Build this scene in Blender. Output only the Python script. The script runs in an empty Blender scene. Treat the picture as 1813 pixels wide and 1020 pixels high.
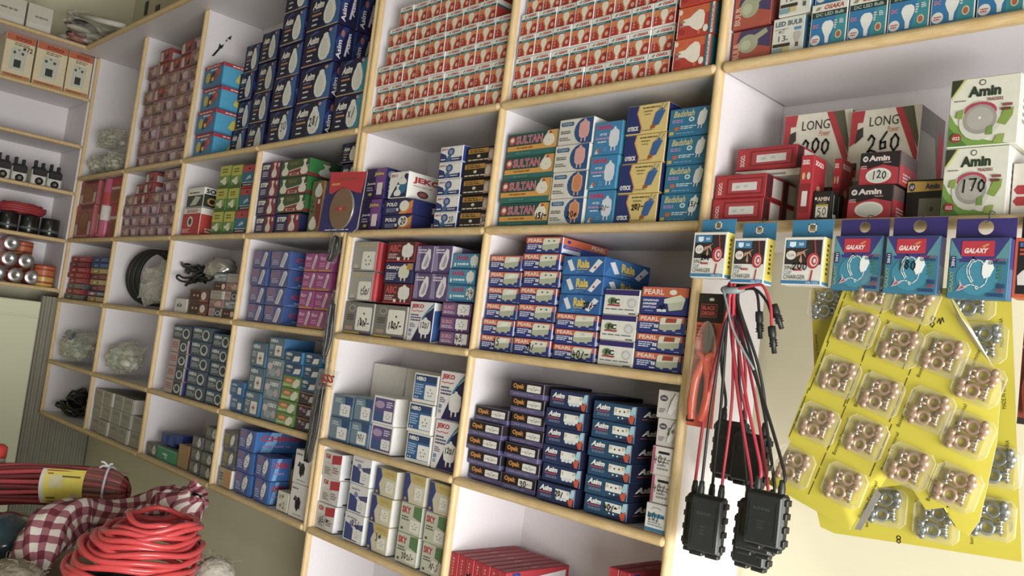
import bpy, math, random
from mathutils import Vector, Matrix

random.seed(11)
C = bpy.context.scene.collection
SC = bpy.context.scene

# ------------------------------------------------------------------ camera, world, light, exposure
FOC, YAW, PIT, ROL = 1539.9, math.radians(46.083), math.radians(4.2886), math.radians(7.0452)
DIST = 1.375
CAM = Vector((0, -DIST, 1.5))
_f = Vector((-math.sin(YAW), math.cos(YAW), 0)); _r = Vector((math.cos(YAW), math.sin(YAW), 0)); _u = Vector((0, 0, 1))
FW = _f * math.cos(PIT) + _u * math.sin(PIT)
_u2 = _u * math.cos(PIT) - _f * math.sin(PIT)
RT = _r * math.cos(ROL) + _u2 * math.sin(ROL)
UP = _u2 * math.cos(ROL) - _r * math.sin(ROL)
cd = bpy.data.cameras.new('camera')
cam = bpy.data.objects.new('camera', cd)
C.objects.link(cam)
mw = Matrix.Identity(4)
for i in range(3):
    mw[i][0], mw[i][1], mw[i][2], mw[i][3] = RT[i], UP[i], -FW[i], CAM[i]
cam.matrix_world = mw
cd.sensor_width = 36
cd.lens = 36 * FOC / 1813
cd.clip_start = 0.02
SC.camera = cam

w = bpy.data.worlds.new('sky'); SC.world = w; w.use_nodes = True
bg = w.node_tree.nodes['Background']
bg.inputs[0].default_value = (0.86, 0.93, 1.0, 1)
bg.inputs[1].default_value = 0.5

def area(name, loc, target, sx, sy, power, col, spread=180):
    l = bpy.data.lights.new(name, 'AREA'); l.shape = 'RECTANGLE'; l.size = sx; l.size_y = sy
    l.energy = power; l.color = col; l.spread = math.radians(spread)
    o = bpy.data.objects.new(name, l); C.objects.link(o); o.location = loc
    o.rotation_euler = (Vector(target) - Vector(loc)).to_track_quat('-Z', 'Y').to_euler()
    return o
# daylight through the open shop front on the right, and an added overhead fill
area('daylight_from_shop_front', (1.75, -1.35, .78), (-2.2, -0.1, .7), 2.3, 1.45, 92, (1.0, 0.98, 0.95), 125)
area('ceiling_fill_light', (-2.0, -2.3, 3.0), (-2.6, -0.6, .6), 1.2, 0.25, 2.5, (1.0, 0.98, 0.93), 140)

SC.view_settings.view_transform = 'Standard'
SC.view_settings.look = 'None'
SC.view_settings.exposure = 0.10
SC.view_settings.gamma = 1.0
SC.view_settings.use_curve_mapping = False

# ------------------------------------------------------------------ pixel rays -> points in the room
def ray(px, py):
    return FW + RT * ((px - 906.5) / FOC) - UP * ((py - 510) / FOC)
def at(px, py, y=0.0):
    d = ray(px, py); return CAM + d * ((y - CAM.y) / d.y)
def atx(px, py, x):
    d = ray(px, py); return CAM + d * ((x - CAM.x) / d.x)
def atd(px, py, dist):
    return CAM + ray(px, py) * dist

# ------------------------------------------------------------------ materials
_mats = {}
def srgb(h):
    h = h.lstrip('#')
    c = [int(h[i:i + 2], 16) / 255 for i in (0, 2, 4)]
    return tuple(x / 12.92 if x <= .04045 else ((x + .055) / 1.055) ** 2.4 for x in c) + (1,)
def M(hexc, rough=0.5, metal=0.0, scale=60.0, var=0.10, bump=0.0, coat=0.0, spec=0.4):
    key = (hexc, rough, metal, scale, var, bump, coat)
    if key in _mats: return _mats[key]
    m = bpy.data.materials.new('surface_' + hexc.strip('#')); m.use_nodes = True
    nt = m.node_tree; b = nt.nodes['Principled BSDF']
    b.inputs['Roughness'].default_value = rough; b.inputs['Metallic'].default_value = metal
    b.inputs['Specular IOR Level'].default_value = spec
    b.inputs['Coat Weight'].default_value = coat
    c = srgb(hexc); lm = .2126 * c[0] + .7152 * c[1] + .0722 * c[2]
    c = tuple(x * .86 + lm * .14 + .004 for x in c[:3]) + (1,)
    tc = nt.nodes.new('ShaderNodeTexCoord')
    n = nt.nodes.new('ShaderNodeTexNoise'); n.inputs['Scale'].default_value = scale; n.inputs['Detail'].default_value = 2
    nt.links.new(tc.outputs['Object'], n.inputs['Vector'])
    mx = nt.nodes.new('ShaderNodeMix'); mx.data_type = 'RGBA'
    mx.inputs[6].default_value = tuple(x * (1 - var) for x in c[:3]) + (1,)
    mx.inputs[7].default_value = tuple(min(1, x * (1 + var)) for x in c[:3]) + (1,)
    nt.links.new(n.outputs['Fac'], mx.inputs[0]); nt.links.new(mx.outputs[2], b.inputs['Base Color'])
    if bump:
        bp = nt.nodes.new('ShaderNodeBump'); bp.inputs['Strength'].default_value = bump; bp.inputs['Distance'].default_value = .004
        nt.links.new(n.outputs['Fac'], bp.inputs['Height']); nt.links.new(bp.outputs[0], b.inputs['Normal'])
    _mats[key] = m
    return m
def wood_mat():
    m = bpy.data.materials.new('pale_wood_lipping'); m.use_nodes = True
    nt = m.node_tree; b = nt.nodes['Principled BSDF']; b.inputs['Roughness'].default_value = .5
    tc = nt.nodes.new('ShaderNodeTexCoord'); mp = nt.nodes.new('ShaderNodeMapping')
    mp.inputs['Scale'].default_value = (9, 60, 9)
    n = nt.nodes.new('ShaderNodeTexNoise'); n.inputs['Scale'].default_value = 2.2; n.inputs['Detail'].default_value = 5; n.inputs['Distortion'].default_value = 1.2
    cr = nt.nodes.new('ShaderNodeValToRGB')
    cr.color_ramp.elements[0].position = .2; cr.color_ramp.elements[0].color = srgb('#c4a672')
    cr.color_ramp.elements[1].position = .8; cr.color_ramp.elements[1].color = srgb('#dac49a')
    nt.links.new(tc.outputs['Object'], mp.inputs[0]); nt.links.new(mp.outputs[0], n.inputs['Vector'])
    nt.links.new(n.outputs['Fac'], cr.inputs[0]); nt.links.new(cr.outputs[0], b.inputs['Base Color'])
    return m
def clear_mat(name, tint='#e8ece6', alpha=.30, rough=.18, edge=.4, spec=.9, crinkle=0):
    m = bpy.data.materials.new(name); m.use_nodes = True
    nt = m.node_tree; b = nt.nodes['Principled BSDF']; out = nt.nodes['Material Output']
    b.inputs['Base Color'].default_value = srgb(tint); b.inputs['Roughness'].default_value = rough
    b.inputs['Specular IOR Level'].default_value = spec
    if crinkle:
        tc = nt.nodes.new('ShaderNodeTexCoord'); n = nt.nodes.new('ShaderNodeTexNoise'); n.inputs['Scale'].default_value = crinkle; n.inputs['Detail'].default_value = 4; n.inputs['Distortion'].default_value = 1.5
        bp = nt.nodes.new('ShaderNodeBump'); bp.inputs['Strength'].default_value = 1.0; bp.inputs['Distance'].default_value = .03
        nt.links.new(tc.outputs['Object'], n.inputs['Vector']); nt.links.new(n.outputs['Fac'], bp.inputs['Height']); nt.links.new(bp.outputs[0], b.inputs['Normal'])
    tr = nt.nodes.new('ShaderNodeBsdfTransparent'); mx = nt.nodes.new('ShaderNodeMixShader')
    lw = nt.nodes.new('ShaderNodeLayerWeight'); lw.inputs[0].default_value = .35
    mr = nt.nodes.new('ShaderNodeMapRange'); mr.inputs[3].default_value = alpha; mr.inputs[4].default_value = min(1, alpha + edge)
    nt.links.new(lw.outputs['Facing'], mr.inputs[0]); nt.links.new(mr.outputs[0], mx.inputs[0])
    nt.links.new(tr.outputs[0], mx.inputs[1]); nt.links.new(b.outputs[0], mx.inputs[2]); nt.links.new(mx.outputs[0], out.inputs['Surface'])
    return m
WOOD = wood_mat()
CLEAR = clear_mat('clear_film', '#c9ccc6', .05, .12, .25, .6, 40)
BAGM = clear_mat('milky_bag_film', '#d6d8c8', .22, .22, .45, .9, 16)
BLIS = clear_mat('blister_plastic', '#f2ede0', .03, .08)
LAM = M('#d8d3d6', .42, scale=180, var=.05)
BLK = M('#141414', .35, scale=90, var=.2)

# ------------------------------------------------------------------ text cache
_txt = {}
def text_geo(s, style=''):
    k = (s, style)
    if k in _txt: return _txt[k]
    cu = bpy.data.curves.new('t', 'FONT'); cu.body = s; cu.resolution_u = 2; cu.fill_mode = 'FRONT'
    if 'b' in style: cu.offset = .022
    if 'B' in style: cu.offset = .045
    if 'i' in style: cu.shear = .28
    o = bpy.data.objects.new('t', cu); C.objects.link(o)
    dg = bpy.context.evaluated_depsgraph_get(); dg.update()
    me = bpy.data.meshes.new_from_object(o.evaluated_get(dg))
    vs = [(v.co.x, v.co.y) for v in me.vertices]; fs = [tuple(p.vertices) for p in me.polygons]
    bpy.data.objects.remove(o); bpy.data.curves.remove(cu); bpy.data.meshes.remove(me)
    x0 = min(v[0] for v in vs); x1 = max(v[0] for v in vs); y0 = min(v[1] for v in vs); y1 = max(v[1] for v in vs)
    vs = [((x - x0) / (x1 - x0), (y - y0) / (y1 - y0)) for x, y in vs]
    _txt[k] = (vs, fs, (x1 - x0) / (y1 - y0))
    return _txt[k]

# handwriting strokes (unit box)
HAND = {
 '0': [[(.5, .95), (.15, .7), (.12, .3), (.45, .02), (.82, .3), (.85, .7), (.5, .95)]],
 '1': [[(.55, 1), (.45, 0)]],
 '2': [[(.1, .75), (.4, 1), (.75, .8), (.6, .45), (.1, .05), (.5, .12), (.95, .02)]],
 '3': [[(.1, .9), (.7, .9), (.4, .55), (.8, .35), (.5, 0), (.1, .1)]],
 '4': [[(.25, 1), (.1, .45), (.9, .5)], [(.65, .8), (.5, 0)]],
 '5': [[(.85, 1), (.25, .95), (.2, .6), (.7, .55), (.75, .15), (.1, .02)]],
 '6': [[(.8, 1), (.2, .5), (.25, .05), (.75, .1), (.7, .45), (.2, .4)]],
 '7': [[(.05, .92), (.9, .95), (.4, 0)]],
 '8': [[(.8, .85), (.4, 1), (.2, .75), (.8, .3), (.5, 0), (.15, .25), (.85, .8)]],
 '9': [[(.8, .8), (.4, .95), (.2, .65), (.7, .6), (.8, .85), (.65, 0)]],
 '/': [[(.8, 1), (.2, -.05)]], '-': [[(.1, .5), (.9, .55)]], '=': [[(.1, .65), (.9, .7)], [(.15, .4), (.85, .42)]],
 '@': [[(.5, .95), (.25, .95), (.08, .65), (.12, .35), (.3, .08)], [(.45, .9), (.28, .85), (.17, .6), (.22, .35), (.36, .12)], [(.45, .9), (.3, 1.05), (.4, .95), (.62, .92), (.78, .75)], [(.92, .3), (.85, .05), (.65, -.12), (.45, -.05), (.3, .0), (.1, -.05)], [(.6, -.1), (.52, -.2), (.45, -.05)]],
 '~': [[(.0, .3), (.3, .7), (.5, .2), (.7, .8), (1, .4)]], '*': [[(.2, .2), (.8, .8)], [(.2, .8), (.8, .2)]],
}
BULB = [(.36, 0), (.64, 0), (.68, .3), (.86, .5), (1, .72), (.93, .9), (.72, 1), (.28, 1), (.07, .9), (0, .72), (.14, .5), (.32, .3)]
DOME = [(.5, 1), (.68, .97), (.72, .86), (.86, .72), (1, .45), (.95, .2), (.75, .03), (.5, 0), (.25, .03), (.05, .2), (0, .45), (.14, .72), (.28, .86), (.32, .97)]
PLUG = [(.42, 1), (.6, 1), (.64, .92), (.95, .82), (1, .45), (.9, .22), (.72, .17), (.72, 0), (.6, 0), (.6, .16), (.38, .16), (.38, 0), (.26, 0), (.26, .17), (.08, .24), (0, .48), (.06, .82), (.38, .92)]
BELL = [(.3, 1), (.7, 1), (.75, .88), (.62, .78), (.66, .6), (.92, .4), (1, .2), (.85, .03), (.5, 0), (.15, .03), (0, .2), (.08, .4), (.34, .6), (.38, .78), (.25, .88)]

class MB:
    """collects shapes and links them as ONE mesh object"""
    def __init__(self):
        self.v, self.f, self.m, self.s, self.mats = [], [], [], [], []
    def mi(self, mat):
        if isinstance(mat, str): mat = M(mat)
        if mat not in self.mats: self.mats.append(mat)
        return self.mats.index(mat)
    def add(self, vs, fs, mat, smooth=False):
        b = len(self.v); k = self.mi(mat)
        self.v += [tuple(p) for p in vs]
        for f in fs:
            self.f.append(tuple(b + i for i in f)); self.m.append(k); self.s.append(smooth)
    def poly(self, pts, mat): self.add(pts, [tuple(range(len(pts)))], mat)
    def box(self, x0, y0, z0, x1, y1, z1, mat, c=0.0, xf=None):
        if c <= 0:
            vs = [(x, y, z) for z in (z0, z1) for y in (y0, y1) for x in (x0, x1)]
            fs = [(0, 2, 3, 1), (4, 5, 7, 6), (0, 1, 5, 4), (2, 6, 7, 3), (0, 4, 6, 2), (1, 3, 7, 5)]
        else:  # chamfered box
            vs = []; idx = {}
            X, Y, Z = (x0, x1), (y0, y1), (z0, z1)
            for i in (0, 1):
                for j in (0, 1):
                    for k in (0, 1):
                        sx, sy, sz = (c if i == 0 else -c), (c if j == 0 else -c), (c if k == 0 else -c)
                        for ax in range(3):
                            p = [X[i] + sx, Y[j] + sy, Z[k] + sz]
                            p[ax] = (X[i], Y[j], Z[k])[ax]
                            idx[(i, j, k, ax)] = len(vs); vs.append(tuple(p))
            fs = []
            for ax in range(3):
                for s in (0, 1):
                    o = [a for a in range(3) if a != ax]
                    q = []
                    for a, b_ in ((0, 0), (1, 0), (1, 1), (0, 1)):
                        t = [0, 0, 0]; t[ax] = s; t[o[0]] = a; t[o[1]] = b_
                        q.append(idx[(*t, ax)])
                    if (s == 1) == (ax == 1): q.reverse()
                    fs.append(tuple(q))
            for i in (0, 1):
                for j in (0, 1):
                    for k in (0, 1):
                        q = [idx[(i, j, k, a)] for a in range(3)]
                        if (i + j + k) % 2 == 0: q.reverse()
                        fs.append(tuple(q))
            for ax in range(3):
                o = [a for a in range(3) if a != ax]
                for a in (0, 1):
                    for b_ in (0, 1):
                        t0 = [0, 0, 0]; t0[o[0]] = a; t0[o[1]] = b_; t1 = list(t0); t1[ax] = 1
                        q = [idx[(*t0, o[0])], idx[(*t1, o[0])], idx[(*t1, o[1])], idx[(*t0, o[1])]]
                        if (a == b_) == (ax == 1): q.reverse()
                        fs.append(tuple(q))
        if xf is not None: vs = [tuple(xf @ Vector(p)) for p in vs]
        self.add(vs, fs, mat)
    def tube(self, path, r, mat, seg=8, closed=False, caps=True):
        P = [Vector(p) for p in path]; n = len(P); vs = []; fs = []
        rr = r if callable(r) else (lambda t: r)
        prev = None
        for i in range(n):
            a = P[(i - 1) % n] if closed or i > 0 else P[i]; b = P[(i + 1) % n] if closed or i < n - 1 else P[i]
            t = (b - a).normalized()
            if prev is None: ref = Vector((0, 0, 1)) if abs(t.z) < .9 else Vector((1, 0, 0)); s = t.cross(ref).normalized()
            else:
                s = prev - t * prev.dot(t)
                s = s.normalized() if s.length > 1e-6 else t.orthogonal().normalized()
            prev = s; q = t.cross(s); R_ = rr(i / max(1, n - 1))
            for k in range(seg):
                an = 2 * math.pi * k / seg
                vs.append(P[i] + s * (math.cos(an) * R_) + q * (math.sin(an) * R_))
        m = n if closed else n - 1
        for i in range(m):
            for k in range(seg):
                a = i * seg + k; b = i * seg + (k + 1) % seg; i2 = (i + 1) % n
                fs.append((a, b, i2 * seg + (k + 1) % seg, i2 * seg + k))
        if caps and not closed:
            fs.append(tuple(range(seg - 1, -1, -1))); fs.append(tuple((n - 1) * seg + k for k in range(seg)))
        self.add(vs, fs, mat, True)
    def blob(self, c, r, mat, nu=24, nv=14, disp=None):
        vs = []; fs = []; c = Vector(c)
        for j in range(nv + 1):
            th = math.pi * j / nv
            for i in range(nu):
                ph = 2 * math.pi * i / nu
                d = Vector((math.sin(th) * math.cos(ph), math.sin(th) * math.sin(ph), math.cos(th)))
                k = disp(d) if disp else 1
                vs.append(c + Vector((d.x * r[0] * k, d.y * r[1] * k, d.z * r[2] * k)))
        for j in range(nv):
            for i in range(nu):
                fs.append((j * nu + i, (j + 1) * nu + i, (j + 1) * nu + (i + 1) % nu, j * nu + (i + 1) % nu))
        self.add(vs, fs, mat, True)
    def lathe(self, prof, mat, seg=20, xf=None, smooth=True):
        vs = []; fs = []
        for r, z in prof:
            for k in range(seg):
                a = 2 * math.pi * k / seg; vs.append(Vector((r * math.cos(a), r * math.sin(a), z)))
        for i in range(len(prof) - 1):
            for k in range(seg):
                fs.append((i * seg + k, i * seg + (k + 1) % seg, (i + 1) * seg + (k + 1) % seg, (i + 1) * seg + k))
        if xf is not None: vs = [xf @ p for p in vs]
        self.add(vs, fs, mat, smooth)
    def slab(self, pts, n, th, mat, back=None):
        """a flat outline with thickness th behind it"""
        n = Vector(n).normalized(); A = [Vector(p) for p in pts]; B = [p - n * th for p in A]; k = len(A)
        self.add(A, [tuple(range(k))], mat)
        self.add(B, [tuple(range(k - 1, -1, -1))], back or mat)
        self.add(A + B, [(i, i + k, (i + 1) % k + k, (i + 1) % k) for i in range(k)], back or mat)
    # printed artwork: ops laid on the face frame (O, U, V, N) of size w x h
    def art(self, O, U, V, N, w, h, ops, eps=.00012):
        O, U, V, N = Vector(O), Vector(U), Vector(V), Vector(N)
        lay = [0]
        def P(x, y): return O + U * (x * w) + V * (y * h) + N * (eps * lay[0])
        def pl(pts, c): self.poly([P(min(1, max(0, p[0])), min(1, max(0, p[1]))) for p in pts], c)
        def fit(shape, x0, y0, x1, y1, c): pl([(x0 + a * (x1 - x0), y0 + b * (y1 - y0)) for a, b in shape], c)
        for op in ops:
            lay[0] += 1
            k = op[0]; c = op[1]
            if k == 'r':
                x0, y0, x1, y1 = op[2:6]; pl([(x0, y0), (x1, y0), (x1, y1), (x0, y1)], c)
            elif k == 'p':
                a = op[2:]; pl(list(zip(a[0::2], a[1::2])), c)
            elif k == 'e':
                cx, cy, rx, ry = op[2:6]
                pl([(cx + rx * math.cos(t * math.pi / 10), cy + ry * math.sin(t * math.pi / 10)) for t in range(20)], c)
            elif k == 't':
                vs, fs, asp = text_geo(op[2], op[7] if len(op) > 7 else 'b'); x0, y0, x1, y1 = op[3:7]
                self.add([P(x0 + a * (x1 - x0), y0 + b * (y1 - y0)) for a, b in vs], fs, c)
            elif k == 'v':   # text running up the face
                vs, fs, asp = text_geo(op[2], 'b'); x0, y0, x1, y1 = op[3:7]
                self.add([P(x1 - b * (x1 - x0), y0 + a * (y1 - y0)) for a, b in vs], fs, c)
            elif k == 'l':   # fine print: short bars
                x0, y0, x1, y1, n = op[2:7]; rnd = random.Random(hash((x0, y0, n)) & 255)
                for i in range(n):
                    yy = y1 - (i + .5) * (y1 - y0) / n; hh = (y1 - y0) / n * .27; e = x1 - (x1 - x0) * rnd.choice((0, .12, .25))
                    x = x0
                    while x < e - .01:
                        l = min((x1 - x0) * rnd.uniform(.12, .32), e - x)
                        pl([(x, yy - hh), (x + l, yy - hh), (x + l, yy + hh), (x, yy + hh)], c); x += l + (x1 - x0) * .04
            elif k == 'h':   # felt-pen figures
                s = op[2]; x0, y0, x1, y1 = op[3:7]; n = len(s); ww = (x1 - x0) / n; th = (op[7] if len(op) > 7 else .02) * .8
                mx_ = 1.5 * ww * w / h
                if s != '@' and y1 - y0 > mx_: yc = (y0 + y1) / 2; y0, y1 = yc - mx_ / 2, yc + mx_ / 2
                for i, ch in enumerate(s):
                    for st in HAND.get(ch, []):
                        q = [(x0 + (i + .08 + a * .84) * ww, y0 + (b + .12 * (i % 2)) * (y1 - y0)) for a, b in st]
                        for (ax, ay), (bx, by) in zip(q, q[1:]):
                            dx, dy = (bx - ax) * w, (by - ay) * h; L = math.hypot(dx, dy) or 1
                            nx, ny = -dy / L * th * max(w, h) / w / 2, dx / L * th * max(w, h) / h / 2
                            ex, ey = dx / L * th * .4, dy / L * th * .4
                            pl([(ax + nx - ex, ay + ny - ey), (bx + nx + ex, by + ny + ey), (bx - nx + ex, by - ny + ey), (ax - nx - ex, ay - ny - ey)], c)
            elif k == 'bulb': fit(BULB, *op[2:6], c)
            elif k == 'bell': fit(BELL, *op[2:6], c)
            elif k == 'dome': fit(DOME, *op[2:6], c)
            elif k == 'plug': fit(PLUG, *op[2:6], c)
            elif k == 'bulbh': fit([(b, a) for a, b in BULB][::-1], *op[2:6], c)
            elif k == 'plugt':   # plug leaning over
                x0, y0, x1, y1 = op[2:6]
                sh = [(a * .72 + b * .28, b) for a, b in PLUG]; fit(sh, x0, y0, x1, y1, c)
            elif k == 'sock':    # white socket plate with dark holes
                x0, y0, x1, y1 = op[2:6]; W_, H_ = x1 - x0, y1 - y0
                fit([(.06, 0), (.94, 0), (1, .06), (1, .94), (.94, 1), (.06, 1), (0, .94), (0, .06)], x0, y0, x1, y1, c); lay[0] += 1
                for a, b in ((.5, .72), (.3, .5), (.68, .5), (.38, .28), (.6, .3)):
                    fit([(.0, 0), (1, 0), (1, 1), (0, 1)], x0 + (a - .045) * W_, y0 + (b - .04) * H_, x0 + (a + .045) * W_, y0 + (b + .04) * H_, '#3a3a3e')
            elif k == 'mod':     # wide module switch/socket drawn in three tones: plate, lower body, feet
                x0, y0, x1, y1 = op[2:6]
                fit([(.02, .48), (.95, .6), (1, .98), (.12, 1), (.04, .9)], x0, y0, x1, y1, c); lay[0] += 1
                fit([(0, .2), (.08, .1), (.2, .1), (.22, 0), (.34, 0), (.36, .12), (.6, .14), (.62, .05), (.74, .06), (.75, .2), (.95, .24), (.97, .6), (.02, .48)], x0, y0, x1, y1, '#a9b096'); lay[0] += 1
                kind = op[6] if len(op) > 6 else 'rock'
                if kind == 'rock': fit([(.3, .6), (.72, .66), (.78, .95), (.38, .95)], x0, y0, x1, y1, '#e4e6dc')
                elif kind == 'two':
                    for a in (.36, .66): fit([(-.07, 0), (0, -.08), (.07, 0), (0, .08)], x0 + (a) * (x1 - x0), y0 + .78 * (y1 - y0), x0 + (a + 1) * (x1 - x0), y0 + 1.78 * (y1 - y0), '#5c5c58')
                elif kind == 'red': fit([(.26, .62), (.74, .66), (.76, .96), (.3, .96)], x0, y0, x1, y1, '#a5432c')
                elif kind == 'dot': fit([(.4, .7), (.55, .68), (.6, .82), (.48, .92), (.38, .85)], x0, y0, x1, y1, '#bfc4b2')
    def build(self, name, parent=None, loc=None, rz=0.0):
        o = bpy.data.objects.new(name, self.mesh(name)); C.objects.link(o)
        if parent is not None: o.parent = parent
        if loc is not None: o.location = loc
        o.rotation_euler.z = rz
        return o
    def mesh(self, name):
        me = bpy.data.meshes.new(name); me.from_pydata(self.v, [], self.f)
        for m in self.mats: me.materials.append(m)
        me.polygons.foreach_set('material_index', self.m); me.polygons.foreach_set('use_smooth', self.s)
        me.update(); return me

_labels = {}
def tag(o, label, cat, group=None):
    o['label'] = label; o['category'] = cat
    if group: o['group'] = group
    _labels.setdefault(label, []).append(o.name)
    return o
def empty(name, loc, label=None, cat=None, group=None, rz=0.0):
    o = bpy.data.objects.new(name, None); C.objects.link(o); o.location = loc; o.rotation_euler.z = rz
    o.empty_display_size = .05
    if label: tag(o, label, cat, group)
    return o
def struct(o): o['kind'] = 'structure'; return o
def smooth_path(pts, n=8, closed=False):
    P = [Vector(p) for p in pts]; out = []; m = len(P)
    rng = range(m) if closed else range(m - 1)
    for i in rng:
        p0 = P[(i - 1) % m] if closed or i > 0 else P[i]; p1 = P[i]; p2 = P[(i + 1) % m]; p3 = P[(i + 2) % m] if closed or i < m - 2 else P[(i + 1) % m]
        for k in range(n):
            t = k / n
            out.append(.5 * ((2 * p1) + (p2 - p0) * t + (2 * p0 - 5 * p1 + 4 * p2 - p3) * t * t + (3 * p1 - p0 - 3 * p2 + p3) * t ** 3))
    if not closed: out.append(P[-1])
    return out

# ------------------------------------------------------------------ the shop and its shelving
UX = [-4.563, -3.954, -3.345, -2.735, -2.128, -1.536, -0.933]
ZS = {'S': 2.0876, 'A': 1.783, 'B': 1.490, 'C': 1.191, 'D': 0.945}
DEEP = 0.235
TOPZ = 2.70
LIPT = .010      # half height of a shelf's wooden edge
def shelf_top(k): return ZS[k] + LIPT + .0005

PAINT = M('#d6d0b0', .75, scale=7, var=.06, bump=.08)
def plain(name, *b, mat=PAINT):
    m = MB(); m.box(*b, mat); return struct(m.build(name))
plain('wall_back', -5.3, DEEP + .012, 0, 2.0, DEEP + .16, 3.3)
plain('wall_left', -5.3, -2.9, 0, -4.93, DEEP + .012, 3.3)
plain('wall_front', -5.3, -3.0, 0, 2.0, -2.9, 3.3)
plain('ceiling', -5.3, -3.0, 3.3, 2.0, DEEP + .16, 3.4, mat=M('#97927f', .8, scale=5))
fl = M('#8f897d', .5, scale=9, var=.15)
plain('floor', -5.3, -3.0, -.1, 2.0, DEEP + .16, 0, mat=fl)
# dark slots in the wall high above the corner
m = MB()
for a, b, c_, d_ in ((256, 2, 264, 28), (275, 8, 284, 28), (120, -12, 134, 4)):
    p, q = at(a, d_, DEEP + .012), at(c_, b, DEEP + .012)
    m.box(p.x, DEEP + .006, p.z, q.x, DEEP + .0125, q.z, '#3a352c')
struct(m.build('trim_1'))

def lip(m, p, q, ax, r=LIPT, bulge=.011, ends=True):
    """rounded wooden edge from p to q along axis ax ('x','y' or 'z'); front towards -y (or +x when ax == 'y')"""
    n = 8; prof = []
    for i in range(n + 1):
        a = math.pi * (i / n - .5); prof.append((-bulge * math.cos(a), r * math.sin(a)))
    prof = [(.006, -r)] + prof + [(.006, r)]
    def ring(t, s):
        out = []
        for f, e in prof:
            f2 = f * s if f < 0 else f; e2 = e * (1 if s == 1 else max(s, .5))
            if ax == 'x': out.append((t, p[1] + f2, p[2] + e2))
            elif ax == 'z': out.append((p[0] + e2, p[1] + f2, t))
            else: out.append((p[0] - f2, t, p[2] + e2))
        return out
    k = {'x': 0, 'z': 2, 'y': 1}[ax]; a, b = p[k], q[k]; sg = 1 if b > a else -1
    rings = [ring(a, .25), ring(a + sg * .003, .75), ring(a + sg * .008, 1), ring(b - sg * .008, 1), ring(b - sg * .003, .75), ring(b, .25)] if ends else [ring(a, 1), ring(b, 1)]
    vs = [v for r_ in rings for v in r_]; L = len(prof); fs = []
    for i in range(len(rings) - 1):
        for j in range(L):
            fs.append((i * L + j, i * L + (j + 1) % L, (i + 1) * L + (j + 1) % L, (i + 1) * L + j))
    fs += [tuple(range(L)), tuple((len(rings) - 1) * L + j for j in range(L - 1, -1, -1))]
    m.add(vs, fs, WOOD, False)

def upright(root, x, z0, z1, skip=None):
    m = MB(); m.box(x - .008, .004, z0, x + .008, DEEP, z1, LAM); o = m.build('side_panel', root)
    m = MB(); lip(m, (x, 0, z0), (x, 0, z1), 'z', r=.0092, bulge=.009); m.build('edge_trim', o)
def board(root, x0, x1, z, y0=.0):
    m = MB(); m.box(x0 + .0082, .004 + y0, z - .008, x1 - .0082, DEEP - .004, z + .008, LAM); o = m.build('shelf_board', root)
    m = MB(); lip(m, (x0 + .002, -.003 + y0, z), (x1 - .002, -.003 + y0, z), 'x'); m.build('edge_trim', o)
def back(root, x0, x1, z0, z1):
    m = MB(); m.box(x0, DEEP, z0, x1, DEEP + .010, z1, LAM); m.build('back_panel', root)

# three-bay-wide corner unit (four bays), two-bay unit and the open unit on the right
u1 = empty('shelving_unit', (0, 0, 0), 'white laminate pigeonhole shelving with wood edges, four narrow bays running into the corner', 'shelving')
for i in range(5):
    if i == 3: upright(u1, UX[i], ZS['D'] - .01, ZS['S'] - .009)
    else: upright(u1, UX[i] - (.0098 if i == 4 else 0), ZS['D'] - .012, TOPZ)
back(u1, UX[0], UX[4] - .01, ZS['D'] - .01, TOPZ)
for i in range(4):
    for k in ZS:
        board(u1, UX[i], UX[i + 1] - (.0098 if i == 3 else 0), ZS[k])
m = MB(); m.box(UX[0], -.085, TOPZ, UX[4], DEEP, TOPZ + .016, LAM); o = m.build('top_board', u1)
m = MB(); lip(m, (UX[0] + .10, -.088, TOPZ + .008), (UX[4], -.088, TOPZ + .008), 'x'); m.build('edge_trim', o)
# felt-pen scribble on the third panel
m = MB()
p0 = Vector((UX[2] + .0083, 0, 0)); a, b = atx(374, 100, p0.x), atx(411, 62, p0.x)
m.art((p0.x, a.y, a.z), (0, 1, 0), (0, 0, 1), (1, 0, 0), b.y - a.y, b.z - a.z,
      [('p', '#1a1a1c', .0, .02, .16, .05, .42, .34, .38, .42, .22, .26), ('p', '#1a1a1c', .3, .3, .55, .42, .62, .58, .46, .5, .36, .56), ('p', '#1a1a1c', .66, .66, .78, .74, .72, .8),
       ('p', '#1a1a1c', .74, .82, .98, .98, .94, .8)], eps=.0004)
m.build('pen_scribble', u1)

u2 = empty('shelving_unit', (0, 0, 0), 'white laminate shelving with wood edges, two wide bays in the middle of the wall', 'shelving')
for i in (4, 5, 6): upright(u2, UX[i] + (.0098 if i == 4 else 0), .35, 2.95)
back(u2, UX[4] + .01, UX[6], .35, 2.95)
for i in (4, 5):
    for k in ZS: board(u2, UX[i] + (.0098 if i == 4 else 0), UX[i + 1], ZS[k])
u3 = empty('shelving_unit', (0, 0, 0), 'open white laminate shelf over bare wall at right with hanging packs on its edge', 'shelving')
RX = .45
for k in ('S', 'A'): board(u3, UX[6] + .0078, RX, ZS[k] - (.004 if k == 'A' else 0))
m = MB(); m.box(UX[6] + .0085, DEEP, ZS['A'] - .01, RX, DEEP + .010, 2.95, LAM); m.build('back_panel', u3)
upright(u3, RX + .01, 1.772, 2.95)

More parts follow.
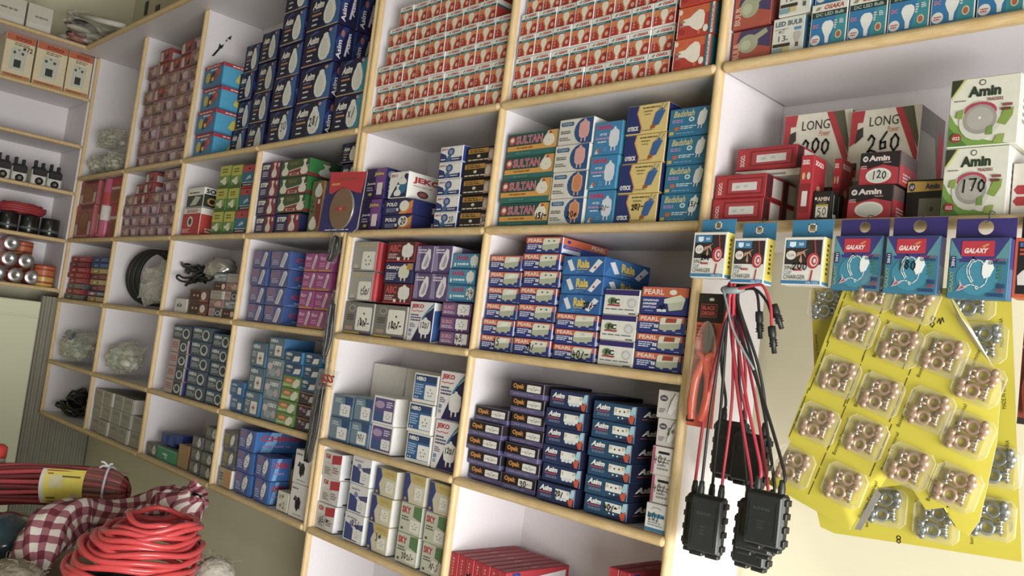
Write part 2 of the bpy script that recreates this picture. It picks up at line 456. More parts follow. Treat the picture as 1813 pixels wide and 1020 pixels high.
# shelving on the left wall, its front in the plane x = UX[0]
LZ = [2.482, 2.246, 2.011, 1.776, 1.534]
u0 = empty('shelving_unit', (0, 0, 0), 'narrow laminate shelving on the left wall with orange cartons on its upper shelf', 'shelving')
LX = UX[0]; LB = LX - .30
for z in LZ:
    m = MB(); m.box(LB, -1.2, z - .008, LX - .004, -.018, z + .008, LAM); o = m.build('shelf_board', u0)
    m = MB(); lip(m, (LX - .003, -1.2, z), (LX - .003, -.012, z), 'y'); m.build('edge_trim', o)
m = MB(); m.box(LB, -.016, LZ[-1] - .01, LX - .0095, -.003, TOPZ, LAM); o = m.build('side_panel', u0)
m = MB(); m.box(LB - .01, -1.2, LZ[-1] - .01, LB, -.003, TOPZ, LAM); m.build('back_panel', u0)
m = MB(); m.box(LB, -1.2, TOPZ, LX + .09, -.0855, TOPZ + .016, LAM); o = m.build('top_board', u0)
m = MB(); lip(m, (LX + .092, -1.2, TOPZ + .008), (LX + .092, -.09, TOPZ + .008), 'y'); m.build('edge_trim', o)

# under it: a pale cupboard front and a fluted panel
PX = LX - .02
cup = M('#dde0bd', .5, scale=4, var=.05)
a = atx(70, 560, PX); yb = a.y
cb = empty('floor_cupboard', (PX - .25, yb - .5, 0), 'pale green cupboard front under the left shelving', 'cupboard')
m = MB(); m.box(-.02, -.55, 0, .25, .5, 1.47, cup, .004); m.build('body', cb)
m = MB(); m.box(.25, -.54, 1.40, .256, .495, 1.468, cup, .002); m.build('top_rail', cb)
m = MB(); m.box(.25, -.54, .08, .256, .495, 1.393, cup, .002); m.build('door', cb)
m = MB()
flu = M('#8a8876', .6, scale=12, var=.10)
pts = []; n = 11; y0 = yb + .006; y1 = DEEP + .004
for i in range(n * 4 + 1):
    t = i / (n * 4); pts.append((PX - .012 + (.010) * (math.sin(t * n * 2 * math.pi)), y0 + (y1 - y0) * t))
vs = [(x, y, z) for x, y in pts for z in (0, 1.5)]
m.add(vs, [(2 * i, 2 * i + 2, 2 * i + 3, 2 * i + 1) for i in range(len(pts) - 1)], flu, True)
m.box(PX - .06, y0, 0, PX - .024, y1, 1.5, flu)
o = m.build('wall_panel'); struct(o)

# ------------------------------------------------------------------ printed cartons
W_, K_, R_ = '#e6e4de', '#17171a', '#b3262c'
NAVY, INK = '#1b194a', '#101012'
D = {}
def osaka_face(blue=False):
    return [('r', '#dd8244', 0, 0, 1, .66), ('p', '#b83227', 0, 0, 0, .38, .2, .44, .36, .22, .4, 0), ('p', '#b02a26', .62, 0, .64, .24, .8, .46, 1, .44, 1, 0),
            ('r', '#1f6d76', 0, .66, 1, .77), ('l', '#9cc3c4', .22, .685, .78, .745, 1), ('r', W_, 0, .77, 1, 1),
            ('p', '#5c7a52', .15, .83, .24, .83, .33, .93, .24, .93), ('t', R_, 'OSAKA', .37, .82, .9, .95, 'Bi'),
            ('bulb', '#e9e2d0', .32, .01, .70, .63), ('r', '#c9bda6', .44, .13, .58, .16), ('e', '#e2a48a', .85, .2, .1, .1), ('e', '#d98a70', .13, .4, .06, .05),
            ('e', '#d98a70', .15, .27, .06, .05), ('e', '#d98a70', .14, .14, .06, .05), ('e', '#e7a884', .8, .5, .07, .06), ('r', W_, 0, 0, .025, 1)]
D['osaka'] = (W_, {'F': osaka_face(), 'R': [('r', '#b83227', 0, 0, 1, .66), ('r', '#1f6d76', 0, .66, 1, .77), ('v', R_, 'OSAKA', .3, .1, .6, .9)], 'T': []})
D['osaka_red'] = ('#c23a28', {'F': [('p', '#d4622f', 0, .55, 1, .75, 1, 1, 0, 1), ('e', '#cf5a30', .2, .85, .12, .1), ('e', '#cf5a30', .5, .88, .1, .1), ('e', '#a92c22', .12, .2, .1, .1),
     ('bulbh', '#ebe3d2', .14, .16, .74, .86), ('r', '#8a9088', .06, .5, .2, .56), ('r', '#8a9088', .06, .36, .2, .42), ('e', '#ece5d6', .79, .2, .07, .12), ('e', '#e8d9b8', .06, .86, .05, .09),
     ('e', '#d8643a', .62, .1, .05, .07), ('r', '#f0e8dc', .0, 0, .02, 1), ('r', '#1f7480', .88, 0, .94, 1), ('r', W_, .94, 0, 1, 1), ('v', R_, 'OSAKA', .95, .1, .99, .9)],
     'R': [('r', '#1f7480', 0, 0, .5, 1), ('r', W_, .5, 0, 1, 1), ('v', R_, 'OSAKA', .62, .1, .9, .9)]})
def asim_bulb(side='#2f66a4', box=NAVY):
    return [('p', side, .62, .0, 1, 0, 1, 1, .86, .95, .74, .75, .62, .4), ('p', '#15123a', 0, 0, .4, 0, .6, .45, .78, .92, .7, 1, 0, 1), ('t', W_, 'Asim', .1, .62, .47, .84, 'Bi'),
            ('p', '#3a4f9a', .14, .86, .5, .96, .34, .99, .16, .9), ('l', '#c9905a', .12, .40, .42, .5, 1), ('l', W_, .15, .27, .38, .35, 1), ('l', W_, .15, .12, .36, .2, 1), ('l', '#8f8fb0', .13, .53, .4, .58, 1),
            ('dome', '#e3e4dc', .50, .08, .88, .86), ('dome', '#d5d7d0', .56, .14, .8, .7), ('e', '#c79a9a', .82, .9, .05, .05), ('r', '#b79b74', 0, -.0, 1, .035)]
D['asim'] = (NAVY, {'F': asim_bulb(), 'R': [('p', '#243c7c', 0, .55, .4, 1, .7, 1, .1, .2), ('p', '#15163c', .5, 0, 1, .5, 1, 0), ('v', W_, 'Asim', .1, .08, .36, .6), ('e', '#b06a5c', .35, .8, .1, .1), ('p', '#c9cad6', .55, .2, .66, .2, .8, .8, .7, .8),
    ('v', '#d0d0dc', 'Asim', .62, .3, .84, .86)], 'L': [('r', '#1b1b46', 0, 0, 1, 1)]})
D['asim_cyan'] = (NAVY, {'F': asim_bulb('#2c93ae'), 'R': D['asim'][1]['R']})
D['asim_narrow'] = (NAVY, {'F': asim_bulb('#3c5d9c'), 'R': D['asim'][1]['R']})
robots = [('r', '#2a7fae', 0, 0, 1, 1), ('r', '#a52a38', 0, .84, 1, 1), ('l', '#e6c8c4', .1, .87, .9, .97, 1), ('r', '#a52a38', 0, 0, 1, .04), ('e', '#c9b23c', .25, .45, .12, .24), ('p', '#b84040', .55, .2, .75, .4, .85, .75, .7, .85, .55, .6),
          ('p', '#2a2f58', .35, .15, .5, .2, .62, .6, .5, .7, .38, .5), ('e', '#d8c24a', .5, .34, .06, .1), ('l', '#cfe0ea', .35, .7, .7, .82, 1), ('e', '#c95a4a', .8, .6, .08, .12)]
D['robots'] = ('#2a7fae', {'F': robots, 'R': [('r', '#3a9cc4', .0, .05, 1, .84), ('r', '#a52a38', 0, .84, 1, 1), ('l', '#e6c8c4', .3, .87, .9, .97, 1), ('p', '#c9bf3a', .45, .3, .62, .2, .8, .35, .74, .6, .58, .66), ('p', '#b8a82e', .58, .62, .7, .62, .66, .72), ('e', '#a03c48', .9, .3, .12, .2)]})
pink = [('r', '#a8857c', .06, .1, .94, .9), ('p', '#8b5a58', .1, .1, .5, .1, .3, .5, .1, .6), ('p', '#c3a49a', .4, .3, .9, .2, .9, .7, .6, .85), ('l', '#6a3c42', .1, .72, .6, .86, 1), ('r', '#4f6a44', 0, 0, 1, .05)]
D['pink_small'] = ('#8a6b66', {'F': pink, 'R': [('r', '#7d5a5c', .05, .05, .95, .95)]})
D['pink_small_b'] = ('#94707a', {'F': [('r', '#a88c98', .08, .1, .92, .9), ('p', '#5d3a4c', .08, .1, .4, .1, .25, .7, .08, .8), ('e', '#cdb4ba', .6, .5, .25, .3), ('l', '#6c4658', .4, .76, .9, .88, 1)], 'R': [('r', '#5c4254', .05, .05, .95, .95)]})
D['loose_red'] = ('#8a3a38', {'F': [('p', '#c9b9b4', .05, .1, .4, .1, .3, .9, .05, .8), ('p', '#26264a', .5, .2, .9, .2, .9, .6), ('p', '#b8623c', .4, .55, .8, .6, .7, .95)], 'R': [('r', '#a8a2a6', .1, .1, .9, .7)]})
D['sogo_white'] = ('#dedbd2', {'F': [('r', '#2a3a2e', .0, .0, 1, .6), ('p', '#b9bdb0', .2, .06, .6, .1, .85, .5, .5, .56), ('l', '#4a4a46', .1, .68, .9, .8, 1)], 'R': [('r', '#1f2d22', 0, 0, 1, .66), ('t', K_, 'SOGO', .06, .7, .98, .95, 'B'), ('e', '#b98a3c', .35, .3, .2, .2), ('e', '#26261f', .35, .3, .12, .12), ('p', '#a7ad9c', .6, .05, .95, .05, .95, .45, .7, .5)]})
D['sogo_red'] = ('#dcd9d0', {'F': [('r', '#b8282c', 0, 0, 1, .8), ('t', '#a32a2c', 'SOGO', .2, .83, .8, .96), ('e', '#d9d4c8', .45, .5, .16, .2), ('e', '#3a3a34', .45, .5, .09, .13), ('l', '#e3c0b8', .06, .08, .5, .24, 3)], 'R': [('r', '#b8362e', 0, 0, 1, .78), ('p', '#c9833c', .6, .3, 1, .4, 1, .7, .8, .6), ('l', '#e6d6c8', .2, .1, .9, .3, 2)]})
D['green_bulb'] = ('#5f8a2c', {'F': [('r', '#b9b436', .0, .55, 1, 1), ('p', '#39601f', 0, 0, 1, 0, 1, .2, 0, .1), ('l', '#5d6a1c', .2, .66, .85, .9, 2), ('bulbh', '#dad8c0', .12, .12, .7, .5), ('e', '#8aa04a', .75, .4, .12, .14)], 'R': [('r', '#2f7a3a', 0, 0, 1, 1), ('p', '#5aa03c', 0, .2, .5, 0, 1, .5, 1, .8)]})
D['blue_red_small'] = ('#b3343a', {'F': [('r', '#2a6a8a', 0, .16, 1, .7), ('r', '#1a2138', 0, .04, 1, .2), ('p', '#9fc3c8', .3, .32, .7, .42, .62, .56, .4, .46), ('r', '#d8dcd8', .08, .2, .92, .225), ('l', W_, .15, .08, .8, .14, 1), ('e', '#5a1a28', .5, .84, .08, .05)], 'R': [('r', '#842a34', 0, 0, 1, 1)]})
def step():
    return [('r', '#2b2b56', 0, 0, .5, 1), ('r', '#8d2a38', .5, 0, 1, 1), ('t', W_, 'STEP', .06, .6, .46, .86, 'B'), ('l', '#c3c3d2', .1, .14, .42, .48, 3), ('bell', '#d8d4c6', .58, .06, .86, .94), ('r', '#d8c9c2', .88, .68, .96, .9), ('r', '#3b2a54', .5, 0, .53, 1)]
D['step'] = ('#2b2b56', {'F': step(), 'R': [('r', '#26265a', 0, 0, 1, 1), ('bell', '#c7c3ba', .5, .1, .9, .9)]})
D['green_lamp'] = ('#2f5a34', {'F': [('r', '#3d5430', 0, 0, 1, 1), ('p', '#8c2c30', .25, 0, 1, 0, 1, .5, .25, .28), ('p', '#cfc9b4', .25, .28, 1, .54, 1, .6, .25, .34), ('bell', '#d8d6c6', .04, .06, .3, .9), ('bell', '#dcd9ca', .72, .06, 1, .96), ('l', '#8f7a44', .34, .66, .68, .86, 2), ('r', '#d8cfc0', .36, .06, .68, .2), ('r', '#8c2c30', .4, .08, .64, .18)],
     'R': [('r', '#257a38', 0, .0, .5, 1), ('r', '#1f4a2a', .5, 0, 1, 1), ('p', '#852830', 0, 0, 1, 0, 1, .06, 0, .2), ('bell', '#b9bdb2', .24, .08, .62, .86), ('e', '#7d4a4c', .43, .86, .1, .06)]})
D['green_lamp_tall'] = ('#8f6a3c', {'F': [('r', '#5b6a3a', 0, .0, .5, 1), ('r', '#8c2c30', .55, .1, 1, .9), ('dome', '#d8d6ca', .3, .68, 1.0, .96), ('dome', '#d8d6ca', .1, .03, .8, .3), ('r', '#e0d6ca', .7, .55, .9, .64), ('l', '#4a4a2a', .1, .36, .4, .64, 3)], 'R': [('r', '#9a7546', .0, 0, 1, 1), ('r', '#c9a56a', .0, 0, .1, 1)]})
D['purple_phone'] = ('#4a2a66', {'F': [('r', '#7d4a8e', .5, .3, 1, 1), ('r', '#2a2450', 0, 0, .5, 1), ('t', '#c9b83a', 'Jaba', .4, .74, .9, .88, 'B'), ('t', W_, 'Jumb', .08, .44, .52, .54), ('r', '#d8d4d2', .62, .12, .9, .52), ('e', '#b9a83a', .3, .14, .1, .05), ('l', '#b9a9c6', .1, .24, .48, .4, 2)], 'R': [('r', '#1e2a66', 0, 0, 1, 1), ('e', '#a9b3d0', .4, .8, .3, .14), ('l', '#d0d6e6', .2, .2, .8, .6, 3)]})
D['jeko_flat'] = ('#e4e2dc', {'F': [('p', '#26305c', .1, 0, 1, 0, 1, .9, .75, .95, .4, .5), ('p', '#e4e2dc', 0, 0, .1, 0, .4, .5, .75, .95, .6, 1, 0, 1), ('e', '#2a6f9a', .78, .45, .2, .3), ('bell', '#e3e3de', .3, .05, .7, .5), ('bell', '#dfe0da', .5, .5, .95, .95), ('t', R_, 'JEKO', .05, .78, .42, .92)],
     'R': [('t', R_, 'JEKO', .12, .58, .88, .86, 'B'), ('l', '#b3666a', .12, .48, .86, .53, 1), ('e', '#6a3038', .42, .22, .16, .14), ('e', '#8a5a58', .42, .22, .1, .08)]})
D['polo'] = ('#2a2a5c', {'F': [('p', '#d98a2c', .55, 0, 1, 0, 1, .95, .7, .6), ('p', '#c9602c', .8, 0, 1, .0, 1, .5), ('e', '#e2e0d6', .72, .55, .16, .38), ('t', W_, 'POLO', .12, .55, .48, .82, 'B'), ('l', '#8d93b8', .12, .12, .46, .42, 3), ('r', '#d8d4cc', .46, .2, .54, .4)], 'R': [('r', '#1d2660', 0, 0, 1, 1), ('t', '#d6d8e2', 'PO', .35, .25, .95, .7, 'B')]})
D['two_pin_blue'] = ('#dcdcdc', {'F': [('p', '#2c3670', 0, .0, .42, 0, .24, .5, .0, .66), ('p', '#2c3670', .4, 0, 1, 0, 1, .3, .52, .26), ('e', '#2a3f80', .48, .66, .15, .26), ('e', '#7d94b8', .48, .66, .09, .16), ('p', '#3a6a9a', .36, .4, .52, .5, .5, .06, .3, .02), ('plug', '#e2e2de', .64, .26, .96, .98), ('t', '#a84a44', 'JEKO', .05, .74, .34, .9), ('l', W_, .06, .1, .26, .24, 1), ('l', W_, .56, .1, .9, .2, 1)],
     'R': [('r', '#24408c', 0, 0, 1, 1), ('l', '#c9a04a', .2, .5, .9, .8, 2)]})
D['gold_black'] = ('#241c18', {'F': [('r', '#b8862c', .04, .62, .74, .94), ('l', '#3a2a14', .1, .66, .7, .9, 2), ('e', '#d3ccbc', .42, .42, .06, .1), ('l', '#cfc6b4', .06, .1, .8, .24, 1), ('r', '#b08f84', .76, .04, 1, .86), ('e', '#d2c4b8', .88, .45, .1, .3)], 'R': [('r', '#2a2220', 0, 0, 1, 1)]})
D['silver_red'] = ('#8d8c88', {'F': [('r', '#9a9992', 0, 0, 1, 1), ('t', '#c9b03a', 'flexipower', .2, .8, .95, .94, 'i'), ('sock', '#dcdad0', .4, .03, .96, .66), ('l', '#c9c7be', .08, .08, .3, .2, 2), ('r', '#6a6a66', .04, .02, .36, .06)], 'R': [('r', '#b8202c', 0, 0, 1, 1), ('r', '#d8606a', .1, 0, .2, 1), ('r', '#2a2a26', .6, .2, .9, .9)]})
D['grey_sock'] = ('#6e6c66', {'F': [('r', '#777570', 0, .06, 1, 1), ('r', '#c9b13a', .0, .0, .6, .05), ('r', '#4c3a66', .6, 0, 1, .05), ('e', '#9a9892', .25, .82, .13, .12), ('e', '#6e6c68', .25, .82, .09, .08), ('sock', '#e0ded4', .42, .12, .97, .88), ('l', '#4f4d48', .08, .42, .34, .62, 3), ('r', '#a58a80', .06, .12, .34, .24)], 'R': [('r', '#8d8b86', 0, 0, 1, 1), ('r', '#d0cec6', .0, 0, .12, 1)]})
D['abc'] = ('#5c2028', {'F': [('t', '#c04a44', 'ABC', .06, .5, .48, .88, 'B'), ('plug', '#dcdad4', .54, .08, .96, .96), ('l', '#d8b8b4', .06, .14, .44, .42, 3), ('r', '#e0d8d0', .4, .06, .5, .22), ('r', '#c02e34', 0, 0, 1, .05)], 'R': [('r', '#7a2028', 0, 0, 1, 1)]})
D['century'] = ('#26285a', {'F': [('t', W_, 'Century', .04, .62, .52, .88, 'Bi'), ('plug', '#d2d2b8', .5, .08, .9, .94), ('r', '#b8862c', .8, .66, 1, .98), ('l', '#c9c9d8', .06, .1, .46, .5, 4)], 'R': [('r', '#1c1e48', 0, 0, 1, 1)]})
D['purple_lens'] = ('#5c4a78', {'F': [('p', '#8d80a8', .0, 0, .3, 0, .2, 1, 0, 1), ('p', '#dcd8dc', .4, .12, .62, .08, .8, .2, .9, .55, .86, .86, .7, .9, .5, .6, .38, .3), ('p', '#a8a2b0', .5, .2, .7, .2, .8, .5, .7, .7), ('l', '#d8d0e0', .1, .7, .6, .9, 2), ('r', '#4a3a70', 0, 0, 1, .04)], 'R': [('r', '#7a6a98', 0, 0, 1, 1), ('r', '#d8d6dc', 0, 0, .2, 1)]})
D['jeko_tall'] = ('#dcd8da', {'F': [('p', '#241f54', .2, 0, 1, 0, 1, .9, .72, .72, .45, .4), ('p', '#2a86a8', .46, .42, .74, .74, 1, .94, 1, 1, .8, .86, .56, .62), ('t', R_, 'JEKO', .06, .82, .58, .95, 'B'), ('p', '#c0565a', .06, .79, .2, .77, .3, .79, .42, .77, .56, .79, .56, .77, .42, .75, .3, .77, .2, .75, .06, .77), ('l', '#4a4a6a', .07, .5, .5, .7, 3), ('l', '#6a6a86', .07, .34, .3, .46, 3),
     ('r', '#6f86a8', .06, .22, .18, .3), ('r', '#8da0b8', .06, .12, .18, .19), ('plug', '#dddbd8', .46, .1, .96, .62), ('e', '#c9a04a', .62, .1, .03, .03)], 'R': [('p', '#2c5a9a', 0, 0, 1, .2, 1, .9, 0, .8)]})
D['sahar_flat'] = ('#2f7fa8', {'F': [('r', '#3a8fb4', 0, 0, 1, 1), ('t', '#b0345c', 'SAHAR', .12, .58, .62, .92, 'B'), ('r', W_, .08, .16, .14, .4), ('l', '#d6e6ec', .2, .2, .7, .44, 1), ('plug', '#dcdedc', .7, .06, 1.0, .96), ('r', '#2a5a86', 0, 0, 1, .08)], 'R': [('r', '#2a6a98', 0, 0, 1, 1)]})
D['purple_three'] = ('#5c3a6c', {'F': [('r', '#7d5a86', 0, .1, .5, .95), ('t', '#c98a9c', 'EURO', .06, .5, .42, .8, 'B'), ('l', '#cdbcd0', .06, .16, .5, .4, 2), ('sock', '#e0dedc', .55, .14, .97, .92), ('r', '#e0dcd8', .62, .04, .66, .14), ('r', '#e0dcd8', .78, .04, .82, .14)], 'R': [('r', '#4c2a60', 0, 0, 1, 1)]})
D['bluegrey_sock'] = ('#5d7486', {'F': [('r', '#6f8898', 0, .06, .66, .94), ('p', '#2a4f7c', .62, .6, 1, .6, 1, 1, .55, 1), ('sock', '#dedfdc', .38, .1, .9, .64), ('l', '#b9c9d2', .08, .68, .46, .88, 2), ('r', '#2f5684', .0, 0, 1, .06)], 'R': [('r', '#5a7a98', 0, 0, 1, 1)], 'T': [('r', '#8da0ac', 0, 0, 1, 1)]})
D['white_purple'] = ('#dddbd6', {'F': [('r', '#5c4f86', .05, .06, .95, .94), ('p', '#3a5488', .05, .06, .6, .06, .5, .4, .05, .44), ('e', '#a890b4', .3, .7, .22, .14), ('sock', '#dcdad8', .52, .12, .92, .5), ('l', '#d6cfe0', .6, .62, .9, .86, 3)], 'R': [], 'T': []})
D['plain_white'] = ('#d6d3ca', {'F': [('r', '#cfccc2', .02, .02, .98, .1)], 'R': [], 'T': [('r', '#d0cdc4', .02, .47, .98, .53)]})
D['hero'] = ('#dcdbd4', {'F': [('r', '#2a5c94', .04, .1, .96, .96), ('r', '#22406c', .04, .72, .96, .96), ('t', W_, 'HERO', .1, .76, .5, .9, 'B'), ('l', '#9cc0dc', .08, .26, .42, .66, 5), ('sock', '#dfe1de', .5, .12, .97, .64), ('r', W_, .1, .14, .14, .2), ('r', W_, .2, .14, .24, .2)], 'R': [], 'T': []})
D['km'] = ('#c9c8c2', {'F': [('r', '#bcbab2', .06, .04, .6, .6), ('p', '#b3303a', .48, .54, 1.0, .62, 1.0, .98, .46, .9), ('t', '#b04a4c', 'KM', .1, .72, .36, .92, 'B'), ('l', '#8f6a6a', .58, .18, .9, .46, 3), ('l', '#77756e', .12, .1, .46, .4, 4)], 'R': [('r', '#dcdde0', 0, 0, 1, 1), ('r', '#26262a', .1, .02, .9, .08), ('p', '#9cc3cc', .2, .2, .8, .25, .8, .6, .2, .55), ('t', '#4a6a8a', 'KM', .2, .66, .8, .8)]})
D['navy_white_sock'] = ('#d2d2d0', {'F': [('p', '#39477c', .05, .04, .75, .04, .6, .4, .3, .6, .05, .66), ('p', '#4a4f78', .5, .62, 1, .72, 1, .5, .7, .44), ('l', '#9a86a0', .12, .8, .66, .9, 1), ('sock', '#d9d8d2', .5, .08, .9, .5), ('e', '#7d80a8', .4, .66, .1, .1)], 'R': [('r', '#d5d7da', 0, 0, 1, 1)]})
D['yellow_sock'] = ('#c4bda0', {'F': [('p', '#35407c', .0, .0, .3, .0, .18, .4, .3, .7, .2, 1, 0, 1), ('p', '#b9a85c', .22, 1, .32, .7, 1, .66, 1, 1), ('r', '#c9c4ae', .5, .1, 1, .6), ('l', '#b3883c', .44, .8, .95, .92, 2), ('sock', '#d9d6c6', .54, .16, .9, .56), ('e', '#b9943c', .12, .1, .06, .05)], 'R': [('r', '#d6d6ce', 0, 0, 1, 1)]})
D['sky'] = ('#b9bca6', {'F': [('p', '#567a4c', .6, .6, 1, .5, 1, 1, .62, .98), ('t', '#b3303a', 'SKY', .06, .66, .48, .9, 'B'), ('l', '#5c5f52', .08, .4, .5, .58, 2), ('sock', '#d3d3c4', .5, .08, .96, .5), ('r', '#4a4c44', .1, .08, .2, .16)], 'R': [('r', '#d3d5cd', 0, 0, 1, 1), ('p', '#b8bdb4', .2, 0, .8, 0, .6, 1, .4, 1)], 'T': [('r', '#c9cbbc', 0, 0, 1, 1)]})
D['sultan'] = ('#276a62', {'F': [('r', '#d69a38', 0, .22, 1, .44), ('p', '#d69a38', .66, .22, 1, .22, 1, 1, .82, 1), ('p', '#1f4a48', 0, .44, .68, .44, .8, .98, 0, .98), ('t', '#d8a0a8', 'SULTAN', .17, .51, .72, .9, 'B'), ('t', '#b32c4c', 'SULTAN', .18, .53, .71, .88, ''), ('e', '#c9463c', .09, .7, .065, .2), ('e', '#e0cfc0', .09, .72, .04, .1),
     ('l', '#8a5a1c', .2, .28, .66, .38, 1), ('l', '#5a938a', .2, .06, .6, .14, 1), ('dome', '#dcd6c6', .74, .3, .97, .94), ('p', '#b3302c', .83, .84, .92, .84, .88, .97), ('e', '#b9b4a6', .86, .56, .02, .03)], 'R': [('r', '#c98f34', 0, 0, 1, 1)]})
D['carpo'] = ('#cfcdc4', {'F': [('e', '#1f4f86', .82, .5, .36, .54), ('r', '#1f4f86', .82, 0, 1, 1), ('r', '#1f5a86', .08, .74, .4, .9), ('e', '#1f5a86', .08, .82, .03, .08), ('e', '#1f5a86', .4, .82, .03, .08), ('t', '#d3dfe6', 'Carpo', .1, .76, .38, .88, 'i'), ('l', '#55554f', .06, .42, .4, .56, 2), ('l', '#77756e', .04, .14, .38, .3, 2), ('plug', '#d0a0a0', .6, .06, .92, .96), ('plug', '#d89a94', .64, .14, .88, .9)],
     'R': [('r', '#d6d4cc', 0, 0, 1, 1)], 'T': [('r', '#d0cec6', 0, 0, 1, 1)]})
D['carpo_orange'] = ('#cfcdc4', {'F': D['carpo'][1]['F'][:-2] + [('plug', '#d39a74', .6, .06, .92, .96), ('plug', '#c97f52', .64, .14, .88, .9)], 'R': D['carpo'][1]['R'], 'T': D['carpo'][1]['T']})
D['sahar'] = ('#2a86b4', {'F': [('r', '#2f7fb4', .03, .03, .97, .97), ('t', '#c02c50', 'SAHAR', .08, .78, .62, .93, 'B'), ('t', W_, 'HP 555', .2, .6, .46, .67), ('l', '#c086b0', .06, .46, .6, .56, 1), ('l', W_, .14, .37, .52, .43, 1), ('plug', '#cfd6e0', .56, .1, .94, .84), ('p', '#c9d0dc', .06, .04, .2, .04, .26, .16, .16, .2), ('e', '#a06a50', .22, .14, .06, .07), ('l', '#5fa0c4', .4, .1, .54, .24, 2)], 'R': [('r', '#3a9cc8', 0, 0, 1, 1)], 'T': [('r', '#3a9cc8', 0, 0, 1, 1)]})
D['oteck'] = ('#d6bc6c', {'F': [('p', '#20306e', 0, 0, .36, 0, .38, .2, .3, .5, .24, .72, .28, 1, 0, 1), ('p', '#c9803c', .36, 0, .385, 0, .405, .2, .325, .5, .265, .72, .305, 1, .28, 1, .24, .72, .3, .5, .38, .2), ('t', W_, 'OTECK', .04, .1, .32, .26, 'B'), ('l', '#5a4f2c', .38, .85, .8, .93, 1), ('l', '#7d6f40', .42, .72, .66, .8, 1), ('l', '#7d6f40', .44, .62, .62, .68, 1),
     ('p', '#2f5f9c', .68, .18, .82, .24, .95, .72, .86, .84, .72, .68, .66, .3), ('p', '#a09a78', .78, .74, .81, .74, .9, .98, .87, .98), ('p', '#a09a78', .88, .72, .91, .72, .99, .95, .96, .95), ('p', '#9c4f2c', .62, .1, .74, .14, .72, .26, .64, .24), ('l', '#7a6a3c', .42, .06, .8, .1, 1)], 'R': [('r', '#1f2c66', 0, 0, 1, 1), ('t', W_, 'OT', .15, .1, .7, .3, 'B'), ('p', '#d6bc6c', .5, .6, 1, .5, 1, 1, .6, 1)], 'T': [('r', '#d6bc6c', 0, 0, 1, 1)]})
D['badshah'] = ('#1f7298', {'F': [('t', '#c9c07a', 'Badshah', .08, .7, .62, .94, 'bi'), ('l', '#b88ac0', .06, .48, .42, .62, 2), ('e', '#c9dfe0', .56, .58, .07, .09), ('e', '#4a8a96', .56, .58, .04, .05), ('e', '#b8643c', .2, .26, .07, .08), ('l', '#bfd6e0', .3, .22, .7, .36, 2), ('r', '#c9a83c', .02, .04, .13, .16), ('l', '#8ec0d0', .2, .06, .8, .1, 1), ('plugt', '#d9dcd8', .68, .2, .98, .94), ('r', '#2c84a8', 0, .0, .012, 1)], 'R': [('r', '#2a7fa4', 0, 0, 1, 1)], 'T': [('r', '#2a7fa4', 0, 0, 1, 1)]})
def pearl(kind, lines=3, c='#d6d8c6'):
    return [('r', '#cf6238', 0, .62, 1, 1), ('r', '#27357c', 0, 0, 1, .62), ('t', '#e6ddd2', 'PEARL', .05, .69, .46, .93, 'b'), ('l', '#ccd2e4', .05, .2, .36, .56, lines), ('r', '#d6d8dc', .37, .3, .46, .5), ('h', INK, '/', .385, .34, .45, .54, .012), ('r', '#c9cede', .34, .1, .46, .18), ('mod', c, .48, .1, .97, .93, kind), ('l', '#bcc3dc', .86, .03, .97, .09, 1)]
def pearl_side():
    return [('r', '#cf6238', 0, .55, 1, 1), ('r', '#3a57a0', 0, 0, 1, .55), ('t', '#e2d3c4', 'PEARL', .64, .66, .96, .92), ('e', '#27357c', .14, .78, .04, .1), ('r', '#d3d7e4', .02, .06, .4, .3), ('l', '#b05a6a', .08, .34, .42, .5, 1), ('r', '#d8dce6', 0, 0, .02, 1)]
for nm, kd in (('rock', 'rock'), ('two', 'two'), ('bell', 'dot'), ('red', 'red')):
    D['pearl_' + nm] = ('#27357c', {'F': pearl(kd), 'R': pearl_side(), 'T': [('r', '#cf6238', 0, 0, 1, 1)]})
D['pearl_dim'] = ('#27357c', {'F': [('r', '#cf6238', 0, .64, 1, 1), ('r', '#27357c', 0, 0, 1, .64), ('t', '#e6ddd2', 'PEARL', .04, .72, .48, .92, 'b'), ('t', '#d8dcec', 'DIAMOND', .03, .46, .38, .54, 'Bi'), ('t', '#d8dcec', 'DIMMER', .03, .33, .34, .41, 'Bi'), ('t', '#d8dcec', 'SWITCH', .03, .2, .34, .28, 'Bi'), ('r', '#d8dce0', .36, .08, .56, .18), ('p', '#d3d8c2', .5, .56, .84, .74, .95, .6, .9, .2, .62, .12, .58, .4, .5, .4), ('p', '#b9c0a6', .58, .4, .9, .5, .9, .2, .62, .12), ('e', '#dfe3d2', .68, .82, .08, .1), ('l', '#c3cae0', .1, .08, .3, .12, 1)], 'R': pearl_side(), 'T': [('r', '#cf6238', 0, 0, 1, 1)]})
raia = [('r', '#1f5c9c', 0, 0, 1, 1), ('p', '#2a6fae', 0, 0, .4, 0, .6, 1, .2, 1), ('t', '#d6b83a', 'Raia', .36, .36, .66, .86, 'B'), ('r', '#c9a83a', .36, .26, .64, .3), ('p', '#d6dade', .1, .75, .2, .85, .32, .25, .22, .16), ('p', '#d6dade', .66, .2, .76, .1, .97, .72, .86, .88), ('e', '#b0444a', .8, .4, .03, .07), ('l', '#6fa4d0', .36, .1, .62, .16, 1)]
D['raia'] = ('#1f5c9c', {'F': raia, 'R': raia, 'T': [('r', '#2a66a8', 0, 0, 1, 1)]})
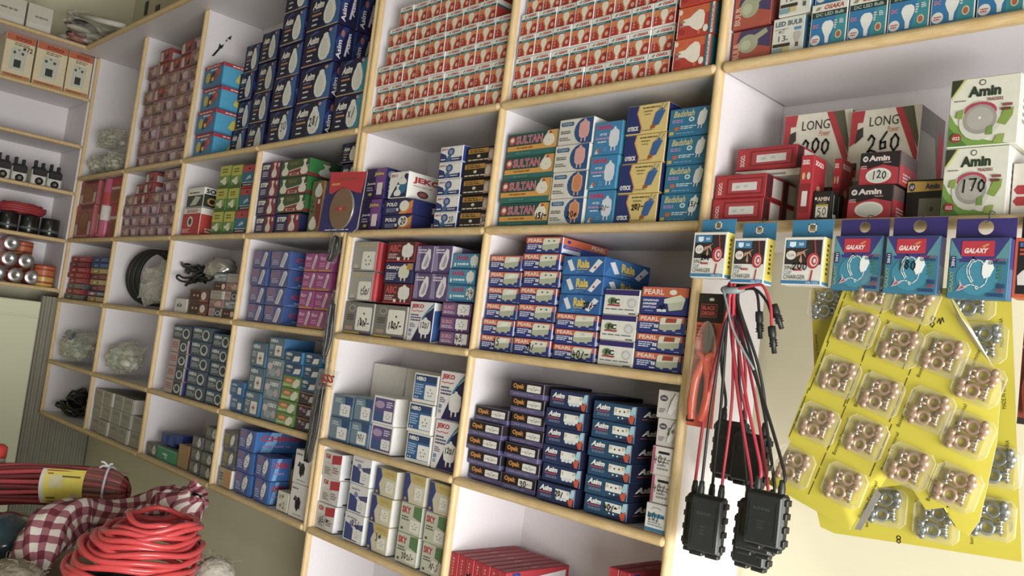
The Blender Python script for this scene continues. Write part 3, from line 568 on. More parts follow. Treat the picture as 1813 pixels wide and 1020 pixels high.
D['jfc'] = ('#d6d6cc', {'F': [('r', '#33286c', 0, .78, 1, 1), ('r', '#dadad2', 0, 0, 1, .78), ('e', '#6f8a52', .24, .52, .14, .16), ('t', '#1c1c28', 'FC', .2, .4, .46, .62, 'B'), ('p', '#a8303c', .1, .32, .46, .3, .5, .38, .12, .38), ('l', '#6a6a70', .06, .14, .94, .22, 1), ('e', '#bdbfc0', .82, .46, .13, .2), ('e', '#d3d5d4', .82, .46, .08, .12), ('r', '#1c1c28', .76, .0, .96, .04)], 'R': [('r', '#cfcfc8', 0, 0, 1, 1)], 'T': [('r', '#cfcfc8', 0, 0, 1, 1)]})
D['opak'] = ('#5a5480', {'F': [('p', '#1d1718', 0, .3, 1, .3, 1, 1, 0, 1), ('t', '#c9842c', 'Opak', .07, .42, .42, .86, 'B'), ('sock', '#dcdad4', .5, .36, .92, .86), ('r', '#1d1718', .52, .58, .9, .6), ('l', '#8d86b0', .1, .08, .8, .2, 1), ('r', '#6a648f', 0, .26, 1, .3)], 'R': [('p', '#241c1e', 0, .3, 1, .3, 1, 1, 0, 1), ('e', '#c9842c', .5, .6, .2, .2)], 'T': [('r', '#262022', 0, 0, 1, 1), ('l', '#cfc9c6', .55, .4, .95, .6, 1)]})
def asim_sock(bg='#1d2f58', holes=True):
    return [('r', bg, 0, 0, 1, 1), ('p', '#9cc8d8', .86, .5, 1, .4, 1, 1, .92, .96), ('p', '#c9502f', .86, .0, .96, .0, .99, .55, .84, .3), ('p', '#1b2748', .0, 0, .5, 0, .8, .2, .84, .3, .9, 0), ('t', W_, 'Asim', .06, .56, .4, .88, 'Bi'), ('r', '#b0404a', .06, .43, .38, .5), ('l', '#7d8aa8', .1, .2, .4, .36, 2), ('r', '#dfe0da', .5, .36, .88, .82), ('r', '#c9b98a', .52, .56, .57, .74), ('r', '#c9b98a', .81, .6, .86, .78)] + \
        ([('e', '#2a2a2e', .64, .6, .02, .05), ('e', '#2a2a2e', .75, .62, .02, .05), ('e', W_, .62, .24, .02, .05), ('e', W_, .72, .24, .02, .05)] if holes else [('e', '#c9d4dc', .58, .3, .05, .1), ('e', '#c9d4dc', .68, .3, .05, .1), ('e', '#c9d4dc', .78, .32, .05, .1)])
D['asim_switch'] = ('#1b2748', {'F': asim_sock('#20335c', False), 'R': [('r', '#141d3c', 0, 0, 1, 1)], 'T': [('r', '#18223f', 0, 0, 1, 1), ('t', '#c9ccd8', 'Asim', .6, .3, .9, .7, 'B')]})
D['asim_socket'] = ('#18395c', {'F': asim_sock('#1b4a6c'), 'R': [('r', '#131c38', 0, 0, 1, 1), ('t', W_, 'Asim', .12, .45, .5, .8, 'Bi'), ('l', '#b0505a', .1, .28, .5, .36, 1)], 'T': [('r', '#14202f', 0, 0, 1, 1)]})
D['china_grey'] = ('#c9c6c2', {'F': [('e', '#4a4650', .28, .72, .2, .12), ('t', '#d6d2d0', 'CHINA', .15, .68, .41, .76), ('p', '#e0ddd8', .52, .2, .7, .12, .92, .4, .98, .8, .84, .92, .66, .6), ('p', '#6a6468', .5, .2, .52, .18, .66, .62, .84, .94, .82, .96, .62, .66), ('l', '#77727a', .1, .16, .42, .34, 3)], 'R': [('r', '#bdbab8', 0, 0, 1, 1)], 'T': [('r', '#c4c1be', 0, 0, 1, 1)]})
D['pink_tag'] = ('#dcd8d4', {'F': [('r', '#b05a78', 0, 0, .14, 1), ('r', '#26262a', .3, .76, .86, .86), ('l', '#8d8a8c', .3, .14, .86, .66, 4)], 'R': [('r', '#d0ccc8', 0, 0, 1, 1)], 'T': [('r', '#b05a78', 0, 0, 1, .2)]})
D['blue_tag'] = ('#dcdcd8', {'F': [('r', '#2c78a0', 0, .0, 1, .12), ('r', '#3a86a8', .1, .52, .92, .66), ('e', '#8a9aa8', .5, .8, .26, .1), ('e', '#dcdcd8', .5, .77, .26, .1), ('l', '#8d9a9c', .14, .18, .86, .46, 3)], 'R': [('r', '#d0d0cc', 0, 0, 1, 1)], 'T': []})
D['red_lamp'] = ('#a8242e', {'F': [('r', '#b02c36', .04, .01, .96, .99), ('l', '#d8a0a4', .3, .3, .5, .9, 6), ('r', '#cf5a62', .05, 0, .12, 1)], 'T': [('r', '#a02430', 0, 0, 1, 1), ('l', '#c06a6c', .2, .4, .8, .6, 1), ('r', '#8a3034', .55, .08, .9, .92)],
     'R': [('r', '#b02a36', 0, 0, 1, 1), ('p', '#d8d4d0', .3, .1, .95, .55, .95, .9, .5, .8, .3, .5), ('p', '#8d9492', .3, .0, .95, .0, .98, .5, .9, .66, .42, .52, .28, .2), ('p', '#aab0ae', .36, .05, .9, .05, .92, .42, .85, .56, .46, .44), ('r', '#27357c', .08, .5, .2, .98), ('e', '#dfe2ea', .14, .74, .045, .16), ('t', '#27357c', 'AF', .115, .68, .165, .8, 'B')]})
D['hera'] = ('#3a4a58', {'F': [('r', '#48545e', 0, 0, 1, 1), ('r', '#2a5078', 0, .9, 1, 1), ('t', '#d3d8dc', 'HERA', .06, .62, .5, .86, 'B'), ('l', '#a8b0b6', .08, .16, .5, .5, 3), ('e', '#c9cccc', .74, .44, .2, .38), ('e', '#2f3a44', .74, .46, .14, .28), ('r', '#b9bcbc', .68, .04, .86, .16)], 'R': [('r', '#33404e', 0, 0, 1, 1)], 'T': [('r', '#2a3a4c', 0, 0, 1, 1)]})
D['hera_pink'] = ('#a88f92', {'F': [('r', '#b09a9c', 0, 0, .48, 1), ('l', '#a0504e', .06, .3, .42, .8, 3), ('r', '#33404e', .48, 0, .94, 1), ('e', '#c9cccc', .72, .44, .18, .34), ('e', '#3a444c', .72, .46, .12, .24), ('r', '#d3d3d0', .94, 0, 1, 1)], 'R': [('r', '#27306c', 0, 0, .7, 1), ('r', '#d6d6d4', .7, 0, 1, 1)], 'T': [('r', '#3a4450', 0, 0, 1, 1)]})
D['hera_sock'] = ('#4c6474', {'F': [('r', '#5c7280', .06, .04, .94, .94), ('r', '#2f6c96', 0, .94, 1, 1), ('t', '#d6dadc', 'HERA', .1, .76, .6, .92, 'B'), ('sock', '#d9d4cc', .46, .1, .9, .62), ('r', '#a06a5a', .6, .3, .74, .42), ('l', '#bcc6ca', .1, .4, .4, .64, 3), ('e', '#9cb0b8', .22, .2, .07, .06)], 'R': [('r', '#2c6a98', 0, 0, 1, 1)], 'T': [('r', '#8da0a4', 0, 0, 1, 1)]})
D['hera_blue'] = ('#2a6c9c', {'F': [('r', '#2f4a68', .02, .08, .98, .98), ('t', '#d6dadc', 'HERA', .08, .6, .46, .86, 'B'), ('l', '#a8b8c4', .1, .24, .4, .5, 2), ('p', '#d8d8d4', .5, .14, .9, .2, .94, .66, .6, .6), ('r', '#2a6c9c', 0, 0, 1, .08)], 'R': [('r', '#2a7cae', 0, 0, 1, 1)], 'T': [('r', '#2a7cae', 0, 0, 1, 1)]})
D['small_blue'] = ('#1f5f92', {'F': [('r', '#35618c', .04, .1, .96, .92), ('t', '#c3ced8', 'HERA', .08, .68, .5, .84), ('sock', '#dcdedc', .58, .16, .86, .62), ('l', '#9cb4c6', .08, .24, .46, .56, 3)], 'R': [('r', '#1f6296', 0, 0, 1, 1)], 'T': [('r', '#2a6c9c', 0, 0, 1, 1)]})
D['lotus'] = ('#6a7a80', {'F': [('r', '#75868c', 0, 0, 1, 1), ('t', '#d6d8d6', '1001', .32, .66, .94, .88, 'Bi'), ('e', '#c9b9bc', .2, .6, .16, .18), ('e', '#b9a4aa', .8, .35, .14, .2), ('l', '#cdd2d2', .2, .2, .66, .42, 2), ('e', '#93a2a6', .45, .3, .2, .2)], 'R': [('r', '#5a6a70', 0, 0, 1, 1)], 'T': [('r', '#8d9a9e', 0, 0, 1, 1)]})
D['green_sock'] = ('#5f8a3c', {'F': [('p', '#82a84c', 0, 0, 1, .3, 1, .8, 0, .4), ('e', '#c9553c', .34, .62, .26, .24), ('e', '#d8a070', .34, .62, .2, .14), ('p', '#d8d8c4', .56, .1, .8, .04, .98, .4, .96, .8, .76, .86, .6, .5), ('l', '#d3dcc0', .08, .12, .5, .28, 1)], 'R': [('r', '#4c7a34', 0, 0, 1, 1)], 'T': [('r', '#6f944a', 0, 0, 1, 1)]})
D['brown_sock'] = ('#3a2a34', {'F': [('r', '#43303c', 0, 0, 1, .9), ('r', '#8d6a3c', 0, .9, 1, 1), ('e', '#9a8a94', .24, .66, .1, .14), ('l', '#b9a8b0', .38, .4, .6, .7, 2), ('p', '#c9c4c6', .64, .2, .9, .24, .94, .74, .72, .68)], 'R': [('r', '#30222c', 0, 0, 1, 1)], 'T': []})
D['chima'] = ('#4c5488', {'F': [('r', '#5c5f90', 0, 0, 1, 1), ('p', '#7d6f9a', 0, .5, .5, .4, .5, 1, 0, 1), ('l', '#a8685c', .1, .62, .5, .84, 2), ('l', '#bcb4cc', .1, .2, .46, .5, 3), ('p', '#d6d4d8', .54, .1, .74, .06, .92, .8, .84, .94, .72, .9), ('p', '#b3aebc', .58, .14, .7, .12, .84, .78, .76, .84), ('r', '#3a5fa8', .92, 0, 1, 1)], 'R': [('r', '#33508c', 0, 0, 1, 1), ('p', '#4a78b4', 0, 0, .6, 0, 1, .5, 1, .8), ('t', '#b02c54', 'CHINA', .12, .42, .9, .7, 'B'), ('l', '#7da0c8', .2, .14, .8, .28, 1)], 'T': [('r', '#3a5488', 0, 0, 1, 1)]})
D['master'] = ('#92407c', {'F': [('r', '#a04a86', 0, .1, 1, 1), ('r', '#b8823c', 0, 0, 1, .1), ('t', '#d8b8d0', 'Master', .06, .64, .5, .86, 'bi'), ('l', '#c98ab4', .08, .24, .5, .5, 2), ('p', '#d6c8d0', .56, .16, .72, .12, .9, .78, .86, .94, .74, .92), ('p', '#b896ac', .62, .2, .7, .18, .82, .74, .76, .8)], 'R': [('r', '#8a3a70', 0, 0, 1, 1)], 'T': []})
D['chima_sock'] = ('#3c4c8c', {'F': [('r', '#4a5896', 0, 0, 1, 1), ('p', '#6c6aa0', 0, .4, .5, .5, .44, 1, 0, 1), ('l', '#a8685c', .08, .66, .42, .86, 2), ('l', '#b4b4d0', .08, .14, .4, .56, 4), ('plugt', '#d9d8d6', .44, .12, .86, .92), ('e', '#55556a', .62, .6, .03, .03), ('e', '#55556a', .7, .52, .03, .03), ('e', '#55556a', .6, .4, .03, .03), ('r', '#2f78b8', .9, 0, 1, 1)], 'R': [('r', '#2c66a8', 0, 0, 1, 1), ('p', '#6aa4d0', .1, 0, .3, 0, .5, 1, .3, 1), ('t', '#b02c44', 'CHINA', .1, .56, .9, .84, 'B'), ('l', '#8d7ab8', .14, .24, .86, .4, 1)], 'T': [('r', '#38447c', 0, 0, 1, 1)]})
D['grey_yellow'] = ('#5c5a56', {'F': [('r', '#64625c', 0, 0, 1, 1), ('l', '#a8a04a', .08, .3, .44, .86, 5), ('plugt', '#cfced0', .48, .16, .9, .9), ('p', '#3a4a98', .5, .0, .9, .0, .7, .2), ('l', '#9a9890', .1, .08, .4, .2, 2)], 'R': [('r', '#54524e', 0, 0, 1, 1)], 'T': [('r', '#77756e', 0, 0, 1, 1)]})
D['beige_flat'] = ('#b59c74', {'F': [('r', '#a8a290', 0, 0, .45, 1), ('r', '#c08a54', .5, .1, 1, .9), ('l', '#5c5648', .08, .3, .4, .8, 3)], 'R': [('r', '#d6d4ce', 0, 0, 1, 1)], 'T': [('r', '#b8b0a0', 0, 0, 1, 1)]})
D['brown_plain'] = ('#a07a4c', {'F': [('r', '#aa8454', .03, .03, .97, .97)], 'R': [], 'T': [('r', '#b08c5c', 0, .48, 1, .52)]})
D['cream_pen'] = ('#cfcab4', {'F': [('h', '#3a3a34', '*~', .1, .55, .6, .9, .04), ('h', '#3a3a34', '~2', .2, .1, .8, .45, .04)], 'R': [], 'T': []})
D['white_figure'] = ('#d6d3ce', {'F': [('p', '#1f1c1e', .36, .3, .5, .18, .6, .3, .66, .24, .7, .5, .58, .64, .42, .6, .3, .66, .2, .5, .34, .5), ('e', '#6a5a66', .4, .58, .07, .05), ('l', '#77727a', .06, .82, .5, .92, 1), ('l', '#8d888e', .3, .06, .9, .12, 1)], 'R': [('r', '#cdcac4', 0, 0, 1, 1)], 'T': []})
D['grey_pack'] = ('#a8a49a', {'F': [('r', '#a09c92', .03, .03, .97, .97), ('l', '#77746c', .14, .6, .86, .84, 2), ('r', '#d6d3cc', .9, 0, 1, 1), ('l', '#8a867e', .14, .2, .7, .3, 1)], 'R': [('r', '#c9c6be', 0, 0, 1, 1)], 'T': [('r', '#8f8b82', 0, 0, 1, 1)]})
D['grey_plug'] = ('#5f625e', {'F': [('r', '#676a66', 0, 0, 1, 1), ('l', '#8f918a', .06, .3, .46, .86, 4), ('dome', '#c9c9c6', .52, .14, .92, .92), ('e', '#6a6a6c', .66, .5, .03, .04), ('e', '#6a6a6c', .78, .5, .03, .04), ('r', '#44464a', 0, 0, 1, .06)], 'R': [('r', '#5a5c58', 0, 0, 1, 1)], 'T': [('r', '#77797a', 0, 0, 1, 1)]})
D['small_royal'] = ('#1f3a86', {'F': [('r', '#24489c', .06, .08, .94, .92), ('r', '#5c78b0', .46, 0, .52, 1)], 'R': [('r', '#1c3070', 0, 0, 1, 1)], 'T': [('r', '#3a5a98', 0, 0, 1, 1)]})
D['small_green'] = ('#1f8a5c', {'F': [('r', '#2a9468', 0, 0, 1, 1), ('e', '#bfe0d0', .42, .5, .14, .1), ('h', '#d6eadf', '2', .36, .2, .56, .56, .03), ('r', '#6aa884', 0, .9, 1, 1)], 'R': [('r', '#1f7a50', 0, 0, 1, 1)], 'T': [('r', '#6f8a84', 0, 0, 1, 1)]})
D['brown_bulbcard'] = ('#5c3426', {'F': [('r', '#3a2018', .06, .1, .6, .9), ('e', '#c98a6a', .25, .5, .06, .1), ('e', '#c98a6a', .45, .5, .06, .1), ('e', '#d6c4bc', .78, .5, .14, .34), ('r', '#a05a3c', .6, .0, 1, .16)], 'R': [('r', '#50302a', 0, 0, 1, 1)], 'T': [('r', '#96604a', 0, 0, 1, 1)]})
D['white_pen'] = ('#cfccc6', {'F': [('h', '#3a3a3e', '~1~', .2, .15, .6, .85, .05)], 'R': [], 'T': []})
# right-hand shelf
D['led13'] = ('#d9d9ce', {'F': [('t', '#55707c', 'LED BULB', .06, .78, .94, .92, 'B'), ('l', '#8d8d80', .06, .68, .5, .72, 1), ('t', '#4a4a46', '13', .2, .36, .44, .52, ''), ('t', '#4a4a46', 'w', .46, .36, .52, .42, ''), ('r', '#3a3426', .03, .21, .6, .3), ('bulb', '#b9bab0', .7, .2, .95, .58), ('r', '#5a5a50', .78, .16, .88, .28), ('r', '#4f8fb8', .72, .62, .94, .7), ('r', '#7fa4b0', .02, .04, .34, .18), ('r', '#c9b878', .36, .06, .58, .2), ('h', '#6a6a60', '~7', .2, .56, .4, .68, .015)], 'R': [('r', '#4f97c0', 0, 0, 1, 1), ('v', '#dfe8ea', 'LED BULB', .25, .1, .75, .92)]})
D['dcled'] = ('#dedcd2', {'F': [('r', '#dedcd2', 0, .82, 1, 1), ('t', '#b04a3c', 'OSAKA', .34, .86, .9, .97, 'Bi'), ('p', '#8d8f6a', .08, .86, .2, .86, .26, .94, .14, .94), ('r', '#2a3a34', 0, .68, 1, .82), ('t', '#a8bcae', 'DC LED Bulb', .12, .71, .92, .79, 'b'), ('r', '#2279b0', 0, 0, 1, .68), ('p', '#2a8f9c', .6, 0, 1, 0, 1, .68, .7, .66), ('bulb', '#e3e6e2', .32, .06, .66, .58), ('e', '#e0dcd8', .16, .16, .14, .12), ('l', '#b0444c', .07, .1, .25, .2, 2), ('t', '#d67a9a', 'DC', .06, .44, .22, .53, 'B'), ('e', '#d6c49a', .82, .22, .09, .1), ('e', '#b0644a', .82, .22, .06, .07), ('l', W_, .68, .36, .76, .58, 4), ('l', W_, .82, .46, .94, .58, 3), ('r', '#e3e1d8', 0, 0, .015, 1)], 'R': [('r', '#2279b0', 0, 0, 1, 1)]})
D['red_bulb_wrap'] = ('#a8483c', {'F': [('r', '#b0523f', 0, 0, 1, 1), ('p', '#4a3f66', .1, .66, 1, .36, 1, 1, .2, 1), ('e', '#a3a889', .42, .56, .26, .3), ('p', '#a3a889', .52, .78, .62, .62, .92, .84, .86, .98), ('e', '#b8bc9e', .36, .52, .14, .16), ('v', '#d6b3a0', 'BULB', .04, .08, .2, .6)], 'R': [('r', '#8d3c34', 0, 0, 1, 1)]})
D['red_torch'] = ('#a8202c', {'F': [('r', '#b02c36', .02, .04, .98, .96), ('r', '#8a1c26', .22, .12, .96, .88), ('r', '#b03a42', .26, .2, .92, .8), ('r', '#d3d0cc', .34, .3, .84, .66), ('r', '#b9b8b4', .42, .4, .5, .52), ('r', '#b9b8b4', .58, .44, .66, .54), ('v', '#e3d6d2', 'SOGO.', .06, .14, .14, .72)], 'R': [('r', '#4a1a1c', 0, 0, .35, 1), ('r', '#dcd8d2', .4, .08, 1, .92)], 'T': [('r', '#a8242e', 0, 0, 1, 1), ('p', '#dedad2', .4, .1, .9, .3, .9, .9, .5, .9)]})
D['red_slim'] = ('#b02430', {'F': [('t', '#e3d6d2', 'SOGO.', .1, .86, .7, .94, 'B'), ('e', '#c9a05c', .26, .68, .13, .06), ('e', '#b9bcb4', .68, .68, .14, .06), ('r', '#8a1a24', .08, .1, .9, .56), ('r', '#cfc8c4', .26, .2, .72, .44)], 'R': [('r', '#a01c28', 0, 0, 1, 1), ('t', '#e3d6d2', 'SOGO', .1, .86, .8, .94), ('e', '#c9a05c', .5, .5, .16, .06)], 'T': [('r', '#b83a3c', 0, 0, 1, 1)]})
D['white_red'] = ('#dcd6cc', {'F': [('p', '#b0303a', 0, 0, .4, 0, 0, .9), ('r', '#8f8c84', .3, .1, .8, .5)], 'R': [('r', '#d3cec6', 0, 0, 1, 1), ('p', '#b0303a', .5, 0, 1, 0, 1, .6)], 'T': [('r', '#d6d2c8', 0, 0, 1, 1), ('p', '#b8303a', .4, .0, .7, 0, .5, 1, .2, 1)]})
D['long'] = ('#d6d2c2', {'F': [('p', '#b0303a', .64, 1, .78, 1, 1, .62, 1, .5), ('p', '#55563f', .74, 1, .9, 1, 1, .74, 1, .64), ('p', '#b0303a', .74, .0, 1, .3, 1, .12, .88, 0), ('p', '#b0303a', 0, 1, .2, 1, .18, .9, .1, .9, .1, .74, 0, .7), ('p', '#3a342c', .08, .72, .2, .78, .19, .86, .1, .84), ('t', '#2f2f28', 'LONG', .28, .86, .7, .94, ''), ('t', '#c9805a', 'Power', .55, .8, .72, .85, 'i'), ('r', '#3f3a32', 0, .5, .14, .56), ('r', '#a83a40', 0, .44, .14, .5), ('l', '#8f8c7c', .02, .3, .2, .42, 2),
     ('p', '#b9b9aa', .28, .1, .78, .1, .86, .3, .8, .54, .6, .64, .4, .58, .26, .36), ('p', '#cfcfc2', .36, .12, .72, .12, .78, .3, .72, .48, .58, .56, .44, .5, .34, .34), ('r', '#8d2c34', 0, .06, .6, .1)], 'R': [('r', '#66605a', 0, 0, 1, 1), ('p', '#a8303a', .7, .2, 1, 0, 1, .8, .8, .9), ('p', '#8c8880', .0, .1, .7, .12, .8, .5, .6, .8, 0, .8)], 'T': []})
D['amin_green'] = ('#d8d8c8', {'F': [('p', '#6f9a34', 0, 0, .9, 0, .6, .06, .3, .16, .1, .34, 0, .5), ('p', '#4a7a2c', 0, .0, .3, 0, .1, .2, 0, .3), ('p', '#2f3a1c', 0, 1, .18, 1, 0, .74), ('p', '#c9cc6a', .02, .76, .2, 1, .23, 1, .02, .7), ('e', '#55554c', .46, .93, .05, .045), ('e', '#d8d8c8', .46, .93, .035, .03), ('t', '#2a3a24', 'Amin', .26, .72, .74, .88, 'B'), ('t', '#8a4a44', 'TRADERS', .54, .64, .78, .69), ('l', '#77776a', .06, .66, .26, .69, 1),
     ('e', '#c9c9bc', .46, .36, .31, .29), ('e', '#b03c54', .46, .5, .24, .14), ('e', '#97948c', .46, .38, .25, .22), ('e', '#a8a59c', .46, .39, .2, .17), ('e', '#e0ded2', .46, .4, .02, .02), ('p', '#7d9a34', .72, .3, .84, .26, .93, .4, .94, .52, .8, .48), ('p', '#8aa33c', .68, .02, .82, 0, .84, .14, .72, .12), ('p', '#6a9036', .56, .14, .66, .14, .66, .28, .58, .26), ('p', '#7d9a34', .1, .42, .2, .4, .22, .54, .12, .52), ('e', '#9c2f34', .13, .12, .08, .07), ('t', '#e0d6c8', '022', .08, .09, .19, .14), ('r', '#6a3c34', .76, .48, .9, .52), ('r', '#8a4a3a', .78, .54, .92, .58)],
     'R': [('r', '#d6d4ca', 0, 0, 1, 1), ('l', '#8f8c84', .2, .3, .7, .8, 5)], 'T': [('r', '#cfccc0', 0, 0, 1, 1)]})
D['amin_black'] = ('#2a1a1c', {'F': [('r', '#241c1e', 0, .55, 1, 1), ('p', '#b0303c', 0, 0, 1, 0, 1, .5, .6, .62, .2, .5, 0, .6), ('e', '#d0ccc8', .13, .82, .07, .09), ('t', '#2a1a1c', 'AF', .09, .78, .17, .86, 'B'), ('t', '#d6c8c4', 'Amin', .22, .74, .76, .92, 'B'), ('t', '#c9a8a4', 'TRADERS', .6, .66, .8, .7), ('e', '#d6d6cc', .5, .28, .33, .24), ('e', '#c6c6bc', .5, .26, .28, .19), ('l', '#c9a09c', .04, .5, .2, .62, 2)], 'R': [('r', '#b8343c', 0, 0, 1, .6), ('r', '#6a5a56', 0, .6, 1, 1), ('l', '#e0c4c0', .2, .1, .8, .4, 3)], 'T': [('r', '#8d2c34', 0, 0, 1, 1)]})
D['amin_small'] = ('#211d1a', {'F': [('t', '#c9b3a0', 'AMIN', .2, .66, .9, .82, 'B'), ('e', '#c9c4b8', .12, .76, .07, .06), ('l', '#8d8676', .3, .56, .9, .62, 1), ('r', '#b8a83a', .16, .44, .86, .54), ('r', '#dcd9cc', .16, .06, .86, .46)], 'R': [('r', '#1c1a18', 0, 0, 1, 1), ('r', '#8d8a78', .1, .1, .16, .9), ('r', '#77745f', .55, .1, .6, .9), ('r', '#d0cec0', .1, .06, .4, .2)], 'T': [('r', '#2a2622', 0, 0, 1, 1)]})
D['amin_yellow'] = ('#1f1c1a', {'F': [('p', '#c9a83c', 0, .72, 1, .74, 1, .96, 0, .98), ('e', '#35406c', .13, .84, .09, .1), ('t', '#dcd6c8', 'AF', .07, .79, .19, .88, 'B'), ('t', '#35406c', 'Amin', .5, .78, .9, .92, 'B'), ('r', '#77786c', .36, .04, .96, .56), ('e', '#4a4a42', .72, .3, .06, .06)], 'R': [('r', '#2a2622', 0, 0, 1, 1)], 'T': []})
D['red_hex'] = ('#d6d0c4', {'F': [('e', '#3a3a38', .5, .84, .2, .1), ('t', '#dcd6c8', 'AF', .36, .8, .64, .88, 'B')] + [('p', '#b0303a') + tuple(x for k in range(6) for x in (a + .17 * math.cos(k * math.pi / 3), b + .1 * math.sin(k * math.pi / 3))) for a, b in ((.2, .5), (.5, .4), (.2, .28), (.8, .5), (.5, .16), (.8, .28))], 'R': [], 'T': []})
D['cream_meter'] = ('#d6c9a4', {'F': [('r', '#c06038', 0, .84, 1, 1), ('t', '#7a2a1c', 'SOGO', .3, .88, .86, .96, 'B'), ('l', '#6a6656', .3, .74, .8, .82, 2), ('p', '#bdbfae', .2, .18, .72, .18, .8, .7, .24, .7), ('r', '#2f3430', .36, .24, .6, .42), ('e', '#44484a', .34, .58, .05, .035), ('e', '#44484a', .62, .58, .05, .035), ('e', '#44484a', .48, .65, .03, .02), ('r', '#b8743c', .02, .0, .98, .075), ('l', '#7d4a24', .1, .02, .9, .06, 1)], 'R': [('r', '#c9b98c', 0, 0, 1, 1)], 'L': [('r', '#c9b98c', 0, 0, 1, 1)]})

# ------------------------------------------------------------------ carton meshes and stacks
_cart = {}
def carton_mesh(key, w, h, d, hand=None):
    k = (key, round(w, 3), round(h, 3), round(d, 3), hand)
    if k in _cart: return _cart[k]
    base, faces = D[key]; m = MB()
    m.box(-w / 2, 0, 0, w / 2, d, h, M(base, .42), .0012)
    o = .0001
    F = list(faces.get('F', []))
    if hand: F = F + [('h', INK, hand[0], *hand[1:5], .028 if len(hand) < 6 else hand[5])]
    e = .0014
    if F: m.art((-w / 2 + e, -o, e), (1, 0, 0), (0, 0, 1), (0, -1, 0), w - 2 * e, h - 2 * e, F)
    if faces.get('R'): m.art((w / 2 + o, e, e), (0, 1, 0), (0, 0, 1), (1, 0, 0), d - 2 * e, h - 2 * e, faces['R'])
    if faces.get('L'): m.art((-w / 2 - o, d - e, e), (0, -1, 0), (0, 0, 1), (-1, 0, 0), d - 2 * e, h - 2 * e, faces['L'])
    if faces.get('T'): m.art((-w / 2 + e, e, h + o), (1, 0, 0), (0, 1, 0), (0, 0, 1), w - 2 * e, d - 2 * e, faces['T'])
    me = m.mesh('carton'); _cart[k] = me
    return me
ORD = ['', 'first', 'second', 'third', 'fourth', 'fifth', 'sixth', 'seventh', 'eighth', 'ninth', 'tenth', 'eleventh', 'twelfth']
def put(name, key, x, y, z, w, h, d, label, group=None, rz=0.0, hand=None, cat='box'):
    o = bpy.data.objects.new(name, carton_mesh(key, w, h, d, hand)); C.objects.link(o)
    o.location = (x, y, z); o.rotation_euler.z = rz
    if abs(rz) < .2: REC.append([o, x - w / 2, x + w / 2, y - .002, y + d, z, z + h, w, h, d])
    return tag(o, label, cat, group)
REC = []
def settle():
    """trim neighbours that would cut into each other or into the shelving by a few millimetres"""
    G = .0022
    for r in REC:
        for i, u in enumerate(UX):
            hw = .0120 if i != 4 else .0215
            if i == 3 and r[5] > ZS['S']: continue
            if r[1] < u + hw and r[2] > u + .03: r[1] = u + hw
            if r[2] > u - hw and r[1] < u - .03: r[2] = u - hw
        for zz in ZS.values():
            if r[5] < zz - .03 and r[6] > zz - .0125: r[6] = zz - .0125
        if r[2] < UX[4] and r[6] > TOPZ - .002: r[6] = TOPZ - .002
        r[4] = min(r[4], DEEP - .003)
    for _ in range(3):
        for i, a in enumerate(REC):
            for b in REC[i + 1:]:
                ex = min(a[2], b[2]) - max(a[1], b[1]) + G; ey = min(a[4], b[4]) - max(a[3], b[3]) + .001; ez = min(a[6], b[6]) - max(a[5], b[5]) + .0004
                if ex <= 0 or ey <= 0 or ez <= 0: continue
                if ez < .012 and ez < ex:
                    lo, hi = (a, b) if a[5] < b[5] else (b, a); lo[6] -= ez
                    continue
                fr, bk_ = (a, b) if a[3] < b[3] else (b, a); room = bk_[3] - .001 - fr[3]
                if ex > .012 and room > .045: fr[4] = min(fr[4], bk_[3] - .001)
                else:
                    lo, hi = (a, b) if a[1] + a[2] < b[1] + b[2] else (b, a); lo[2] -= ex / 2; hi[1] += ex / 2
    for o, x0, x1, y0, y1, z0, z1, w, h, d in REC:
        o.location.x = (x0 + x1) / 2; o.scale = ((x1 - x0) / w, (y1 - y0 - .002) / d, (z1 - z0) / h)
        if min(o.scale) < .6: print('SQUEEZED', o.name, tuple(round(s, 2) for s in o.scale), o['label'])
rnd = random.Random(5)
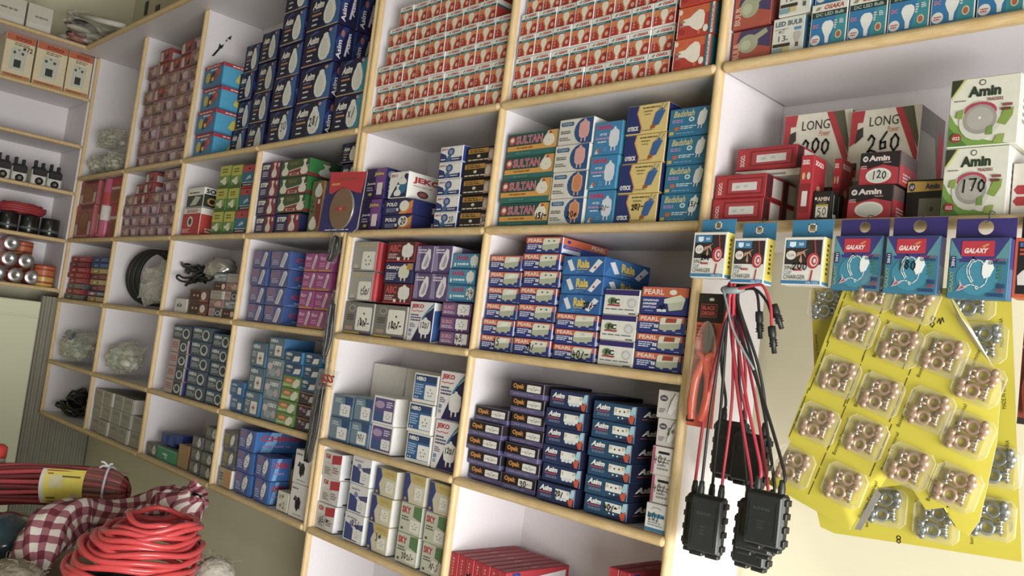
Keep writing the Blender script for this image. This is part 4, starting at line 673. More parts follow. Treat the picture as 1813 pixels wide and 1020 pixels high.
def stack(name, desc, where, key, bl, br, tl, n, cols=1, y=.015, d=.17, sh=None, hand=None, heights=None, group=None, jit=1.0, z0=None, hcol=None, cat='box', keyf=None, xlim=None):
    """n rows x cols of cartons whose front face spans the given pixels on the plane y; z snaps to the shelf"""
    if -.01 <= y <= .031: y = .006
    P, Q, T = at(*bl, y), at(*br, y), at(*tl, y)
    zb = shelf_top(sh) if sh else (z0 if z0 is not None else P.z)
    x0, x1, z1 = P.x, Q.x, T.z
    if xlim: x0 = max(x0, xlim[0]); x1 = min(x1, xlim[1])
    for i in range(len(UX)):
        if x0 < UX[i] + .0095 and x1 > UX[i] + .06: x0 = max(x0, UX[i] + (.0125 if i not in (4,) else .021))
        if x1 > UX[i] - .0095 and x0 < UX[i] - .06: x1 = min(x1, UX[i] - (.0125 if i not in (4,) else .021))
    d = min(d, DEEP - y - .012)
    h = (z1 - zb) / n; w = (x1 - x0) / cols
    out = []
    for c_ in range(cols):
        for r in range(heights[c_] if heights else n):
            kk = keyf(r, c_) if keyf else (key[min(r, len(key) - 1)] if isinstance(key, (list, tuple)) else key)
            if kk is None: continue
            pos = []
            if n > 1:
                top = (heights[c_] if heights else n) - 1
                pos.append('bottom' if r == 0 else ('top' if r == top else ORD[r + 1] + ' from bottom'))
            hd = hand if (hand and r == 0 and (hcol is None or hcol == c_)) else None
            if cols > 1:
                lab = f"{desc}, {ORD[c_ + 1]} from left, {'bottom row' if r == 0 else ORD[r + 1] + ' row up'}, {where}"
            elif n > 1: lab = f"{desc}, {pos[0]} of its stack, {where}"
            else: lab = f"{desc}, {where}"
            hh = h * .985
            o = put(name, kk, x0 + (c_ + .5) * w + rnd.uniform(-.0015, .0015) * jit, y + rnd.uniform(0, .007) * jit, zb + r * h + .0002, w * .965, hh, d - .012, lab, group,
                    rnd.uniform(-.007, .007) * jit * min(1, .07 / max(w, .02)), hd, cat)
            out.append(o)
    return out

# ------------------------------------------------------------------ stock: right-hand wide bay, from the top down
# bulb cartons stacked like bricks
def wall_of_bulbs(where, group, bay, zrow, spec, y=.006, h=None):
    z = shelf_top('S')
    for r, (xa, xb, n) in enumerate(spec):
        w = (xb - xa) / n; yy = y + (0.004 * (r % 2)) + (.012 if r > 3 else 0)
        for c_ in range(n):
            put('bulb_carton', 'osaka', xa + (c_ + .5) * w, yy + rnd.uniform(0, .005), z + r * zrow + .0002, w * .965, zrow * .985, .15,
                f"orange bulb carton, {ORD[c_ + 1]} from left, {'bottom row' if r == 0 else ORD[r + 1] + ' row up'}, {where}", group, rnd.uniform(-.006, .006))
a, b, t = at(902.5, 182.8, .006), at(1181.8, 131.5, .006), at(906, 148, .006)
zrow5 = .0545
xa, xb = UX[5] + .014, b.x
w8 = (xb - xa) / 8
wall_of_bulbs('right of two', 'orange bulb cartons in the top bays', 5, zrow5, [(xa, xb, 8), (xa, xb, 8), (xa + .004, xb + .003, 8), (xa + .002, xb + .008, 8), (xa + .004, xb + .010, 8), (xa, xb + .012, 8)])
a, b = at(1184, 131, .0), at(1251, 119, .0)
for r in range(4):
    put('bulb_carton', 'osaka_red', (a.x + b.x) / 2 + .006 + .001 * r, -.001 + .002 * (r % 2), shelf_top('S') + r * .0665 + .0002, b.x - a.x - .002, .0655, .062,
        f"red carton with bulb lying sideways, {['bottom', 'second from bottom', 'third from bottom', 'top'][r]} of its stack, beside pale post", 'red sideways bulb cartons')
xa = UX[4] + .024; xb = UX[5] - .014
zrow4 = .0585
w9 = (xb - xa) / 9
wall_of_bulbs('left of two', 'orange bulb cartons in the top bays', 4, zrow4,
              [(xa, xb, 9), (xa + .004, xb, 9), (xa + .002, xb - .004, 9), (xa + .03, xb + .0, 8), (xa + .014, xb - 1.3 * w9, 7), (xa + .052, xb - 2.2 * w9, 6)])
for k, (dx, r) in enumerate(((.0, 5), (.066, 5), (.03, 6))):
    z_ = shelf_top('S') + r * zrow4
    put('bulb_carton', 'osaka', xb - .13 + dx * .95, .185, z_ + (-.02 if r < 6 else -.02), .056, .056, .045,
        f"orange bulb carton set back, {['left', 'right', 'top'][k]} of three behind the tall wall of cartons", 'orange bulb cartons in the top bays')


stack('plug_carton', 'green and yellow plug carton', 'next to pale post', 'sultan', (876.3, 404.1), (966.4, 401.6), (899, 237.6), 4, sh='A', hand=('15/-', .76, .2, .98, .6))
stack('plug_carton', 'grey plug carton with blue circle', 'right of green cartons', ['carpo_orange', 'carpo_orange', 'carpo', 'carpo'], (966.4, 401.6), (1029, 400.3), (987.7, 212.5), 4, y=.004, sh='A', hand=('20~', .56, .16, .86, .56))
stack('plug_carton', 'sky-blue carton with white plug', 'left of yellow cartons', 'sahar', (1030.3, 400.3), (1081, 399.1), (1052.8, 216.3), 3, y=.022, sh='A', hand=('30/-', .46, .24, .86, .7))
stack('plug_carton', 'yellow carton with navy wave', 'right bay of four stacks', 'oteck', (1084, 399), (1159.3, 397.8), (1111.7, 187.8), 4, y=-.004, sh='A', d=.15, hand=('20/-', .4, .26, .7, .8))
stack('plug_carton', 'teal carton with gold script', 'beside tall post', 'badshah', (1163, 396.6), (1237, 394), (1196, 192), 4, y=.02, sh='A', hand=('15/-', .7, .4, .98, .8))

# second row: switch and socket modules
stack('switch_carton', 'orange and blue switch carton', 'next to left post', 'pearl_rock', (838.8, 622.9), (901.4, 630.4), (863.8, 451.3), 6, sh='B', y=.012, hand=('35', .4, .2, .64, .9))
stack('socket_carton', 'orange and blue two-pin socket carton', 'second column in bay', 'pearl_two', (903.5, 631.7), (969, 639.2), (926.4, 418.8), 7, sh='B', y=.008, hand=('35/', .38, .1, .6, .9))
stack('switch_carton', 'orange and blue bell-push carton', 'under three blue cartons', 'pearl_bell', (972, 641.7), (1047, 650.4), (984, 552.8), 3, sh='B', y=.0, d=.15, hand=('40/-', .5, .0, .9, .8))
P = at(984, 552.8, .0)
stack('socket_carton', 'blue carton with yellow lettering', 'on the bell-push cartons', 'raia', (984, 552), (1060, 560), (1001, 452.6), 3, y=.0, z0=P.z + .001, d=.17, hand=('30/-', .6, .05, .92, .8))
stack('fan_regulator_carton', 'white carton with purple band', 'beside the bell-push cartons', 'jfc', (1051.7, 652), (1116, 659), (1068, 510), 3, sh='B', y=.016, hand=None)
stack('switch_carton', 'orange and blue carton with red rocker', 'beside right post', 'pearl_red', (1117, 657), (1202, 667), (1129.3, 555.3), 3, sh='B', y=.004, d=.14)
P = at(1129.3, 555.3, .004)
stack('dimmer_carton', 'larger orange and blue dimmer carton', 'on the red rocker cartons', 'pearl_dim', (1129.3, 555.3), (1216, 562), (1133, 505.2), 1, y=.004, d=.14, z0=P.z + .001, hand=('~', .38, .1, .56, .4))

# third row
stack('socket_carton', 'black and purple socket carton', 'leftmost column', 'opak', (816.3, 851.3), (876, 862.2), (830.8, 715.3), 5, sh='C', y=.016, jit=2.6)
stack('socket_carton', 'black and purple socket carton', 'taller second column', 'opak', (879.7, 864), (941, 882), (903.5, 671.8), 7, sh='C', y=.006, jit=2.6, hand=('30', .55, .2, .75, .8))
stack('switch_carton', 'navy switch carton with orange corner', 'middle column of bay', 'asim_switch', (946.8, 885.8), (1016, 904), (974, 688), 6, sh='C', y=.004, d=.20, jit=2, hand=('20/', .5, .2, .72, .9))
stack('socket_carton', 'teal navy two-pin socket carton', 'right of navy switch cartons', 'asim_socket', (1024.8, 904), (1103, 927.5), (1052, 708), 6, sh='C', y=.004, d=.20, jit=2, hand=('40/-', .48, .2, .8, .85))
Z = shelf_top('C'); P = at(1137.3, 940, .0); Q = at(1177, 949, .0)
zt = at(1161, 688, .0).z; hs = (zt - Z) / 5.1
for r, (k, lab) in enumerate((('blue_tag', 'small white carton with blue foot, bottom of the narrow stack beside right post'), ('pink_tag', 'small white carton with pink edge, second in the narrow stack beside right post'),
                              ('pink_tag', 'small white carton with pink edge, third in the narrow stack beside right post'), ('china_grey', 'grey carton with white lens and scribble, under the topmost of the narrow stack'), ('china_grey', 'grey carton with white lens, topmost of the narrow stack beside right post'))):
    put('carton', k, (P.x + Q.x) / 2 + .002 * (r % 2), .002 + .005 * (r % 2), Z + r * hs * 1.02 + .0002, Q.x - P.x - .002, hs * 1.005, .12, lab, 'small cartons in the narrow stack', rnd.uniform(-.02, .02), ('40/-', .08, .2, .95, .85, .034) if r < 3 else (('8~', .5, .2, .9, .9, .03) if r == 3 else None))

# red lamp cartons standing on the lowest shelf
Z = shelf_top('D'); xs = [at(792 + k * 11.1, 974 + k * 3.9, .004).x for k in range(9)]
zt = at(792, 974, .004).z; w = .0265; x = max(xs[0], UX[5] + .0125)
for k in range(7):
    put('lamp_carton', 'red_lamp', x + w * (k + .5), .004 + .002 * (k % 2), Z + .0002, w * .94, zt - Z, .205, f"slim red lamp carton standing on edge, {ORD[k + 1]} from left on the lowest shelf", 'slim red lamp cartons', rnd.uniform(-.002, .002), ('25', .15, .3, .85, .6, .06) if k == 2 else None)
P = at(1050, 1019, .03)
for k in range(2):
    put('lamp_carton', 'red_lamp', at(1075, 1018, .03).x + .027 * k, .05, Z + .0002, .0255, at(1105, 1012, .05).z - Z, .165, f"slim red lamp carton, {['left', 'right'][k]} of two standing apart near the right post", 'slim red lamp cartons')

# ------------------------------------------------------------------ left wide bay
stack('phone_carton', 'purple carton with yellow lettering', 'behind red hanging card', 'purple_phone', (633, 407.8), (668, 407.8), (638, 299.5), 2, sh='A', y=.02, d=.07, xlim=(UX[4] + .021, 9))
stack('plug_carton', 'navy and orange plug carton', 'right of purple cartons', 'polo', (671, 408.3), (725.5, 408.3), (680, 354), 2, sh='A', y=.012, d=.2, hand=('20', .64, .3, .82, .8))
P = at(682, 352.5, .012)
stack('plug_carton', 'white carton with red lettering', 'on the navy orange cartons', 'jeko_flat', (684, 352), (718, 352), (688, 305), 1, y=.014, z0=P.z, d=.14)
stack('plug_carton', 'white and blue plug carton', 'middle of left bay', 'two_pin_blue', (761.8, 406.5), (803.4, 404), (779, 261.3), 5, sh='A', y=.02, d=.18, hand=('20', .68, .3, .9, .8))
stack('switch_carton', 'gold and black carton', 'beside middle post', 'gold_black', (806, 404), (860, 402.8), (832, 260.5), 5, sh='A', y=.028, hand=('50', .8, .3, .96, .7))

stack('socket_carton', 'grey carton with white socket', 'left of two on shelf', 'grey_sock', (604.5, 587.6), (656, 593.9), (612.5, 533), 1, sh='B', y=.012, d=.16, hand=('180/-', .5, .2, .92, .5), xlim=(UX[4] + .021, 9))
stack('socket_carton', 'grey carton with white socket', 'right of two, beside tall plug carton', 'grey_sock', (658, 595.2), (714.5, 602.7), (666, 537.6), 1, sh='B', y=.012, d=.16, hand=('180/-', .46, .2, .9, .55))
P = at(612.5, 532, .012)
stack('socket_carton', 'silver carton with red side', 'on the left grey carton', 'silver_red', (612, 532), (653, 536), (627.8, 426.6), 2, y=.014, z0=P.z + .002, d=.10, hand=('150/', .5, .1, .92, .5), xlim=(UX[4] + .021, 9))
P = at(667, 536.6, .02)
stack('plug_carton', 'dark plug carton with red lettering', 'right of red sides', ['abc', 'century', 'abc'], (671.8, 536), (722, 540), (684, 427.8), 3, y=.016, z0=P.z + .001, hand=None)
stack('plug_carton', 'tall white carton with blue wave', 'right of grey socket cartons', 'jeko_tall', (717.2, 604), (762, 610), (728, 532), 1, sh='B', y=.006, d=.08, hand=('120/', .5, .3, .9, .52))
P = at(727, 531, .02)
stack('plug_carton', 'violet carton with white lens', 'over tall white carton', 'purple_lens', (725, 531), (787, 536), (743, 434), 2, cols=2, y=.02, z0=P.z + .001)
stack('socket_carton', 'purple carton with white adaptor', 'lower right corner', 'purple_three', (773, 614), (826, 619), (787, 534), 3, sh='B', y=.012, hand=('45', .56, .3, .8, .8))
P = at(787, 533, .012)
stack('plug_carton', 'pale blue carton with pink lettering', 'on purple cartons', 'sahar_flat', (788, 532), (836, 533.5), (803, 447.8), 3, y=.02, z0=P.z + .001, hand=('24', .72, .2, .98, .8))

stack('socket_carton', 'blue-grey socket carton', 'first stack in bay', 'bluegrey_sock', (580.5, 779.1), (616, 784.4), (590.4, 696.6), 2, sh='C', y=.012, d=.2, xlim=(UX[4] + .021, 9))
stack('socket_carton', 'blue-grey socket carton', 'second stack in bay', 'bluegrey_sock', (617.5, 784.4), (650, 793.7), (625.4, 700.3), 2, sh='C', y=.012, d=.2, hand=('90/', .4, .2, .8, .6))
stack('socket_carton', 'white carton with violet label', 'before blank cartons', 'white_purple', (649.5, 799), (689.7, 807), (661.7, 697.8), 2, sh='C', y=.006, d=.15)
P = at(655.5, 694, .14)
for k, (pa, pb) in enumerate((((655, 694), (714, 697)), ((715, 697), (776, 700)))):
    A, B_, T = at(*pa, .13), at(*pb, .13), at(663, 642.7, .13)
    put('carton', 'plain_white', (A.x + B_.x) / 2, .13, shelf_top('C') + .0002, B_.x - A.x - .003, T.z - shelf_top('C'), .085, ['blank white carton at the back, left of two behind violet-labelled cartons', 'blank white carton at the back, right of two beside blue-labelled cartons'][k], 'blank white cartons')
stack('socket_carton', 'white carton with blue label', 'left of tall plug cartons', 'hero', (712, 814), (756, 823), (731, 658), 3, sh='C', y=.01, d=.14)
stack('plug_carton', 'tall white carton with blue wave', 'lower stack beside middle post', 'jeko_tall', (758, 825.4), (803, 838.7), (779, 654), 2, sh='C', y=.008, d=.1, hand=('120/', .5, .3, .9, .52))

stack('socket_carton', 'white carton with red flag', 'lowest row', 'km', (552.5, 936), (588, 950), (575.5, 796.3), 3, sh='D', y=.006, d=.16, hand=('35/~', .2, .2, .7, .5), xlim=(UX[4] + .021, 9))
stack('socket_carton', 'white and slate-blue socket carton', 'lowest row', 'navy_white_sock', (605, 951), (639.4, 968.4), (626.2, 804.3), 3, sh='D', y=.008, d=.16, hand=('25/', .4, .5, .8, .85))
stack('socket_carton', 'yellow and blue socket carton', 'tall stack lowest row', 'yellow_sock', (645, 969.7), (682, 985.6), (666, 825.4), 3, sh='D', y=.008, d=.16, hand=('3~', .4, .4, .7, .7))
stack('socket_carton', 'cream carton with green corner', 'fourth stack lowest row', ['sky', 'sky', 'yellow_sock'], (695, 987), (733, 1006.8), (708.3, 832), 3, sh='D', y=.008, d=.16, hand=('300/-', .3, .1, .9, .4))
stack('socket_carton', 'cream carton with green corner', 'rightmost stack lowest row', ['sky', 'sky', 'yellow_sock'], (740, 1009.4), (780, 1022.7), (748, 846.6), 3, sh='D', y=.008, d=.16, hand=('~/', .4, .1, .9, .5))

# ------------------------------------------------------------------ four narrow bays, right to left
xl = (UX[2] + .0125, UX[4] - .021)
stack('bulb_carton', 'blue and red carton with toy robots', 'top shelf', 'robots', (338, 279), (372, 274), (362, 119), 4, sh='S', y=.012, d=.13)
stack('bulb_carton', 'navy bulb carton, small', 'third column set back', 'asim_narrow', (406, 263), (431, 258), (436, 80), 4, sh='S', y=.075, d=.13, jit=1.5)
stack('bulb_carton', 'navy bulb carton, small', 'fourth column set back', 'asim_narrow', (433, 258), (464, 252), (462, 60), 4, sh='S', y=.06, d=.13, jit=1.5)
stack('bulb_carton', 'navy bulb carton with white dome', 'middle column', 'asim', (466.3, 251.7), (510, 243), (492.6, -22), 5, sh='S', y=.008, d=.18, hand=('30', .56, .3, .84, .65))
stack('bulb_carton', 'navy bulb carton with white dome', 'wide column', 'asim', (513, 241.7), (571, 230.4), (541, -58), 5, sh='S', y=.0, d=.078, hand=('28/', .54, .2, .84, .65))
stack('bulb_carton', 'navy bulb carton with cyan side', 'beside double post', 'asim_cyan', (583, 231.7), (636, 223), (597.8, 110), 2, sh='S', y=.012, hand=('*/', .54, .2, .8, .7))
for dr in (1, 2):
    for r in (2, 3, 4):
        h_ = (at(541, -58, .006).z - shelf_top('S')) / 5; A, B_ = at(513, 241.7, .006), at(571, 230.4, .006)
        put('bulb_carton', 'asim', (A.x + B_.x) / 2 + .002 * dr, .006 + .074 * dr, shelf_top('S') + r * h_ + .0002, (B_.x - A.x) * .965, h_ * .985, .068, f"navy bulb carton {['', 'one', 'two'][dr]} deep behind the wide column, {ORD[r + 1]} from bottom", 'navy bulb cartons behind')

stack('bulb_carton', 'navy and maroon bulb carton', 'left end of bay', 'step', (443.5, 414), (480, 411.5), (453, 290), 4, sh='A', y=.012)
stack('bulb_carton', 'navy and maroon bulb carton', 'alone under green cartons', 'step', (482, 411.5), (525, 410.3), (484, 379), 1, sh='A', y=.01)
P = at(484, 378, .01)
stack('lamp_carton', 'green and red lamp carton', 'middle of bay', 'green_lamp', (484, 378), (535, 374), (496, 285), 3, y=.01, z0=P.z + .001, d=.16)
stack('lamp_carton', 'green and brown lamp carton on end', 'left of red hanging card', 'green_lamp_tall', (540, 410.3), (560, 411.5), (549, 320), 1, sh='A', y=-.003, d=.08)
stack('bulb_carton', 'navy bulb carton with half dome', 'behind red hanging card', 'asim_narrow', (585, 408), (616, 407), (596, 251), 4, sh='A', y=.05)

stack('plug_carton', 'lilac-blue plug carton', 'first column, third bay', 'chima', (431.3, 569), (459, 572.6), (445, 442.8), 4, sh='B', y=.012, d=.1)
stack('plug_carton', 'lilac-blue plug carton', 'second column, blue sides', 'chima', (462.6, 572.6), (496, 577.6), (478.8, 444), 4, sh='B', y=.01, d=.19)
stack('plug_carton', 'magenta plug carton with ochre base', 'next to black pouch', 'master', (521.5, 578), (572, 584), (541.4, 447.8), 4, cols=2, sh='B', y=.016)

stack('socket_carton', 'small bright blue carton', 'left corner of bay', 'small_blue', (402.5, 725.4), (426, 729), (411.3, 673), 2, sh='C', y=.012, d=.10)
stack('socket_carton', 'steel-blue socket carton', 'second column of bay', 'hera_sock', (428, 733), (455, 738), (447, 604), 3, sh='C', y=.014, d=.10)
stack('plug_carton', 'grey-teal carton with pale shapes', 'third column of bay', ['lotus', 'lotus', 'lotus', 'hera_sock'], (456, 745), (484, 750.4), (476.7, 595), 4, sh='C', y=.012, d=.12)
stack('socket_carton', 'green or blue carton', 'column before white carton', ['green_sock'] * 4 + ['hera_blue'] * 2, (485.5, 754), (517, 763), (498, 618), 6, sh='C', y=.01, d=.14)
stack('socket_carton', 'brown or blue carton', 'beside hanging clear pouch', ['brown_sock'] * 3 + ['hera_blue'] * 3, (519, 764), (547, 772), (536, 623), 6, sh='C', y=.016, d=.14)
A, B_ = at(503, 622, .1), at(560, 628, .1)
put('carton', 'plain_white', (A.x + B_.x) / 2, .165, shelf_top('C') + .0002, B_.x - A.x, at(505, 596, .165).z - shelf_top('C'), .055, 'plain white carton lying at the back over the blue cartons', None)

stack('plug_carton', 'grey and yellow plug carton', 'left end, lowest row', ['beige_flat', 'grey_yellow', 'grey_yellow'], (384, 857), (406, 866), (402.5, 762), 3, sh='D', y=.014, d=.14)
stack('plug_carton', 'blue and lilac socket carton', 'tall column, lowest row', 'chima_sock', (409, 872), (437, 885), (433, 758), 3, sh='D', y=.010, d=.2)
stack('plug_carton', 'blue and lilac socket carton', 'short column, lowest row', 'chima_sock', (443.5, 889), (470, 898), (457, 803), 2, sh='D', y=.006, d=.09)
stack('carton', 'cream carton with pen marks', 'beside white cartons on lowest shelf', 'cream_pen', (485, 903.5), (505, 910), (490, 866.5), 1, sh='D', y=.008, d=.05)
A, B_ = at(493, 868, .08), at(514, 872, .08)
put('carton', 'brown_plain', (A.x + B_.x) / 2, .08, shelf_top('D') + .0002, B_.x - A.x, at(497, 824, .08).z - shelf_top('D'), .1, 'plain brown carton standing behind the cream pen-marked carton', None)
stack('carton', 'white carton with black figure', 'beside double post', 'white_figure', (507.5, 914), (536, 926), (518.5, 791), 2, sh='D', y=.006, d=.09)

# second bay from the corner post on (third pigeonhole column)
A = at(328, 369, .0)
stack('bulb_carton', 'red and white carton', 'under black-lettered white carton', 'sogo_red', (319, 414), (351, 414), (324, 369), 1, sh='A', y=.004, d=.12)
P = at(328, 368, .004)
stack('bulb_carton', 'white and dark green carton with black lettering', 'on the red carton', 'sogo_white', (328, 368), (357, 368), (334, 333), 1, y=.006, z0=P.z + .001, d=.11)
stack('bulb_carton', 'green and yellow bulb carton', 'first column', 'green_bulb', (371, 412.8), (390.7, 411.5), (386, 293.8), 3, sh='A', y=.02, d=.12)
stack('bulb_carton', 'green and yellow bulb carton', 'second column', 'green_bulb', (392, 411.5), (411, 411.5), (408, 292.6), 3, sh='A', y=.02, d=.12)
stack('bulb_carton', 'red and blue small carton', 'third column, right of green', 'blue_red_small', (412, 411.5), (437, 409), (426, 293), 3, sh='A', y=.02, d=.12)
stack('carton', 'white carton with pen scribble', 'under black cable', 'white_pen', (304, 554), (325, 556), (308, 527), 1, sh='B', y=.01, d=.08)
stack('bulb_carton', 'brown carton with pale lamp', 'middle of cable shelf', 'brown_bulbcard', (329, 556), (363, 559), (336, 511), 2, sh='B', y=.012, d=.1)
stack('bulb_carton', 'grey and rust small carton', 'right end of cable shelf', ['hera_pink', 'brown_bulbcard', 'grey_pack'], (366, 560), (415, 566), (381, 483), 5, cols=2, sh='B', y=.02, d=.1, keyf=lambda r, c: ['hera_pink', 'brown_bulbcard', 'pink_small', 'lotus', 'grey_pack'][(r * 2 + c) % 5])
stack('plug_carton', 'slate and pink plug carton', 'left column of dark cartons', ['hera_pink'] * 4 + ['hera'], (288, 694), (320, 701.6), (313, 575), 5, sh='C', y=.012, d=.13)
stack('plug_carton', 'dark slate plug carton', 'middle column of dark cartons', 'hera', (324, 703), (357, 711.6), (350, 577.6), 5, sh='C', y=.010, d=.13)
stack('plug_carton', 'dark slate plug carton', 'right column of dark cartons', 'hera', (359.4, 711.6), (390.7, 720.4), (379, 589), 5, sh='C', y=.012, d=.13)
for k, (a, b, t, key, lab) in enumerate((((258, 806), (276, 811), (262, 782), 'grey_plug', 'small grey-green carton at the left end of the lowest shelf, beside emerald carton'),
        ((276, 811), (311, 821), (278, 787), 'small_green', 'emerald green carton lying on the lowest shelf'), ((312, 823), (330, 828), (316, 784), 'brown_plain', 'tan carton between emerald carton and grey plug cartons'))):
    A, B_, T = at(*a, .012), at(*b, .012), at(*t, .012)
    put('carton', key, (A.x + B_.x) / 2, .012, shelf_top('D') + .0002, B_.x - A.x - .002, T.z - shelf_top('D'), .09, lab)
A = at(280, 786, .03)
for k in range(3):
    put('carton', 'small_royal', A.x + .045 + .062 * k, .03, at(278, 786, .012).z + .004 + (.014 if k == 2 else 0), .058, .036, .06, f"royal blue small carton, {['left', 'middle', 'right'][k]} of three lying on the emerald and tan cartons", 'royal blue small cartons', .05 * (k - 1))
stack('plug_carton', 'grey plug carton', 'left column, lowest row', 'grey_plug', (331, 838), (348, 848), (343, 770), 3, sh='D', y=.012, d=.12)
stack('plug_carton', 'grey plug carton', 'right column, lowest row', 'grey_plug', (350, 848), (371, 856), (363, 753), 4, sh='D', y=.012, d=.12)

# columns nearest the corner
P = at(235.4, 293.8, .014)
stack('small_carton', 'dusty pink small carton', 'tall stack', ['pink_small'], (236, 293.8), (328, 281.3), (261, 100), 9, cols=5, sh='S', y=.014, d=.12, group='dusty pink small cartons', jit=1.6, heights=[8, 9, 8, 9, 9], keyf=lambda r, c: 'loose_red' if (r > 6 and c in (1, 2, 3)) or (c == 1 and r in (5,)) else ('pink_small' if (r + c) % 3 else 'pink_small_b'))
stack('small_carton', 'mauve small carton', 'short stack', ['pink_small_b'], (210, 416.5), (305, 412.8), (222, 311), 6, cols=6, sh='A', y=.014, d=.12, group='mauve small cartons', jit=1.6, heights=[4, 5, 6, 4, 6, 6], keyf=lambda r, c: 'loose_red' if (c in (1, 2) and r > 2) else ('pink_small_b' if (r + c) % 3 else 'pink_small'))
stack('small_carton', 'pale grey small carton', 'second bay', 'grey_pack', (155, 762), (243, 799), (170, 686.6), 3, cols=5, sh='D', y=.012, d=.14, group='pale grey small cartons', jit=1.4, heights=[3, 3, 3, 3, 2])

# orange-topped cartons on the left wall's shelf (front faces +x)
for k, (a, b, t) in enumerate((((0, 130), (53, 147), (5, 49)), ((55, 147), (110, 166), (66, 66)), ((111, 167), (158, 182), (122, 87)))):
    X = LX - .006
    A, B_, T = atx(*a, X), atx(*b, X), atx(*t, X)
    yr, yl = min(max(A.y, B_.y), -.0205), min(A.y, B_.y)
    h = min(T.z, TOPZ - .003) - (LZ[0] + LIPT)
    put('meter_carton', 'cream_meter', X, (yr + yl) / 2, LZ[0] + LIPT + .0006, (yr - yl) * .98, h, .12,
        f"cream carton with orange top and grey device, {['left', 'middle', 'right'][k]} of three on the left wall", 'cream and orange cartons', math.pi / 2, ('~72', .6, .6, .95, .8, .02) if k == 0 else None)

# ------------------------------------------------------------------ right-hand open shelf
y = .012
stack('bulb_carton', 'red film-wrapped carton with clear bulb', 'left end of top right shelf', 'red_bulb_wrap', (1288, 111), (1360, 98), (1294, 56), 1, sh='S', y=.006, d=.1)
P = at(1294, 54, .006)
put('bulb_carton', 'red_bulb_wrap', (at(1290, 54, .006).x + at(1363, 40, .006).x) / 2, .01, P.z + .001, .082, .07, .1, 'red film-wrapped carton with clear bulb, upper of two at the shelf end')
stack('bulb_carton', 'white LED bulb carton with blue side', 'left of blue bulb cartons', 'led13', (1362, 97), (1420, 86.5), (1369.6, 33.2), 1, sh='S', y=-.004, d=.075, jit=.6)
A, B_, T = at(1362, 97, .006), at(1420, 86.5, .006), at(1369.6, 33.2, .006)
put('bulb_carton', 'led13', (A.x + B_.x) / 2 + .008, .008, T.z + .001, (B_.x - A.x) * .96, T.z - shelf_top('S'), .075, 'white LED bulb carton on top of another, left of blue bulb cartons')
A, B_, T = at(1430, 85.3, .004), at(1822, 20, .004), at(1434.4, 10, .004)
n = 5; w = (at(1813, 20, .004).x - A.x) / 5
for c_ in range(6):
    for r in range(2):
        put('bulb_carton', 'dcled', A.x + w * (c_ + .5), .004 + rnd.uniform(0, .004) + .008 * r, shelf_top('S') + r * (T.z - shelf_top('S')) + .0003, w * .965, (T.z - shelf_top('S')) * .985, .08,
            f"blue bulb carton with white heading, {ORD[c_ + 1]} from left, {'bottom' if r == 0 else 'upper'} row, right-hand top shelf", 'blue bulb cartons')
ZA = shelf_top('A') - .004
def one(name, key, a, b, t, y, d, label, z=None, hand=None, rz=0, group=None):
    A, B_, T = at(*a, y), at(*b, y), at(*t, y); z = ZA if z is None else z
    put(name, key, (A.x + B_.x) / 2, y, z + .0002, B_.x - A.x - .001, T.z - z, d, label, group, rz, hand)
    return T.z
one('lamp_carton', 'long', (1372, 385), (1492, 380), (1383, 207), .12, .09, 'white and red emergency lamp carton at the back, left of two, partly hidden', hand=('200', .3, .62, .74, .8, .02))
one('lamp_carton', 'long', (1490, 385), (1620, 380), (1500, 199), .105, .11, 'white and red emergency lamp carton, larger of two, with grey worn side', hand=('260', .26, .6, .76, .82, .02))
zt = None
for r in range(2):
    A, B_, T = at(1253, 392, .004), at(1349, 389.3, .004), at(1262, 311.3, .004)
    h = (T.z - ZA) / 2
    put('torch_carton', 'red_torch', (A.x + B_.x) / 2 + .003, .004 + .003 * r, ZA + r * h + .0002, B_.x - A.x - .008, h * .985, .06, f"red lamp carton lying flat, {['bottom', 'middle'][r]} of the pile at the shelf's left end", 'red lamp cartons')
    put('torch_carton', 'red_torch', (A.x + B_.x) / 2 + .003, .07, ZA + r * h + .0002, B_.x - A.x - .008, h * .985, .06, f"red lamp carton lying flat behind the {['bottom', 'middle'][r]} one of the pile", 'red lamp cartons')
    zt = ZA + 2 * h
A, B_ = at(1297, 303, .03), at(1412, 297, .03)
put('carton', 'white_red', (A.x + B_.x) / 2, .04, zt + .001, B_.x - A.x, at(1298.5, 303.4, .03).z - zt, .1, 'white and red carton lying between the flat red lamp cartons')
z2 = at(1298.5, 303.4, .03).z + .001
put('torch_carton', 'red_torch', (A.x + B_.x) / 2 - .002, .036, z2 + .001, (B_.x - A.x) * .94, at(1303, 264, .03).z - z2, .06, 'red lamp carton lying flat, topmost of the pile at the left end', 'red lamp cartons', -.03)
one('lamp_carton', 'red_slim', (1409, 386), (1444, 384), (1416, 276), .0, .05, 'slim upright red carton with worn red side, front of two', rz=.06)
one('lamp_carton', 'red_slim', (1452, 386), (1482, 384), (1454, 283), .055, .045, 'slim upright red carton standing further back, beside the lamp cartons')
z = one('carton', 'amin_small', (1425, 388), (1470, 386.5), (1430, 340), .006, .045, 'small black carton with yellow stripe and price, front of shelf', hand=('50', .24, .1, .8, .4, .04))
one('carton', 'amin_small', (1440, 388), (1482, 386.5), (1446, 332), .055, .03, 'small black carton with yellow stripe, standing behind the priced one')
z = one('carton', 'amin_black', (1497, 388), (1582, 385.5), (1508, 330), .012, .07, 'black and red carton with white disc lamp, lower of two')
one('carton', 'amin_black', (1518, 330), (1594, 326), (1521, 272), .02, .07, 'black and red carton with white disc lamp, upper of two, priced', z=z + .001, hand=('120', .32, .14, .72, .44, .03))
